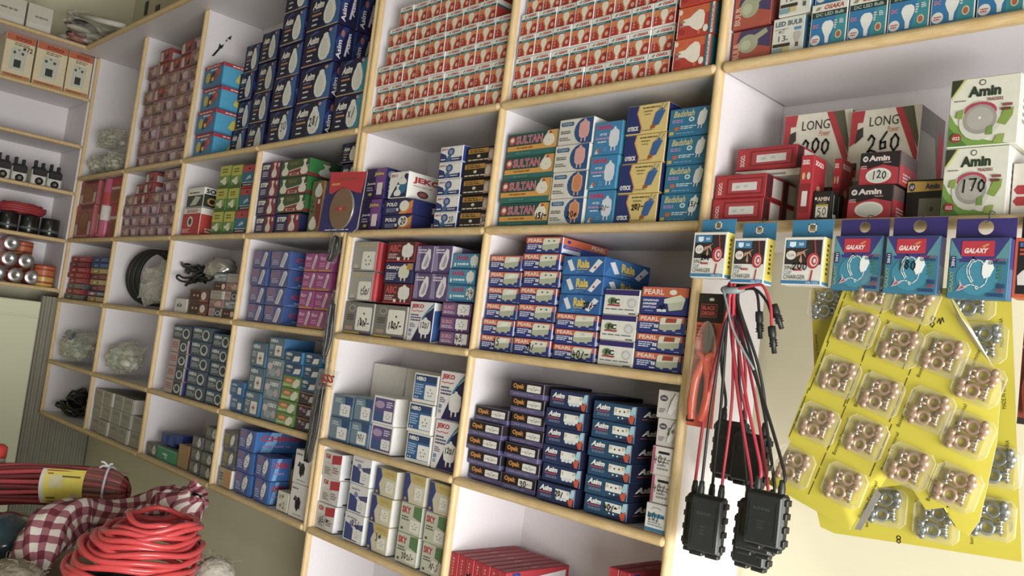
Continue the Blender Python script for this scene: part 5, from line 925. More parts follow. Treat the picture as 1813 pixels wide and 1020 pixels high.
one('carton', 'amin_yellow', (1589, 386), (1668, 384), (1594, 320), .05, .09, 'black carton with yellow band and grey lamp, left of green cartons')
z = one('lamp_carton', 'amin_green', (1663, 384), (1782, 382), (1668, 265.5), .006, .07, 'white and green carton with round lamp, lower of two, priced', hand=('170', .28, .32, .7, .54, .028))
one('lamp_carton', 'amin_green', (1674.6, 264), (1800, 259), (1684, 143.8), .004, .07, 'white and green carton with round lamp, upper of two', z=z + .001, rz=.02)
one('lamp_carton', 'red_hex', (1784, 383), (1870, 380), (1790, 290), .02, .06, 'white carton with red hexagons at the right edge of the shelf')

# ------------------------------------------------------------------ things hanging along the right-hand shelf edge
D['clip_charger'] = ('#dcdad2', {'F': [('r', '#2f2a2a', .04, .42, .97, .95), ('r', '#2779a8', .06, .78, .56, .94), ('p', '#d6e6ee', .14, .82, .22, .79, .3, .82, .3, .91, .14, .91), ('t', '#d6e6ee', 'DLD', .38, .83, .5, .89, 'B'), ('e', '#d8d2c8', .2, .62, .13, .1), ('t', '#3a3434', '2.1A', .12, .59, .28, .65, ''),
     ('p', '#b98a6a', .34, .58, .5, .66, .6, .56, .54, .7, .64, .76, .48, .7, .36, .68), ('p', '#b98a6a', .42, .5, .46, .66, .5, .5, .48, .44), ('p', '#a83038', .76, .94, .8, .94, .86, .6, .82, .6), ('p', '#a83038', .76, .3, .8, .3, .76, .02, .72, .02), ('e', '#b8303c', .78, .5, .16, .17), ('e', '#d6d0cc', .8, .5, .1, .12), ('e', '#b8303c', .81, .5, .07, .09), ('e', '#d6d0cc', .82, .5, .035, .05),
     ('t', '#2a2a2c', '3IN1', .06, .3, .3, .39, ''), ('t', '#3a6a84', 'CLIP', .06, .2, .26, .28, ''), ('t', '#2a2a2c', 'CHARGER', .06, .1, .62, .19, ''), ('l', '#a83038', .3, .26, .56, .34, 1), ('r', '#2779a8', 0, 0, 1, .065), ('t', '#d6e6ee', 'DB-122S', .66, .012, .96, .05, '')],
     'R': [('r', '#d0c02c', 0, .06, 1, 1), ('r', '#2779a8', 0, 0, 1, .065), ('l', '#4a4420', .35, .2, .65, .9, 7)], 'T': [('r', '#2a7fae', 0, 0, 1, 1)]})
galaxy = [('r', '#2a7690', 0, 0, 1, 1), ('p', '#3a3478', 0, 1, 1, 1, .82, .6, .18, .6), ('p', '#4c8a94', .0, .66, .0, 1, .22, .66), ('p', '#4c8a94', 1, .66, 1, 1, .78, .66), ('e', '#2f86a0', .5, .34, .36, .3), ('r', '#b8283a', .2, .7, .76, .96), ('t', '#e3d3d0', 'GALAXY', .25, .75, .66, .84, 'Bi'), ('p', '#c9803c', .58, .84, .68, .9, .64, .92, .54, .87), ('r', '#2a2a5c', .02, .5, .12, .7), ('v', '#c9cfd8', '3IN1', .04, .52, .1, .68),
     ('p', '#dfe4e2', .62, .32, .72, .36, .78, .5, .74, .62, .64, .64, .58, .54, .58, .4), ('h', '#dfe4e2', '@', .24, .22, .76, .66, .018), ('p', '#c9b3b8', .2, .3, .26, .2, .36, .18, .24, .12, .16, .1, .22, .2), ('p', '#a84a5c', .18, .12, .3, .16, .26, .2), ('t', '#b04a68', 'PORTABLE', .68, .62, .98, .66, ''), ('t', '#22486c', 'CHARGER', .68, .56, .98, .61, 'B'), ('l', '#3f7a4c', .84, .3, .94, .54, 4), ('t', '#22386c', '3IN1', .84, .16, .98, .24, 'B'), ('t', '#a82c4c', 'CLIP', .84, .1, .98, .15, 'B'), ('t', '#22386c', 'CHARGER', .68, .02, .98, .08, 'B'), ('v', '#8a9a5c', 'GALAXY', .03, .08, .1, .44)]
D['galaxy'] = ('#2f6c8c', {'F': galaxy, 'R': [('p', '#3a3478', 0, .5, 1, .5, 1, 1, 0, 1), ('r', '#4a6a94', 0, 0, 1, .5)], 'T': [('r', '#3f3a78', 0, 0, 1, 1)], 'L': [('r', '#3a3478', 0, 0, 1, 1)]})
D['black_orange'] = ('#c4552c', {'F': [('r', '#1c1a1a', .06, .05, .94, .95), ('t', '#4a6aa8', 'E', .1, .86, .2, .93, 'B'), ('l', '#b8442c', .1, .7, .9, .84, 2), ('p', '#b9846a', .4, .4, .8, .4, .8, .66, .5, .7), ('p', '#d0cac0', .1, .2, .3, .2, .34, .4, .2, .46, .08, .36)], 'R': [('r', '#1c1a1a', 0, 0, 1, 1)]})

def hanging_box(key, tl, bl, br, dep, y, hdr, label, tabc, hole, group, hand=None, rz=0):
    """carton hung from a flat card tab; hdr = top-left and top-right pixel of the tab"""
    T, A, B_ = at(*tl, y), at(*bl, y), at(*br, y)
    w, h = B_.x - A.x, T.z - A.z
    root = empty('hanging_charger_box', ((A.x + B_.x) / 2, y, A.z), label, 'box', group, rz)
    o = bpy.data.objects.new('carton', carton_mesh(key, w, h, dep, hand)); C.objects.link(o); o.parent = root
    H = at(*hdr, y + dep)
    m = MB(); hh = H.z - T.z - .0; c = hole * .5; y0, y1 = dep - .0022, dep - .0006; zc = h + hh * .58
    if tabc[0] == 's':    # square hole with a pale rim
        k = c; m.box(-w / 2, y0, h, -k, y1, h + hh, tabc[1]); m.box(k, y0, h, w / 2, y1, h + hh, tabc[1]); m.box(-k, y0, h, k, y1, zc - k, tabc[1]); m.box(-k, y0, zc + k, k, y1, h + hh, tabc[1])
        for a, b in ((-k, -k * .72), (k * .72, k)): m.box(a, y0 - .0004, zc - k, b, y0, zc + k, W_)
        for a, b in ((-k, -k * .72), (k * .72, k)): m.box(-k, y0 - .0004, zc + a, k, y0, zc + b, W_)
    else:                 # round punched hole
        n = 20; ring = [(c * math.cos(2 * math.pi * i / n), zc + c * math.sin(2 * math.pi * i / n)) for i in range(n)]
        L, Rr, b, t = -w / 2, w / 2, h, h + hh
        def outer(a):
            dx, dz = math.cos(a), math.sin(a); s = min((Rr if dx > 0 else -L) / abs(dx) if abs(dx) > 1e-6 else 9, ((t - zc) if dz > 0 else (zc - b)) / abs(dz) if abs(dz) > 1e-6 else 9)
            return (dx * s, zc + dz * s)
        angs = sorted([2 * math.pi * i / n for i in range(n)] + [math.atan2(q - zc, p) % (2 * math.pi) for p in (L, Rr) for q in (b, t)])
        for yy in (y0, y1):
            vs = []; 
            for a in angs: vs += [(c * math.cos(a), yy, zc + c * math.sin(a)), (outer(a)[0], yy, outer(a)[1])]
            k = len(angs); m.add(vs, [(2 * i, 2 * i + 1, (2 * i + 3) % (2 * k), (2 * i + 2) % (2 * k)) for i in range(k)], tabc[1])
        k = len(angs)
        vs = [(c * math.cos(a), yy, zc + c * math.sin(a)) for a in angs for yy in (y0, y1)]
        m.add(vs, [(2 * i, 2 * i + 1, (2 * i + 3) % (2 * k), (2 * i + 2) % (2 * k)) for i in range(k)], tabc[1])
        vs = [(outer(a)[0], yy, outer(a)[1]) for a in angs for yy in (y0, y1)]
        m.add(vs, [(2 * i, 2 * i + 1, (2 * i + 3) % (2 * k), (2 * i + 2) % (2 * k)) for i in range(k)], tabc[1])
    m.build('hang_tab', root)
    m = MB(); z2 = ZS['A'] + .004 - A.z
    m.tube(smooth_path([(0, dep - .006, zc + c * .6), (.001, dep + .004, zc + c * 1.1), (.001, dep + .006, max(z2, zc + c)), (.0, -y - .012, max(z2, zc + c) + .003)], 4), .0008, '#3a3a3a', 5)
    m.build('hook', root)
    return root
BL = ('s', '#2a80ac'); PU = ('r', '#352c72')
hanging_box('clip_charger', (1220, 411.3), (1221, 490.8), (1281, 489), .024, -.062, (1237, 390), 'white and black clip charger box, first from the post, pen price on front', BL, .0135, 'white clip charger boxes', ('200', .3, .36, .56, .5, .03))
hanging_box('clip_charger', (1290, 421.5), (1292, 501), (1351, 502), .028, -.058, (1307, 396), 'white and black clip charger box, second from the post, without a pen price', BL, .0135, 'white clip charger boxes')
hanging_box('clip_charger', (1379, 419.8), (1381, 503.5), (1453, 506), .026, -.062, (1398, 391), 'white and black clip charger box, third from post, beside purple-headed boxes, price 200', BL, .0145, 'white clip charger boxes', ('200', .26, .3, .66, .44, .03))
hanging_box('galaxy', (1469, 418), (1470, 512.8), (1556, 514.5), .020, -.058, (1484, 390), 'purple and turquoise charger box, first of three, next to white charger boxes', PU, .018, 'purple and turquoise charger boxes')
hanging_box('galaxy', (1560, 418), (1561, 518.5), (1657, 523), .024, -.062, (1568, 387), 'purple and turquoise charger box, middle of three, with pen price 180', PU, .02, 'purple and turquoise charger boxes', ('180', .26, .34, .62, .62, .024))
hanging_box('galaxy', (1673.5, 421.5), (1674, 527), (1782, 531.4), .022, -.066, (1677, 389), 'purple and turquoise charger box, third of three, hanging lowest over yellow cards', PU, .021, 'purple and turquoise charger boxes')
hanging_box('black_orange', (1788, 421), (1789, 527), (1880, 530), .03, -.05, (1792, 385), 'black and orange charger box cut off at the right edge', ('r', '#2a2422'), .02, None)

# pliers on a carded blister
y = -.022
A, B_, T, T2 = at(1214, 752, y), at(1256, 752, y), at(1237, 519, y), at(1284, 520, y)
pk = empty('pliers_pack', (A.x, y, A.z), 'red-handled pliers on an orange blister card hanging beside the post', 'pliers')
w, h = B_.x - A.x + .006, T.z - A.z
m = MB(); m.slab([(0, 0, 0), (w, 0, 0), (w, 0, h), (0, 0, h)], (0, -1, 0), .0016, '#cf5a3c', '#cfcac0')
m.art((0, -.0001, 0), (1, 0, 0), (0, 0, 1), (0, -1, 0), w, h, [('r', '#26211f', 0, .78, 1, 1), ('e', '#d0ccc6', .5, .955, .1, .012), ('r', '#a83a30', .12, .82, .74, .92), ('r', '#2c2422', .15, .825, .71, .915), ('t', '#c0483a', 'BLACK', .18, .875, .68, .905, 'B'), ('t', '#c0483a', 'DECKER', .18, .835, .68, .865, 'B'),
      ('l', '#7d2c22', .06, .66, .3, .76, 4), ('r', '#d98a74', .1, .5, .26, .64), ('v', '#8d3326', 'PLIERS', .06, .1, .14, .4), ('r', '#221f1e', 0, .03, .3, .075)])
m.build('backing_card', pk)
pl = bpy.data.objects.new('pliers', None); C.objects.link(pl); pl.parent = pk
px_ = lambda u, v: (u * w, -.012, v * h)
m = MB(); m.slab([px_(.56, .56), px_(.5, .66), px_(.53, .74), px_(.62, .775), px_(.72, .77), px_(.8, .7), px_(.78, .6), px_(.7, .55)], (0, -1, 0), .009, M('#8f908c', .3, .9), M('#77787a', .35, .9))
m.box(w * .63, -.0124, h * .6, w * .645, -.0119, h * .77, '#3a3a3c')
m.build('jaw', pl)
red = M('#d0502f', .35, coat=.3); dk = M('#2f2826', .5)
m = MB(); m.tube(smooth_path([px_(.3, .55), px_(.42, .53), px_(.56, .5), px_(.5, .44), px_(.36, .36), px_(.3, .24), px_(.3, .12), px_(.34, .05)], 6), lambda t: .0045 + .0045 * min(1, t * 2.2) - .002 * max(0, t - .8) * 5, red, 10)
m.build('handle', pl)
m = MB(); m.tube(smooth_path([px_(.92, .54), px_(.8, .535), px_(.66, .5), px_(.72, .44), px_(.82, .36), px_(.84, .24), px_(.76, .12), px_(.66, .05)], 6), lambda t: .0045 + .0040 * min(1, t * 2.2) - .002 * max(0, t - .8) * 5, red, 10)
m.build('handle', pl)
m = MB(); m.slab([px_(.52, .4), px_(.74, .42), px_(.8, .3), px_(.72, .14), px_(.56, .06), px_(.5, .2)], (0, -1, 0), .005, dk, dk); m.build('grip_insert', pl)
m = MB(); m.blob((w * .56, -.012, h * .42), (w * .44, .015, h * .37), BLIS, 20, 12); m.build('blister', pk)

# solar junction boxes hung by their cables
DARK = M('#1d2120', .42, scale=40, var=.15, spec=.35); DARK2 = M('#242827', .4, scale=40, var=.12)
TIE = at(1297, 512, -.05)
def junction(cx, cy, y, w, h, rz, label, reds, blacks, tilt=0.0):
    c = at(cx, cy, y)
    root = empty('junction_box', c, label, 'junction box', 'black solar junction boxes', rz)
    m = MB(); m.box(-w / 2, .004, -h / 2, w / 2, .024, h / 2, DARK, .004)
    for s in (-1, 1):
        for k in range(4):
            zc = -h * .36 + k * h * .24; m.box(s * (w / 2 + .001) - .003, .006, zc - .005, s * (w / 2 + .001) + .003, .021, zc + .005, DARK, .001)
    for k in (-1, 1): m.box(k * w * .25 - .012, .006, -h / 2 - .005, k * w * .25 + .012, .020, -h / 2 + .002, DARK, .0015)
    m.build('housing', root)
    m = MB(); m.box(-w * .47, -.0015, -h * .46, w * .47, .0045, h * .46, DARK2, .0025)
    for s in (-1, 1): m.box(s * w * .36 - .0008, -.0024, -h * .34, s * w * .36 + .0008, -.0014, h * .34, DARK)
    m.art((-w * .3, -.0017, -h * .3), (1, 0, 0), (0, 0, 1), (0, -1, 0), w * .6, h * .6, [('l', '#343a38', .05, .74, .95, .9, 1), ('l', '#343a38', .3, .2, .6, .5, 3)])
    m.build('lid', root)
    inv = Matrix.Rotation(-rz, 3, 'Z')
    for k, (side, col, nm) in enumerate(((-1, 'r', 0), (1, 'b', 1))):
        gx = side * w * .32
        m = MB(); m.lathe([(.0, 0), (.0052, 0), (.0058, .004), (.0058, .012), (.0048, .017), (.0046, .022), (.003, .024)], DARK2, 12, Matrix.Translation((gx, .013, h / 2 - .002))); m.build('cable_gland', root)
        top = inv @ (TIE + Vector((rnd.uniform(-.008, .010), rnd.uniform(-.006, .012), rnd.uniform(-.01, .004))) - c)
        a = Vector((gx, .013, h / 2 + .018)); mid = a.lerp(top, .45) + inv @ Vector((rnd.uniform(-.004, .004) + side * .006, .0, 0))
        m = MB(); m.tube(smooth_path([a, a + Vector((0, 0, .02)), mid, top + Vector((0, 0, -.02)), top + Vector((0, 0, .012))], 7), .0027, M('#b8283e', .4) if (col == 'r') ^ (reds == 0) else M('#1f1f22', .4), 8)
        m.build('cable', root)
    return root
junction(1350, 920, -.105, .064, .086, .0, 'black junction box with plain lid, frontmost of the cluster right of the post', 1, 1)
junction(1334, 934, -.076, .064, .084, .05, 'black junction box directly behind the frontmost one, edge peeping out', 1, 1)
junction(1326, 958, -.046, .062, .084, .0, 'black junction box lowest of the cluster, mostly hidden behind two others', 0, 1)
junction(1247, 930, -.07, .058, .098, .12, 'black junction box on the left, closest to the post, hanging low', 0, 1)
junction(1233, 925, -.035, .052, .096, .1, 'black junction box behind the left one, touching the post', 1, 1)
junction(1322, 812, -.018, .064, .085, -.05, 'black junction box high at the back above the cluster', 1, 1)
junction(1286, 795, .016, .062, .10, .0, 'black junction box at the very back beside the panel, its ribs showing', 0, 0)
m = MB()
o = TIE; pts = [(o.x + .017 * math.cos(a), o.y + .012 * math.sin(a) + .002, o.z + .004 * math.sin(a)) for a in [k * math.pi / 8 for k in range(16)]]
m.tube(pts, .006, M('#7d8c8c', .45), 8, closed=True)
m.tube(smooth_path([(o.x - .012, o.y - .012, o.z), at(1287, 540, -.07), at(1300, 590, -.075), at(1335, 655, -.07)], 6), .0022, M('#7d8c8c', .45), 6)
m.tube(smooth_path([(o.x, o.y, o.z + .006), (o.x + .002, o.y + .02, ZS['A'] - .03), (o.x, -.014, ZS['A'] - .012)], 5), .0015, M('#7d8c8c', .45), 6)
tag(m.build('cable_tie'), 'grey tie binding the red and black cables under the shelf edge, loose tail hanging', 'cable tie')
for (pts_, col, c0, c1, lab) in (((( 1302, 511), (1325, 503), (1340, 520), (1344, 552)), '#1f1f22', (1344, 552), (1346, 600), 'black cable end with plug connector, nearest the tie'),
        (((1302, 513), (1338, 505), (1352, 508), (1364, 540), (1366, 578)), '#b8283e', (1366, 578), (1371, 626), 'red cable end with long black connector, hanging lowest'),
        (((1304, 515), (1336, 512), (1358, 535), (1368, 562)), '#1f1f22', (1370, 540), (1384, 582), 'black cable end with connector slanting outward behind the red one')):
    yy = -.045 - .012 * (col == '#b8283e')
    A = at(*c0, yy); B_ = at(*c1, yy)
    r_ = empty('connector_lead', A, lab, 'cable', 'cable ends with connectors')
    m = MB(); m.tube([p - A for p in smooth_path([at(*q, yy) for q in pts_] + [A.lerp(B_, .15)], 6)], .0026, M(col, .4), 8); m.build('cable', r_)
    m = MB(); d = (B_ - A); q = d.to_track_quat('Z', 'X').to_matrix().to_4x4(); L = d.length
    m.lathe([(0, 0), (.0062, 0), (.0066, .006), (.0066, L * .36), (.0052, L * .4), (.0055, L * .44), (.0055, L * .7), (.0042, L * .74), (.0042, L), (0, L)], DARK, 12, q)
    for k in range(3): m.box(-.0068 if k else -.002, -.002, L * (.5 + .1 * k), .0068, .002, L * (.55 + .1 * k), DARK, 0, q)
    m.build('connector', r_)

# yellow blister cards of battery terminals
YEL = M('#c9bc00', .4, scale=14, var=.06, coat=.1); CU = M('#c2a084', .38, .55, scale=200, var=.25); AG = M('#a9b2b4', .28, .85, scale=200, var=.2)
def terminal_mesh(mat):
    m = MB()
    def ring(cx, cz, r, a0):
        n = 16; m.tube([(cx + r * math.cos(2 * math.pi * k / n), -.006, cz + r * math.sin(2 * math.pi * k / n)) for k in range(n)], .0032, mat, 8, closed=True)
        d = Vector((math.cos(a0), 0, math.sin(a0))); e = Vector((-d.z, 0, d.x))
        for s in (-1, 1):
            p = Vector((cx, -.006, cz)) + d * r + e * s * .0042
            m.tube([p, p + d * .012], .0026, mat, 8)
        p = Vector((cx, -.006, cz)) + d * (r + .009)
        m.tube([p - e * .010, p + e * .010], .0024, M('#c9c2b8', .25, .9), 8); m.tube([p + e * .008, p + e * .012], .0046, M('#c9c2b8', .25, .9), 6)
        q = Vector((cx, -.006, cz)) - d * (r + .006)
        m.blob(q, (.008, .005, .007), mat, 10, 6); m.tube([q - e * .009, q + e * .009], .0036, mat, 8)
        m.blob(q + e * .009 + Vector((0, -.003, 0)), (.0052, .004, .0052), mat, 10, 6); m.blob(q - e * .009 + Vector((0, -.003, 0)), (.0052, .004, .0052), mat, 10, 6)
    ring(.002, .012, .0088, math.pi * 1.03); ring(-.004, -.013, .0088, math.pi * .03)
    return m.mesh('terminal_pair')
def dome_mesh():
    m = MB(); m.box(-.032, -.0125, -.029, .032, .0, .029, BLIS, .009); return m.mesh('blister')
TM = {'cu': terminal_mesh(CU), 'ag': terminal_mesh(AG)}; DM = dome_mesh()
def blisters(root, R0, spots, y, ang, kind):
    for cx, cy in spots:
        p = at(1360 + cx / 1.9625, 500 + cy / 1.9625, y) - R0
        o = bpy.data.objects.new('blister', DM); C.objects.link(o); o.parent = root; o.location = p; o.rotation_euler.y = ang
        t = bpy.data.objects.new('terminal_pair', TM[kind]); C.objects.link(t); t.parent = o
def outline(pts, y): return [at(1360 + a / 1.9625, 500 + b / 1.9625, y) for a, b in pts]
def vtext(m, s, p, q, h, mat, side=(0, -1, 0), off=.0003):
    """text from p towards q (points in the card's plane), letters h tall"""
    p, q = Vector(p), Vector(q); u = (q - p); L = u.length; u.normalize(); n = Vector((0, -1, 0)); v = n.cross(u)
    vs, fs, asp = text_geo(s, ''); m.add([p + u * (a * L) + v * (b * h) + n * off for a, b in vs], fs, mat)
yb = -.012
R0 = at(1436, 525, yb)
bk = empty('blister_card', R0, 'yellow card of silver battery terminals hanging straight, behind the tilted card', 'blister card')
m = MB(); m.slab([p - R0 for p in outline([(148, 20), (165, 400), (170, 800), (182, 850), (230, 872), (500, 912), (882, 972), (862, 500), (845, 20)], yb)], (0, -1, 0), .0012, YEL, '#b8b3a0')
INKC = '#3f3d12'
for a, b in (((180, 110), (168, 20)), ((185, 290), (172, 180))): vtext(m, 'Battery Terminal', at(1360 + a[0] / 1.9625, 500 + a[1] / 1.9625, yb) - R0, at(1360 + b[0] / 1.9625, 500 + b[1] / 1.9625, yb) - R0, .006, INKC)
for x_, y_ in ((820, 225), (828, 440), (842, 650), (852, 868)): vtext(m, 'MADE IN CHINA', at(1360 + x_ / 1.9625, 500 + y_ / 1.9625, yb) - R0, at(1360 + (x_ - 4) / 1.9625, 500 + (y_ - 100) / 1.9625, yb) - R0, .0055, INKC)
for x_, y_, l_ in ((530, 880, 120), (352, 850, 60), (718, 910, 60)): vtext(m, 'Battery Terminal', at(1360 + x_ / 1.9625, 500 + y_ / 1.9625, yb) - R0, at(1360 + (x_ - 5) / 1.9625, 500 + (y_ - l_) / 1.9625, yb) - R0, .006, INKC)
vtext(m, '8', at(1360 + 462 / 1.9625, 500 + 880 / 1.9625, yb) - R0, at(1360 + 445 / 1.9625, 500 + 878 / 1.9625, yb) - R0, .012, '#1f1f16')
m.build('backing_card', bk)
blisters(bk, R0, [(212, 75), (715, 62), (752, 210), (800, 640), (412, 778), (590, 832), (778, 820)], yb - .001, 0.0, 'ag')
yf = -.046
R1 = at(1495, 518, yf)
fc = empty('blister_card', R1, 'torn yellow card of copper battery terminals hanging tilted in front', 'blister card')
m = MB(); OUT = [(262, 20), (75, 540), (88, 552), (15, 700), (300, 858), (376, 715), (500, 700), (560, 790), (640, 780), (660, 850), (705, 880), (740, 830), (792, 560), (806, 350), (775, 285), (700, 150), (632, 40)]
P_ = outline(OUT, yf)
def bend(p):  # the card leans out at its lower edge and curls at the right
    t = (R1.z - p.z) / .36; return Vector((p.x, yf - .018 * t * t + (.014 * max(0, (p.x + .48) / .12) ** 2), p.z))
# fan the outline into a curved sheet with thickness
cen = Vector((sum(p.x for p in P_) / len(P_), 0, sum(p.z for p in P_) / len(P_)))
fine = []
for i in range(len(P_)):
    a, b = P_[i], P_[(i + 1) % len(P_)]
    for k in range(4): fine.append(a.lerp(b, k / 4))
RN = 7; N_ = len(fine)
for dy, mt in ((0, YEL), (.0013, M('#b9b5a2', .6))):
    vs = []
    for r in range(RN):
        t = r / (RN - 1)
        for p in fine:
            q = Vector((cen.x + (p.x - cen.x) * t, 0, cen.z + (p.z - cen.z) * t)); q = bend(q); vs.append(Vector((q.x, q.y + dy, q.z)) - R1)
    m.add(vs, [(r * N_ + i, r * N_ + (i + 1) % N_, (r + 1) * N_ + (i + 1) % N_, (r + 1) * N_ + i) for r in range(RN - 1) for i in range(N_)], mt, True)
e0 = [bend(p) - R1 for p in fine]
m.add(e0 + [p + Vector((0, .0013, 0)) for p in e0], [(i, (i + 1) % N_, (i + 1) % N_ + N_, i + N_) for i in range(N_)], '#cfc9b0')
n0_ = len(m.v)
FS = [(315, 158), (255, 328), (187, 492), (108, 640), (465, 222), (400, 392), (350, 540), (284, 705), (615, 255), (570, 445), (505, 640), (735, 352), (703, 530), (665, 712), (380, 28), (520, 72)]
dn = at(1360 + 187 / 1.9625, 500 + 492 / 1.9625, yf) - at(1360 + 315 / 1.9625, 500 + 158 / 1.9625, yf)
ang = math.atan2(-dn.x, -dn.z)
for i, (cx, cy) in enumerate(FS):
    p = bend(at(1360 + cx / 1.9625, 500 + cy / 1.9625, yf)) - R1
    o = bpy.data.objects.new('blister', DM); C.objects.link(o); o.parent = fc; o.location = p + Vector((0, -.0008, 0)); o.rotation_euler.y = ang
    t = bpy.data.objects.new('terminal_pair', TM['cu']); C.objects.link(t); t.parent = o
    if i not in (14, 15, 3, 11, 12, 13):
        u = dn.normalized(); s = Vector((-u.z, 0, u.x))
        if s.x < 0: s = -s
        c_ = bend(at(1360 + cx / 1.9625, 500 + cy / 1.9625, yf) + s * .043) - R1
        vtext(m, 'Battery Terminal', c_ + u * .034 + Vector((0, -.0012, 0)), c_ - u * .026 + Vector((0, -.0012, 0)), .0065, INKC)
        c_ = bend(at(1360 + cx / 1.9625, 500 + cy / 1.9625, yf) - s * (.038 if i < 4 else .047)) - R1
        m.art(c_ + u * .04 + Vector((0, -.0012, 0)), -u, -s, (0, -1, 0), .085, .0022, [('l', INKC, 0, 0, 1, 1, 1)])
c_ = bend(at(1655, 570, yf)) - R1
m.art(c_ + Vector((-.008, -.001, -.01)), (1, 0, 0), (0, 0, 1), (0, -1, 0), .022, .02, [('h', '#1f1f16', '8~', 0, 0, 1, 1, .07)])
for k in range(n0_, len(m.v)):
    q = bend(Vector(m.v[k]) + R1); m.v[k] = (m.v[k][0], q.y - R1.y - .0007, m.v[k][2])
m.build('backing_card', fc)
m = MB()   # torn white edge curling forward
q = [at(1676, 512, yf - .012), at(1700, 560, yf - .012), at(1722, 585, yf - .008), at(1757, 648, yf - .004), at(1730, 615, yf + .002), at(1698, 572, yf + .002)]
m.slab([p - R1 for p in q], (0, -1, 0), .0012, '#dcd8c8'); m.build('torn_edge', fc)
m = MB(); q = outline([(300, 858), (376, 718), (392, 735), (322, 862)], yf - .017); m.slab([p - R1 for p in q], (0, -1, 0), .001, '#8d8a80'); m.build('torn_edge', fc)

# red card at the right edge, below the black and orange box
y = .0
A = at(1800, 750, y); T = at(1796, 532, y)
rc = empty('pliers_pack', (A.x, y, A.z), 'dark red card with orange pliers cut off at the right edge', 'pliers')
m = MB(); h = T.z - A.z; w = .07
m.slab([(0, 0, 0), (w, 0, 0), (w, 0, h), (0, 0, h)], (0, -1, 0), .0015, '#8a3a2c', '#cfcac0')
m.art((0, -.0001, 0), (1, 0, 0), (0, 0, 1), (0, -1, 0), w, h, [('r', '#26211f', 0, .86, 1, 1), ('r', '#9c5a5c', .1, .1, .9, .5), ('r', '#2a2624', 0, 0, 1, .05)]); m.build('backing_card', rc)
m = MB(); m.slab([(.01, -.008, h * .62), (.035, -.008, h * .62), (.045, -.008, h * .86), (.02, -.008, h * .86)], (0, -1, 0), .006, M('#9a9a94', .3, .8)); m.build('jaw', rc)
for s in (0, 1):
    m = MB(); m.tube(smooth_path([(.008 + .02 * s, -.01, h * .64), (.018 + .014 * s, -.01, h * .5), (.012 + .034 * s, -.01, h * .3), (.016 + .026 * s, -.01, h * .08)], 5), .006, red, 8); m.build('handle', rc)

# ------------------------------------------------------------------ hanging on the double post: red card with sanding disc, clear pouches of leads
y = -.034
q = [at(*p, y) for p in ((586.5, 305), (650.4, 303.8), (632, 404), (624, 411.5), (562.7, 410.3), (574, 352))]
R2 = q[4].copy()
dc = empty('cutting_disc_pack', R2, 'red and navy card with brown mesh disc hanging on the double post', 'cutting disc')
m = MB(); m.slab([p - R2 for p in q], (0, -1, 0), .0016, '#2c2a6c', '#b9b5ab')
hd = [at(*p, y) for p in ((586.5, 305), (650.4, 303.8), (640, 342), (630, 340), (617, 336), (600, 336), (588, 344), (583, 342))]
m.poly([p - R2 + Vector((0, -.0006, 0)) for p in hd], '#c92f3c')
a, b = at(598, 322, y), at(637, 312, y)
m.art(a - R2 + Vector((0, -.0008, 0)), (1, 0, 0), (0, 0, 1), (0, -1, 0), b.x - a.x, b.z - a.z, [('l', '#7d5a2c', .05, .1, .95, .8, 1), ('p', '#7d5a2c', .4, .9, .6, .9, .5, 1.3)])
a, b = at(588, 329, y), at(603, 324, y)
m.art(a - R2 + Vector((0, -.0008, 0)), (1, 0, 0), (0, 0, 1), (0, -1, 0), b.x - a.x, b.z - a.z, [('r', '#d0a03c', 0, 0, 1, 1)])
a, b = at(575, 409, y), at(617, 405, y)
m.art(a - R2 + Vector((0, -.0008, 0)), (1, 0, 0), (0, 0, 1), (0, -1, 0), b.x - a.x, b.z - a.z, [('l', W_, 0, 0, 1, 1, 1)])
m.build('backing_card', dc)
c_ = at(605, 370, y - .003); rr = (at(605, 334, y).z - at(605, 407, y).z) / 2
Rm = Matrix.Translation(c_ - R2) @ Matrix.Rotation(math.pi / 2, 4, 'X')
m = MB(); m.lathe([(rr * .98, -.003), (rr, -.001), (rr, .002), (rr * .97, .003)], M('#a9a69c', .3, .6), 36, Rm)
m.lathe([(0, .0032), (rr * .3, .0032), (rr * .97, .0030)], M('#84664c', .7, scale=900, var=.35, bump=.5), 36, Rm)
m.art(c_ - R2 + Vector((-rr * .55, -.0036, -rr * .2)), (1, 0, 0), (0, 0, 1), (0, -1, 0), rr * 1.1, rr * .4, [('l', '#a83a34', 0, .1, 1, .9, 1), ('e', '#c9403c', .5, .5, .12, .3), ('e', '#e0d0c8', .5, .5, .04, .1)])
m.build('disc', dc)

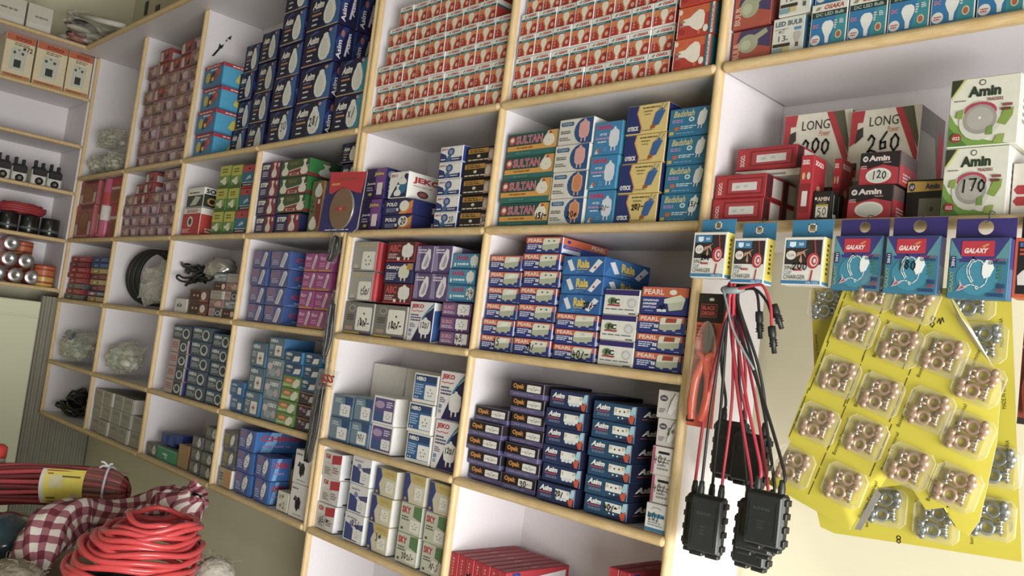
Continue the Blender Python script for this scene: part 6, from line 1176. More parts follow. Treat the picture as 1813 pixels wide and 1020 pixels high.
def pouch(px0, px1, y, rx, label, strands, red_text=None, grp='clear pouches of black leads'):
    A, B_ = at(*px0, y), at(*px1, y)          # bottom and top of the pouch
    root = empty('lead_pouch', A, label, 'pouch', grp)
    H = (B_ - A).length; d = (B_ - A).normalized(); mid = (B_ - A) / 2
    rr_ = random.Random(strands)
    m = MB()
    for k in range(strands):
        x = (k / max(1, strands - 1) - .5) * rx * 1.2; yy = rr_.uniform(-.006, .006)
        e = rr_.uniform(.02, .1)
        m.tube(smooth_path([d * H * e + Vector((x * .5, yy, 0)), d * H * .3 + Vector((x, yy + .003, 0)), d * H * .6 + Vector((x * 1.05, yy, 0)), d * H * (.9 - e) + Vector((x * .5, yy, 0))], 5), .0055, M('#1c1a19', .3), 7)
    m.build('lead', root)
    m = MB(); rs = random.Random(strands + 5); ph = [rs.uniform(0, 6) for _ in range(4)]
    m.blob(mid, (rx, .014, H / 2 * 1.04), CLEAR, 20, 16, lambda v: 1 + .05 * math.sin(v.z * 9 + ph[0]) + .04 * math.sin(v.x * 7 + v.z * 5 + ph[1]))
    m.build('film', root)
    if red_text:
        a = at(*red_text[0], y - .016) - A; b = at(*red_text[1], y - .016) - A
        m = MB(); m.art(a, (1, 0, 0), (0, 0, 1), (0, -1, 0), b.x - a.x, b.z - a.z, [('t', '#a82c38', 'SSS', .1, .35, .9, 1, 'Bi'), ('l', '#a82c38', .1, .0, .8, .2, 1)]); m.build('printed_header', root)
        m = MB(); m.slab([at(*p, y - .012) - A for p in ((556, 688), (590, 690), (601, 657), (566, 652))], (0, -1, 0), .0008, CLEAR); m.build('header_film', root)
    m = MB(); m.tube([d * H * .98, d * (H + .03) + Vector((0, .012, 0))], .001, '#8f8d86', 5); m.build('hang_loop', root)
pouch((584, 466), (600, 410), -.03, .022, 'clear pouch of dark leads just under the red disc card', 6)
pouch((573, 642), (594, 515), -.03, .02, 'long narrow clear pouch of black leads hanging past the magenta cartons', 6)
pouch((543, 824), (577, 655), -.034, .026, 'longest clear pouch of black leads, with red lettering on its header', 8, ((564, 682), (596, 666)))

# ------------------------------------------------------------------ bags, cables and odd goods in the corner bays
def lump(m, c, r, mat, seed, nu=26, nv=16, amp=.16):
    rs = random.Random(seed); F_ = [(Vector((rs.uniform(-1, 1), rs.uniform(-1, 1), rs.uniform(-1, 1))).normalized() * rs.uniform(3, 14), rs.uniform(0, 6), rs.uniform(.3, 1)) for _ in range(7)]
    def disp(v):
        s = sum(w_ * abs(math.sin(v.dot(f) + p)) for f, p, w_ in F_) / sum(w_ for *_, w_ in F_)
        k = 1 + amp * (s - .6) * 2
        return k * (.86 if v.z < -.75 else 1)
    m.blob(c, r, mat, nu, nv, disp)
def pillow(m, r, mat, seed, nu=18, nv=13):
    """crumpled film bag: two skins meeting in a ragged rim, leaning back on the shelf"""
    rs = random.Random(seed * 7 + 1); ph = [rs.uniform(0, 6) for _ in range(8)]
    V, N = Vector((0, .42, .9)), Vector((0, -.9, .42)); nv1 = nv + 1; vs = []; fs = []
    for s in (1, -1):
        jit = random.Random(seed)
        for i in range(nu + 1):
            for j in range(nv1):
                u, v = i / nu * 2 - 1, j / nv * 2 - 1
                t = max(0, (1 - abs(u) ** 3) * (1 - abs(v) ** 2.6)) * (1 + .28 * math.sin(7 * u + 4 * v + ph[0]) * math.sin(5 * v - 6 * u + ph[1]) + .2 * math.sin(13 * u + ph[2]) * math.sin(11 * v + ph[3]))
                jx, jz = jit.uniform(-.03, .03), jit.uniform(-.05, .05); jt = jit.uniform(-.16, .16)
                x = (u * (.93 + .07 * math.sin(4 * v + ph[4])) + jx) * r[0]
                up_ = (v * (1 - .22 * abs(u) ** 2) * (.9 + .1 * math.sin(5 * u + ph[5])) + jz) * r[2] * 1.02
                flap = .18 * r[2] * max(0, v - .6) * (1 + math.sin(9 * u + ph[6]))
                p = Vector((x, 0, r[2])) + V * (up_ + flap) + N * (s * t * r[1] * .62 * (1 + jt))
                p.z = max(p.z, .001 + .0008 * (s < 0)); vs.append(p)
    o = (nu + 1) * nv1
    for b_ in (0, o):
        for i in range(nu):
            for j in range(nv): fs.append((b_ + i * nv1 + j, b_ + (i + 1) * nv1 + j, b_ + (i + 1) * nv1 + j + 1, b_ + i * nv1 + j + 1))
    m.add(vs, fs, mat, False)
def bag(center, r, seed, label, ccol, film=None, n=6, group=None):
    c = Vector(center); root = empty('plastic_bag', (c.x, c.y, c.z - r[2]), label, 'bag', group)
    rs = random.Random(seed + 50)
    m = MB()
    for k in range(n * 3):
        lump(m, (rs.uniform(-.62, .62) * r[0], rs.uniform(-.5, .3) * r[1], r[2] + rs.uniform(-.55, .3) * r[2]), [x * rs.uniform(.16, .3) for x in r], ccol if isinstance(ccol, str) else ccol[k % len(ccol)], seed + k, 9, 6, .2)
    o = m.build('contents', root); o['kind'] = 'stuff'
    m = MB(); pillow(m, r, film or BAGM, seed); m.build('film', root)
    return root
def zat(px, py, z):
    d = ray(px, py); return CAM + d * ((z - CAM.z) / d.z)
# pale bags heaped in the corner pigeonhole, top shelf
c = at(188, 277, .10); zt = shelf_top('S')
bag((-4.455, .05, zt + .066), (.092, .072, .062), 3, 'crumpled milky bag at the bottom left of the heap in the corner pigeonhole', ['#b9b8a6', '#cfcdbd'])
bag((-4.24, .055, zt + .062), (.105, .075, .058), 4, 'crumpled milky bag at the bottom right of the heap in the corner pigeonhole', ['#b9b8a6', '#c9c6b4'])
bag((-4.36, .05, zt + .186), (.145, .075, .052), 8, 'crumpled milky bag on top of the heap in the corner pigeonhole', ['#b0af9c', '#cfcdbd'])
zt = shelf_top('C')
b_ = bag(Vector((-4.365, .052, zt + .084)), (.182, .08, .08), 21, 'clear bag of white fittings printed with teal marks, leftmost bay', ['#c9cabc', '#d3d4c8', '#aab8ae'], n=9)
m = MB(); a = Vector((-.09, -.05, .105))
m.art(a, (1, 0, 0), (0, .42, .9), (0, -.9, .42), .16, .05, [('t', '#4a6a6a', 'H Y', .0, .4, .4, 1, 'B'), ('p', '#2f6a72', .62, .1, .9, .0, 1, .5, .84, .9, .66, .7), ('l', '#5a7472', .05, .05, .5, .3, 1)], eps=.001); m.build('lettering', b_)
bag(Vector((-3.772, .052, zt + .082)), (.172, .08, .078), 33, 'clear bag of white fittings, second bay, no print', ['#c9cabc', '#d3d4c8', '#b9c0b4'], n=9)
# film packs and roll in the corner bay
D['film_pack'] = ('#9c4a48', {'F': [('r', '#a85850', .02, .02, .98, .98), ('e', '#8d5c38', .5, .52, .32, .34), ('e', '#9c6a40', .5, .52, .26, .27), ('r', '#c9bdb8', .04, .1, .2, .42), ('r', '#c9bdb8', .82, .1, .96, .5), ('r', '#7a2c34', 0, .88, 1, 1), ('l', '#d0aaa4', .1, .03, .9, .1, 1), ('p', '#b8604c', 0, .8, .3, .9, .2, 1, 0, 1)], 'R': [('r', '#b05c64', 0, 0, 1, 1)]})
D['film_pack_b'] = ('#b04a50', {'F': [('r', '#a8563c', 0, 0, 1, .9), ('r', '#c9b9b4', 0, .55, 1, .64), ('r', '#b83c40', .0, .64, 1, 1), ('e', '#8a5436', .5, .3, .35, .22)], 'R': [('r', '#b04a50', 0, 0, 1, 1)]})
def box_px(name, key, a, b, t, y, d, label, z, group=None, rz=0):
    A, B_, T = at(*a, y), at(*b, y), at(*t, y); x0 = max(A.x, UX[0] + .012)
    put(name, key, (x0 + B_.x) / 2, y, z + .0003, B_.x - x0 - .001, T.z - z - .001, d, label, group, rz, None, 'pack'); return T.z
z = shelf_top('A')
z1 = box_px('film_pack', 'film_pack', (129, 416), (162, 416), (133, 365), .008, .12, 'red pack with brown round, lower of two at the corner post', z, 'red packs with brown rounds')
box_px('film_pack', 'film_pack', (134, 364), (169, 362), (137, 321), .012, .12, 'red pack with brown round, upper of two at the corner post', z1, 'red packs with brown rounds')
box_px('film_pack', 'film_pack', (164, 416), (180, 416), (171, 321), .03, .1, 'tall narrow red pack between the stacked packs and the pink roll', z, 'red packs with brown rounds')
z1 = box_px('film_pack', 'film_pack_b', (190, 416), (206, 416), (192, 362), .02, .12, 'orange-red pack, lower of two beside pink roll', z, 'orange-red packs')
box_px('film_pack', 'film_pack_b', (194, 361), (210, 360), (196, 314), .02, .12, 'orange-red pack, upper of two beside pink roll', z1, 'orange-red packs')
A = at(181.5, 417, .02); T = at(190, 310, .02)
m = MB(); H = at(190, 310, .02).z - z - .018; m.lathe([(0, 0), (.026, 0), (.028, .006), (.028, H - .006), (.024, H), (.012, H), (0, H - .004)], M('#c25a7c', .35), 18); m.lathe([(.0283, H * .3), (.0285, H * .32), (.0285, H * .52), (.0283, H * .54)], '#d6d0cc', 18); m.lathe([(.0283, H * .56), (.0285, H * .58), (.0285, H * .74), (.0283, H * .76)], '#b83c40', 18)
tag(m.build('film_roll', None, (at(188, 380, .03).x, .034, z)), 'glossy pink roll standing upright among the red packs', 'roll')
# flat packets
PKC = {'red': ['#b03038', '#7d2028', '#d09090'], 'yellow': ['#b8a060', '#8a7a3c', '#d6c890'], 'grey': ['#6f7270', '#4a4d4c', '#9a9c98'], 'blue': ['#24508c', '#1c3460', '#7090b8'], 'wine': ['#7d2430', '#5a1822', '#b06a70'], 'navy': ['#24406c', '#b0303c', '#c9d0d6']}
for k, (a, b, c3) in PKC.items():
    D['packet_' + k] = (a, {'F': [('r', b, .05, .1, .45, .8), ('l', c3, .5, .2, .94, .8, 2), ('p', c3, .1, .3, .3, .2, .4, .6, .2, .7)], 'T': [('r', b, .1, .1, .9, .5)], 'R': [('r', b, 0, 0, 1, 1)]})
z = shelf_top('B'); zt = at(118, 454, .02).z
lay = [('grey', 'yellow'), ('red', 'navy'), ('grey', 'wine'), ('red', 'yellow'), ('red', 'wine'), ('red', 'yellow'), ('wine', 'blue'), ('red', 'blue')]
hh = (zt - z) / 8
for r, pair in enumerate(lay):
    for s, k in enumerate(pair):
        xm = at(134 if s == 0 else 171, 500, .02).x + rnd.uniform(-.012, .012)
        put('packet', 'packet_' + k, xm + .02, .014 + .01 * s, z + r * hh + .0006, .235, hh * .93, .14, f"flat {k} packet, {'left' if s == 0 else 'right'} pile, {'lowest' if r == 0 else (ORD[r + 1] + ' layer up')}, corner bay", 'flat packets piled in the corner bay', rnd.uniform(-.06, .06), None, 'packet')
# black hose coil in a bag
z = shelf_top('B')
m = MB(); cc = Vector((-3.755, .118, z + .135))
for k in range(6):
    R_ = .112 + .004 * (k % 2); n = 40; off = Vector((.011 * (k - 2.5), .006 * (k - 2.5), 0)); tl = .35
    m.tube([cc + off + Vector((R_ * .80 * math.cos(a), R_ * .52 * math.cos(a), R_ * math.sin(a))) for a in [2 * math.pi * i / n for i in range(n)]], .0075, M('#1f1d1c', .5), 8, closed=True)
tag(m.build('hose_coil'), 'black hose coil standing on edge in the second bay, half wrapped', 'coil')
rb = empty('plastic_bag', (cc.x + .17, .075, z), 'grey clear bag draped over the black hose coil', 'bag')
m = MB(); pillow(m, (.15, .08, .112), BAGM, 61); m.build('film', rb)
# black cable heaps
def tangle(m, c, r, n, tr, col, seed):
    rs = random.Random(seed); c = Vector(c)
    for k in range(n):
        pts = []; ph = rs.uniform(0, 6); cx = Vector((rs.uniform(-.5, .5) * r[0], rs.uniform(-.3, .3) * r[1], 0)); rr = rs.uniform(.3, .55); zt_ = rs.uniform(.1, .9); tx, ty = rs.uniform(-.5, .5), rs.uniform(-.5, .5)
        for i in range(18):
            a = ph + i * 2 * math.pi / 15
            x, y_ = math.cos(a) * rr, math.sin(a) * rr
            pts.append(c + cx + Vector((x * r[0], y_ * r[1], max(tr, (zt_ + tx * x + ty * y_ + rs.uniform(-.06, .06)) * r[2]))))
        m.tube(smooth_path(pts, 3), tr, col, 6)
z = shelf_top('B')
m = MB(); tangle(m, (at(345, 530, .07).x, .07, at(336, 509, .012).z + .004), (.11, .055, .09), 12, .005, M('#19191b', .4), 3)
m.tube(smooth_path([at(340, 500, .02), at(322, 498, .0), at(313, 492, .0), at(316, 487, .01), at(326, 492, .02), at(345, 490, .04)], 5), .004, M('#19191b', .4), 6)
tag(m.build('cable_heap'), 'black cable heap with a loose loop on the brown cartons', 'cable')
m = MB(); lump(m, (at(387, 478, .05).x, .06, at(387, 482, .05).z + .012), (.075, .05, .042), M('#b0b0a8', .25, .7, scale=40, var=.3), 71, amp=.3)
tag(m.build('foil_pouch'), 'crumpled silver foil pouch beside the black cable heap', 'pouch')
z = shelf_top('D')
m = MB(); tangle(m, (-4.38, .085, z + .002), (.12, .075, .115), 18, .0055, M('#1a1a1c', .45), 13)
tag(m.build('cable_heap'), 'black cable heap in the lowest pigeonhole of the corner', 'cable')
# left wall shelving: holders, tape rolls, foil-ended sleeves
X = LX - .05
wb = M('#c9c8bc', .4); bb = M('#1c1b1a', .5)
hold = None
hp = [(4, 312), (22, 318), (41, 323), (56, 326), (76, 333), (97, 338)]
for k, (px, py) in enumerate(hp):
    y_ = -.095 - .078 * (5 - k); loc = (X + .01 - .03 * (k % 2), y_, LZ[2] + LIPT + .0006)
    r_ = empty('lamp_holder', loc, f"white lamp holder with black clips on the left wall's shelf, {ORD[k + 1]} from left", 'lamp holder', 'white lamp holders')
    if k == 0:
        m = MB(); m.box(-.03, -.022, 0, .016, .022, .05, wb, .004); m.lathe([(0, .012), (.012, .012), (.012, .018), (.006, .02)], bb, 10, Matrix.Translation((.016, 0, 0)) @ Matrix.Rotation(math.pi / 2, 4, 'Y') @ Matrix.Translation((-.012, 0, -.012))); body = m.mesh('body')
        m = MB(); m.box(-.02, -.018, .05, .012, .018, .058, bb, .002); m.box(-.006, -.016, .058, .01, -.008, .078, bb, .001); m.box(-.006, .006, .058, .01, .014, .074, bb, .001); m.box(.012, -.02, .03, .02, .02, .052, bb, .002); clip = m.mesh('clip')
    r_.scale = (1.5, 1.5, 1.5)
    for nm, me in (('body', body), ('clip', clip)):
        o = bpy.data.objects.new(nm, me); C.objects.link(o); o.parent = r_
z = LZ[3] + LIPT + .0006
m = MB(); m.lathe([(0, 0), (.04, 0), (.042, .004), (.042, .084), (.040, .088), (.026, .088), (.026, .082), (0, .082)], M('#161716', .25, coat=.5), 22); m.lathe([(.0422, .02), (.0424, .022), (.0424, .03), (.0422, .032)], '#4a5450', 22)
rollm = m.mesh('tape_roll')
for k, (px, py) in enumerate(((3, 405), (21, 407), (42, 411), (70, 415), (96, 420))):
    o = bpy.data.objects.new('tape_roll', rollm); C.objects.link(o); o.location = (LX - .075, -.075 - .092 * (4 - k), z)
    tag(o, f"black glossy tape roll under the red coil, {ORD[k + 1]} from left on the left wall", 'tape roll', 'black tape rolls')
m = MB(); yc = atx(38, 375, LX - .08).y
for k in range(7):
    n = 36; R_ = .052 + .012 * (k % 3) / 2; zz = z + .09 + .009 + .0105 * (k // 2) ; m.tube([(LX - .08 + R_ * math.cos(2 * math.pi * i / n), yc + (R_ * 1.55) * math.sin(2 * math.pi * i / n), zz + .002 * math.sin(i)) for i in range(n)], .0085, M('#a02c34', .5, scale=120, var=.25), 8, closed=True)
tag(m.build('wire_coil'), 'dark red wire coil lying on the black tape rolls, left wall', 'coil')
z = LZ[4] + LIPT + .0006
ora = M('#c2682c', .35, scale=25, var=.3); yl = M('#c9a02c', .3, scale=25, var=.2); foil = M('#a9a8a4', .25, .8, scale=70, var=.4)
m = MB(); m.lathe([(0, 0), (.045, 0), (.047, .004), (.047, .050)], yl, 20); m.lathe([(.047, .050), (.0472, .055), (.047, .105)], ora, 20); m.lathe([(.047, .105), (.046, .112), (0, .112)], M('#a83c2a', .35), 20)
for k in range(3): m.lathe([(.0474, .016 + .034 * k), (.0476, .018 + .034 * k), (.0476, .024 + .034 * k), (.0474, .026 + .034 * k)], '#9c3a26', 20)
sl = m.mesh('tape_sleeve')
for k, (px, py, dz, dx, lab) in enumerate(((33, 485, .0, -.20, 'orange tape sleeve standing behind the foil-ended sleeves'), (80, 500, 0, -.066, 'yellow and orange tape sleeve standing at the right end of the left wall shelf'), (34, 470, .1045, -.20, 'orange tape sleeve stacked on top of another behind the foil ends'))):
    o = bpy.data.objects.new('tape_sleeve', sl); C.objects.link(o); o.location = (LX + dx, min(atx(px, py, LX + dx).y, -.072), z + dz); o.rotation_euler.z = k; o.scale.z = .92; tag(o, lab, 'tape', 'orange tape sleeves')
m = MB(); RY = Matrix.Rotation(math.pi / 2, 4, 'Y')
m.lathe([(.034, -.10), (.036, -.09), (.036, -.01), (.034, 0)], M('#b0403c', .35, scale=40, var=.3), 18, RY); m.lathe([(.034, 0), (.024, .004), (.012, .002), (0, .0)], foil, 18, RY)
sl2 = m.mesh('tape_sleeve')
for k, (dy, row) in enumerate(((-.02, 0), (.054, 0), (.128, 0), (.017, 1), (.091, 1), (.017, 2))):
    y0_ = atx(4, 492, LX - .03).y
    o = bpy.data.objects.new('tape_sleeve', sl2); C.objects.link(o); o.location = (LX - .035 + .006 * (k % 2), y0_ + dy , z + .0365 + row * .0735)
    tag(o, f"foil-ended tape sleeve lying on its side, {['bottom left', 'bottom middle', 'bottom right', 'middle left', 'middle right', 'topmost'][k]} of the heap", 'tape', 'foil-ended tape sleeves')

# on top of the shelving in the corner
zt = TOPZ + .017
for k, (a, b) in enumerate((((-40, 0), (46, 26)), ((48, 27), (92, 44)))):
    X = LX + .05; A, B_ = atx(*a, X), atx(*b, X)
    D.setdefault('white_big', ('#c9c5b6', {'F': [('l', '#8a7a68', .3, .5, .9, .62, 1), ('r', '#d0ccbe', .02, .02, .98, .3)], 'R': []}))
    put('carton', 'white_big', X, (A.y + B_.y) / 2, zt + .0004, abs(B_.y - A.y) * .98, .13, .2, f"plain whitish carton on top of the left wall shelving, {['left', 'right'][k]} of two", 'whitish cartons', math.pi / 2)
tb = bag((LX + .02, -.04, zt + .085), (.12, .20, .085), 91, 'dusty clear bag of mixed parts on top of the shelving in the corner', ['#7a6a5c', '#b0aa9a', '#a06a5c', '#3a3632', '#c9c4b4'], n=22)
m = MB(); m.tube([zat(122, 22, zt + .17), zat(222, 47, zt + .03)], .012, M('#d6d6cc', .4), 10)
tag(m.build('tube_lamp'), 'white tube leaning across the dusty bag in the top corner', 'tube')

# ------------------------------------------------------------------ counter in front with coils of wire and a checked cloth
ct = empty('counter', (-2.35, -.86, 0), 'counter in the foreground carrying the wire coils and checked cloth', 'counter')
CZ = .80
m = MB(); m.box(-.75, -.45, CZ - .03, .75, .42, CZ, M('#8f7a5c', .5, scale=12, var=.2), .004); m.build('worktop', ct)
m = MB(); m.box(-.72, -.42, .0, .72, .39, CZ - .0305, M('#9a9484', .6, scale=6), .003); m.build('body', ct)
RED = M('#c8393c', .32, scale=30, var=.12, coat=.35)
def loops(m, c, n, r0, r1, z0, z1, tr, mat, seed, drift=(0, 0), wob=.008, ell=1.0):
    rs = random.Random(seed)
    for k in range(n):
        t = k / max(1, n - 1); R_ = r0 + (r1 - r0) * t + rs.uniform(-.006, .006); tx, ty = rs.uniform(-.10, .10), rs.uniform(-.10, .10); ph = rs.uniform(0, 6.28)
        ox, oy = drift[0] * t + rs.uniform(-.006, .006), drift[1] * t + rs.uniform(-.006, .006); z = z0 + (z1 - z0) * t
        N2 = 44; pts = []
        for i in range(N2):
            a = 2 * math.pi * i / N2; q = R_ * (1 + wob * 3 * math.sin(2 * a + ph) + wob * math.sin(3 * a))
            pts.append((c[0] + ox + q * math.cos(a), c[1] + oy + q * ell * math.sin(a), z + tx * q * math.cos(a) + ty * q * math.sin(a) + wob * .6 * math.sin(4 * a + ph)))
        m.tube(pts, tr, mat, 8, closed=True)
cc = atd(236, 985, 2.0)
m = MB(); loops(m, cc, 9, .142, .138, CZ + .028, .872, .0075, M('#2c3230', .45), 4)
tag(m.build('wire_coil'), 'dark green-black wire coil underneath the bright red coil', 'coil')
m = MB(); loops(m, cc, 7, .137, .126, .900, .955, .0068, RED, 9, (.01, .015)); loops(m, (cc.x + .012, cc.y + .018), 6, .122, .098, .958, 1.003, .0068, RED, 19, (.01, .01)); loops(m, (cc.x + .03, cc.y + .03), 2, .082, .075, 1.012, 1.024, .0068, RED, 23, (.01, .01))
tag(m.build('wire_coil'), 'bright red wire coil, loosely stacked loops in the foreground', 'coil')

# red and black cable hank with yellow paper label
a0, a1 = atd(-60, 853, 2.42), atd(226, 863, 2.42)
hk = empty('cable_hank', a0, 'hank of red cable wrapped in film with a yellow label, lying in the foreground', 'cable')
ax = (a1 - a0); L = ax.length; ax.normalize(); sd = Vector((0, 0, 1)).cross(ax).normalized(); up = ax.cross(sd)
if up.z < 0: up = -up
fwd = -sd if (-sd).dot(-FW) > 0 else sd
k = 0
for ring_, (ea, eb, n) in enumerate(((.039, .051, 22),)):
    for i in range(n):
        an = 2 * math.pi * i / n; off = fwd * (ea * math.cos(an)) + up * (eb * math.sin(an))
        m = MB(); pts = [ax * (L * t) + off * (1 - .16 * max(0, t - .8) * 5 - .5 * max(0, t - .93) * 14) + up * (-.012 * (2 * t - 1) ** 2 + .002 * math.sin(9 * t + i)) for t in [j / 20 for j in range(21)]]
        m.tube(pts, .0066, M('#a53a3f', .4, scale=25, var=.15) if i % 2 else M('#6a2629', .4, scale=25, var=.2), 7); m.build('cable_strand', hk)
m = MB(); pts = [ax * (L * t) + up * (-.012 * (2 * t - 1) ** 2) for t in [.05 + j * .87 / 10 for j in range(11)]]
m.tube(pts, .036, M('#3a2022', .6), 12); m.build('core', hk)
def wrapped(m, t0, t1, b0, b1, lift, mat, N3=10):
    """sheet bent round the hank between t0..t1 along it and angles b0..b1"""
    vs = []; 
    for j in range(2):
        t = (t0, t1)[j]
        for i in range(N3 + 1):
            an = b0 + (b1 - b0) * i / N3; s_ = (1 - .15 * max(0, t - .8) * 5); vs.append(ax * (L * t) + fwd * ((.038 + .0066 + lift) * math.cos(an) * s_) + up * ((.049 + .0066 + lift) * math.sin(an) * s_ - .012 * (2 * t - 1) ** 2))
    m.add(vs, [(i, i + 1, N3 + 2 + i, N3 + 1 + i) for i in range(N3)], mat, True); return vs
tl_ = lambda px: (px + 60) / 286
m = MB(); wrapped(m, tl_(84), tl_(160), -.85, 1.0, .0025, '#e6d43c'); wrapped(m, tl_(84), tl_(92), -.85, .98, .003, '#d8d2c4'); wrapped(m, tl_(100), tl_(125), .0, .62, .003, '#d6cf9c')
wrapped(m, tl_(122), tl_(154), .52, .6, .0034, '#6a5a1c'); wrapped(m, tl_(96), tl_(150), -.72, -.66, .0034, '#9c3a26'); wrapped(m, tl_(96), tl_(112), -.55, -.45, .0034, '#7a6a1c'); wrapped(m, tl_(140), tl_(154), -.5, -.25, .0034, '#d8b8a8'); wrapped(m, tl_(96), tl_(106), .66, .72, .0034, '#8a4a1c')
m.build('paper_label', hk)
m = MB(); n = 26
for t in (tl_(195),): m.tube([ax * (L * t + .002 * math.sin(3 * an)) + fwd * (.047 * math.cos(an)) + up * (.058 * math.sin(an) - .004) for an in [2 * math.pi * i / n for i in range(n)]], .0035, M('#c9c6d0', .4), 7, closed=True)
b0 = ax * (L * tl_(193)) + up * .057 + fwd * .012
for d_ in (ax * -.02 + up * .012, ax * -.024 - up * .004, ax * .012 + up * .006): m.tube(smooth_path([b0, b0 + d_ * .6 + up * .004, b0 + d_], 4), .003, M('#cfccd4', .4), 6)
m.build('tie', hk)
m = MB(); vs = wrapped(m, tl_(160), tl_(224), -1.6, 2.2, .004, clear_mat('hank_film', '#b89a90', .12, .12), 24); m.build('film', hk)

# dark roll behind the hank and a teal film-wrapped bundle
a0, a1 = atd(30, 838, 2.62), atd(222, 852, 2.62)
m = MB(); pts = [a0.lerp(a1, t / 10) + Vector((0, 0, -.02)) for t in range(11)]; m.tube(pts, lambda t: .044 - .01 * max(0, t - .8) * 5, M('#3a3a30', .7, scale=30, var=.3, bump=.4), 14)
tag(m.build('cloth_roll'), 'dark olive roll lying behind the red cable hank', 'roll')
m = MB(); c_ = atd(2, 955, 2.2); lump(m, c_, (.11, .09, .066), M('#1f3a44', .22, scale=18, var=.4, coat=.5), 44, 34, 22, .10)
tag(m.build('cable_bundle'), 'dark teal film-wrapped bundle at the left edge under the hank', 'bundle')
for k, (px, py, dd, r_, lab) in enumerate(((20, 1035, 1.92, (.10, .07, .05), 'frayed beige sacking at the bottom left corner under the checked cloth'), (378, 1024, 2.1, (.05, .05, .05), 'frayed grey sacking to the right of the red coil'))):
    m = MB(); c_ = atd(px, py, dd); lump(m, c_, r_, M('#8f8672' if k == 0 else '#a8a294', .9, scale=90, var=.3, bump=.8), 81 + k, 36, 22, .12)
    rs = random.Random(k)
    for j in range(26):
        v = Vector((rs.uniform(-1, 1), rs.uniform(-1, 1), rs.uniform(.1, 1))).normalized(); p = c_ + Vector((v.x * r_[0], v.y * r_[1], v.z * r_[2])) * .95
        m.tube([p, p + v * .012 + Vector((rs.uniform(-.008, .008), rs.uniform(-.008, .008), .004)), p + v * .02 + Vector((rs.uniform(-.016, .016), rs.uniform(-.016, .016), 0))], .0006, M('#968c76', .9), 4)
    tag(m.build('sacking'), lab, 'sack')
c_ = atd(-8, 805, 2.5)
m = MB(); m.lathe([(0, -.14), (.026, -.14), (.028, -.13), (.028, -.012), (.026, -.008)], M('#cfccc6', .4), 18); m.lathe([(.028, -.008), (.029, -.004), (.029, .022), (.02, .03), (0, .032)], M('#c0302c', .35), 18)
o = m.build('container', None, c_); tag(o, 'red-capped white container at the left edge before the pale cupboard', 'container')

# checked cloth: a bunched length lying across the pile, tied end to the right
m_c = bpy.data.materials.new('gingham_cloth'); m_c.use_nodes = True
nt = m_c.node_tree; b = nt.nodes['Principled BSDF']; b.inputs['Roughness'].default_value = .9
uv = nt.nodes.new('ShaderNodeUVMap'); sp = nt.nodes.new('ShaderNodeSeparateXYZ'); nt.links.new(uv.outputs[0], sp.inputs[0])
hs_ = []
for ax_ in (0, 1):
    f = nt.nodes.new('ShaderNodeMath'); f.operation = 'FRACT'; nt.links.new(sp.outputs[ax_], f.inputs[0])
    g = nt.nodes.new('ShaderNodeMath'); g.operation = 'GREATER_THAN'; g.inputs[1].default_value = .5; nt.links.new(f.outputs[0], g.inputs[0]); hs_.append(g)
s = nt.nodes.new('ShaderNodeMath'); s.operation = 'ADD'; nt.links.new(hs_[0].outputs[0], s.inputs[0]); nt.links.new(hs_[1].outputs[0], s.inputs[1])
s2 = nt.nodes.new('ShaderNodeMath'); s2.operation = 'MULTIPLY'; s2.inputs[1].default_value = .5; nt.links.new(s.outputs[0], s2.inputs[0])
cr = nt.nodes.new('ShaderNodeValToRGB'); cr.color_ramp.interpolation = 'CONSTANT'
cr.color_ramp.elements[0].position = 0; cr.color_ramp.elements[0].color = srgb('#d6d0c6'); cr.color_ramp.elements[1].position = .25; cr.color_ramp.elements[1].color = srgb('#98626a')
e = cr.color_ramp.elements.new(.75); e.color = srgb('#682834')
nt.links.new(s2.outputs[0], cr.inputs[0])
wv = nt.nodes.new('ShaderNodeTexNoise'); wv.inputs['Scale'].default_value = 260; mx = nt.nodes.new('ShaderNodeMix'); mx.data_type = 'RGBA'; mx.blend_type = 'MULTIPLY'; mx.inputs[0].default_value = .25
tcn = nt.nodes.new('ShaderNodeTexCoord'); nt.links.new(tcn.outputs['Object'], wv.inputs['Vector']); nt.links.new(cr.outputs[0], mx.inputs[6]); nt.links.new(wv.outputs['Color'], mx.inputs[7]); nt.links.new(mx.outputs[2], b.inputs['Base Color'])
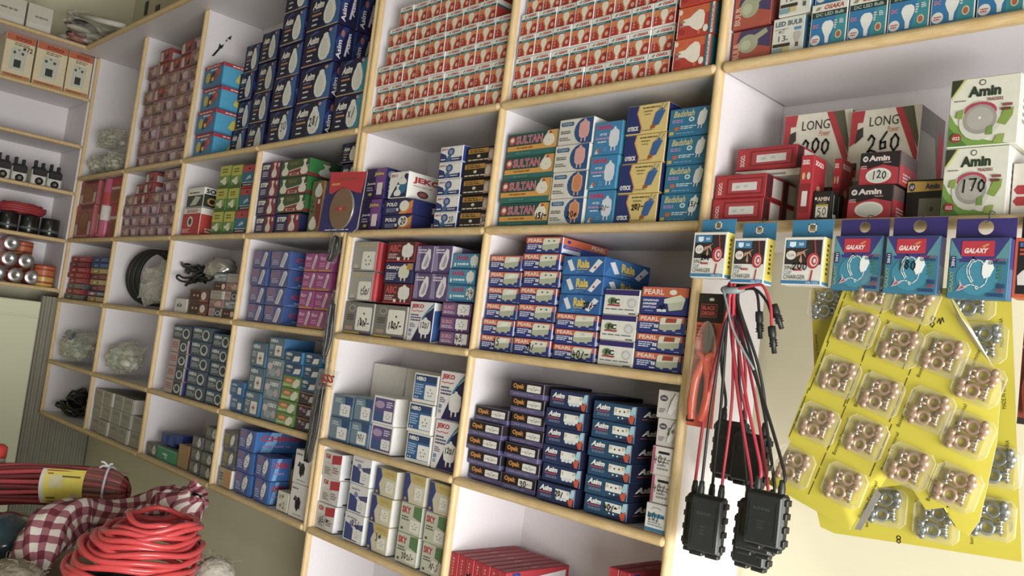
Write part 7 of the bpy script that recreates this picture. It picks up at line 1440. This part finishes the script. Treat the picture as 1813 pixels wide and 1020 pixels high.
path = [(52, 1020, 2.02, .026), (62, 982, 2.06, .042), (84, 945, 2.12, .050), (116, 920, 2.18, .050), (155, 915, 2.23, .048), (205, 915, 2.25, .041), (245, 912, 2.26, .045), (280, 908, 2.26, .057), (310, 905, 2.25, .063), (328, 895, 2.24, .055), (338, 882, 2.23, .031), (346, 873, 2.23, .024), (352, 868, 2.23, .030)]
cp = smooth_path([atd(a, b_, d_) for a, b_, d_, r_ in path], 8); rad = smooth_path([(r_, 0, 0) for *_, r_ in path], 8)
vs = []; fs = []; uvs = []; SEG = 40; dist = 0; rs = random.Random(2)
for i, p in enumerate(cp):
    t = (cp[min(i + 1, len(cp) - 1)] - cp[max(i - 1, 0)]).normalized(); s_ = Vector((0, 0, 1)).cross(t).normalized(); q_ = t.cross(s_)
    if i: dist += (p - cp[i - 1]).length
    R_ = rad[i].x
    for k in range(SEG + 1):
        an = 2 * math.pi * k / SEG
        fold = 1 + .10 * math.sin(5 * an + dist * 16) + .07 * math.sin(3 * an - dist * 26 + 1) + .06 * math.sin(9 * an + dist * 40) + .035 * math.sin(14 * an - dist * 70 + 2)
        if i > len(cp) - 18: fold += .25 * math.sin(8 * an) * (i - len(cp) + 18) / 18
        vs.append(p + s_ * (math.cos(an) * R_ * 1.15 * fold) + q_ * (math.sin(an) * R_ * fold)); uvs.append((dist / .038 + .25 * math.sin(an * 2), an / (2 * math.pi) * 8.0 + .5 * math.sin(dist * 9)))
W2 = SEG + 1
for i in range(len(cp) - 1):
    for k in range(SEG): fs.append((i * W2 + k, i * W2 + k + 1, (i + 1) * W2 + k + 1, (i + 1) * W2 + k))
me = bpy.data.meshes.new('checked_cloth'); me.from_pydata([tuple(v) for v in vs], [], fs); me.materials.append(m_c)
ul = me.uv_layers.new(name='UVMap')
for lp in me.loops: ul.data[lp.index].uv = uvs[lp.vertex_index]
me.polygons.foreach_set('use_smooth', [True] * len(me.polygons)); me.update()
o = bpy.data.objects.new('checked_cloth', me); C.objects.link(o); tag(o, 'maroon and white checked cloth bunched behind the red coil', 'cloth')

settle()

# ------------------------------------------------------------------ labels must single things out
for k, v in _labels.items():
    if len(v) > 1: print('SHARED LABEL', k, v)
    n = len(k.split())
    if n < 4 or n > 16: print('LABEL LENGTH', n, k)
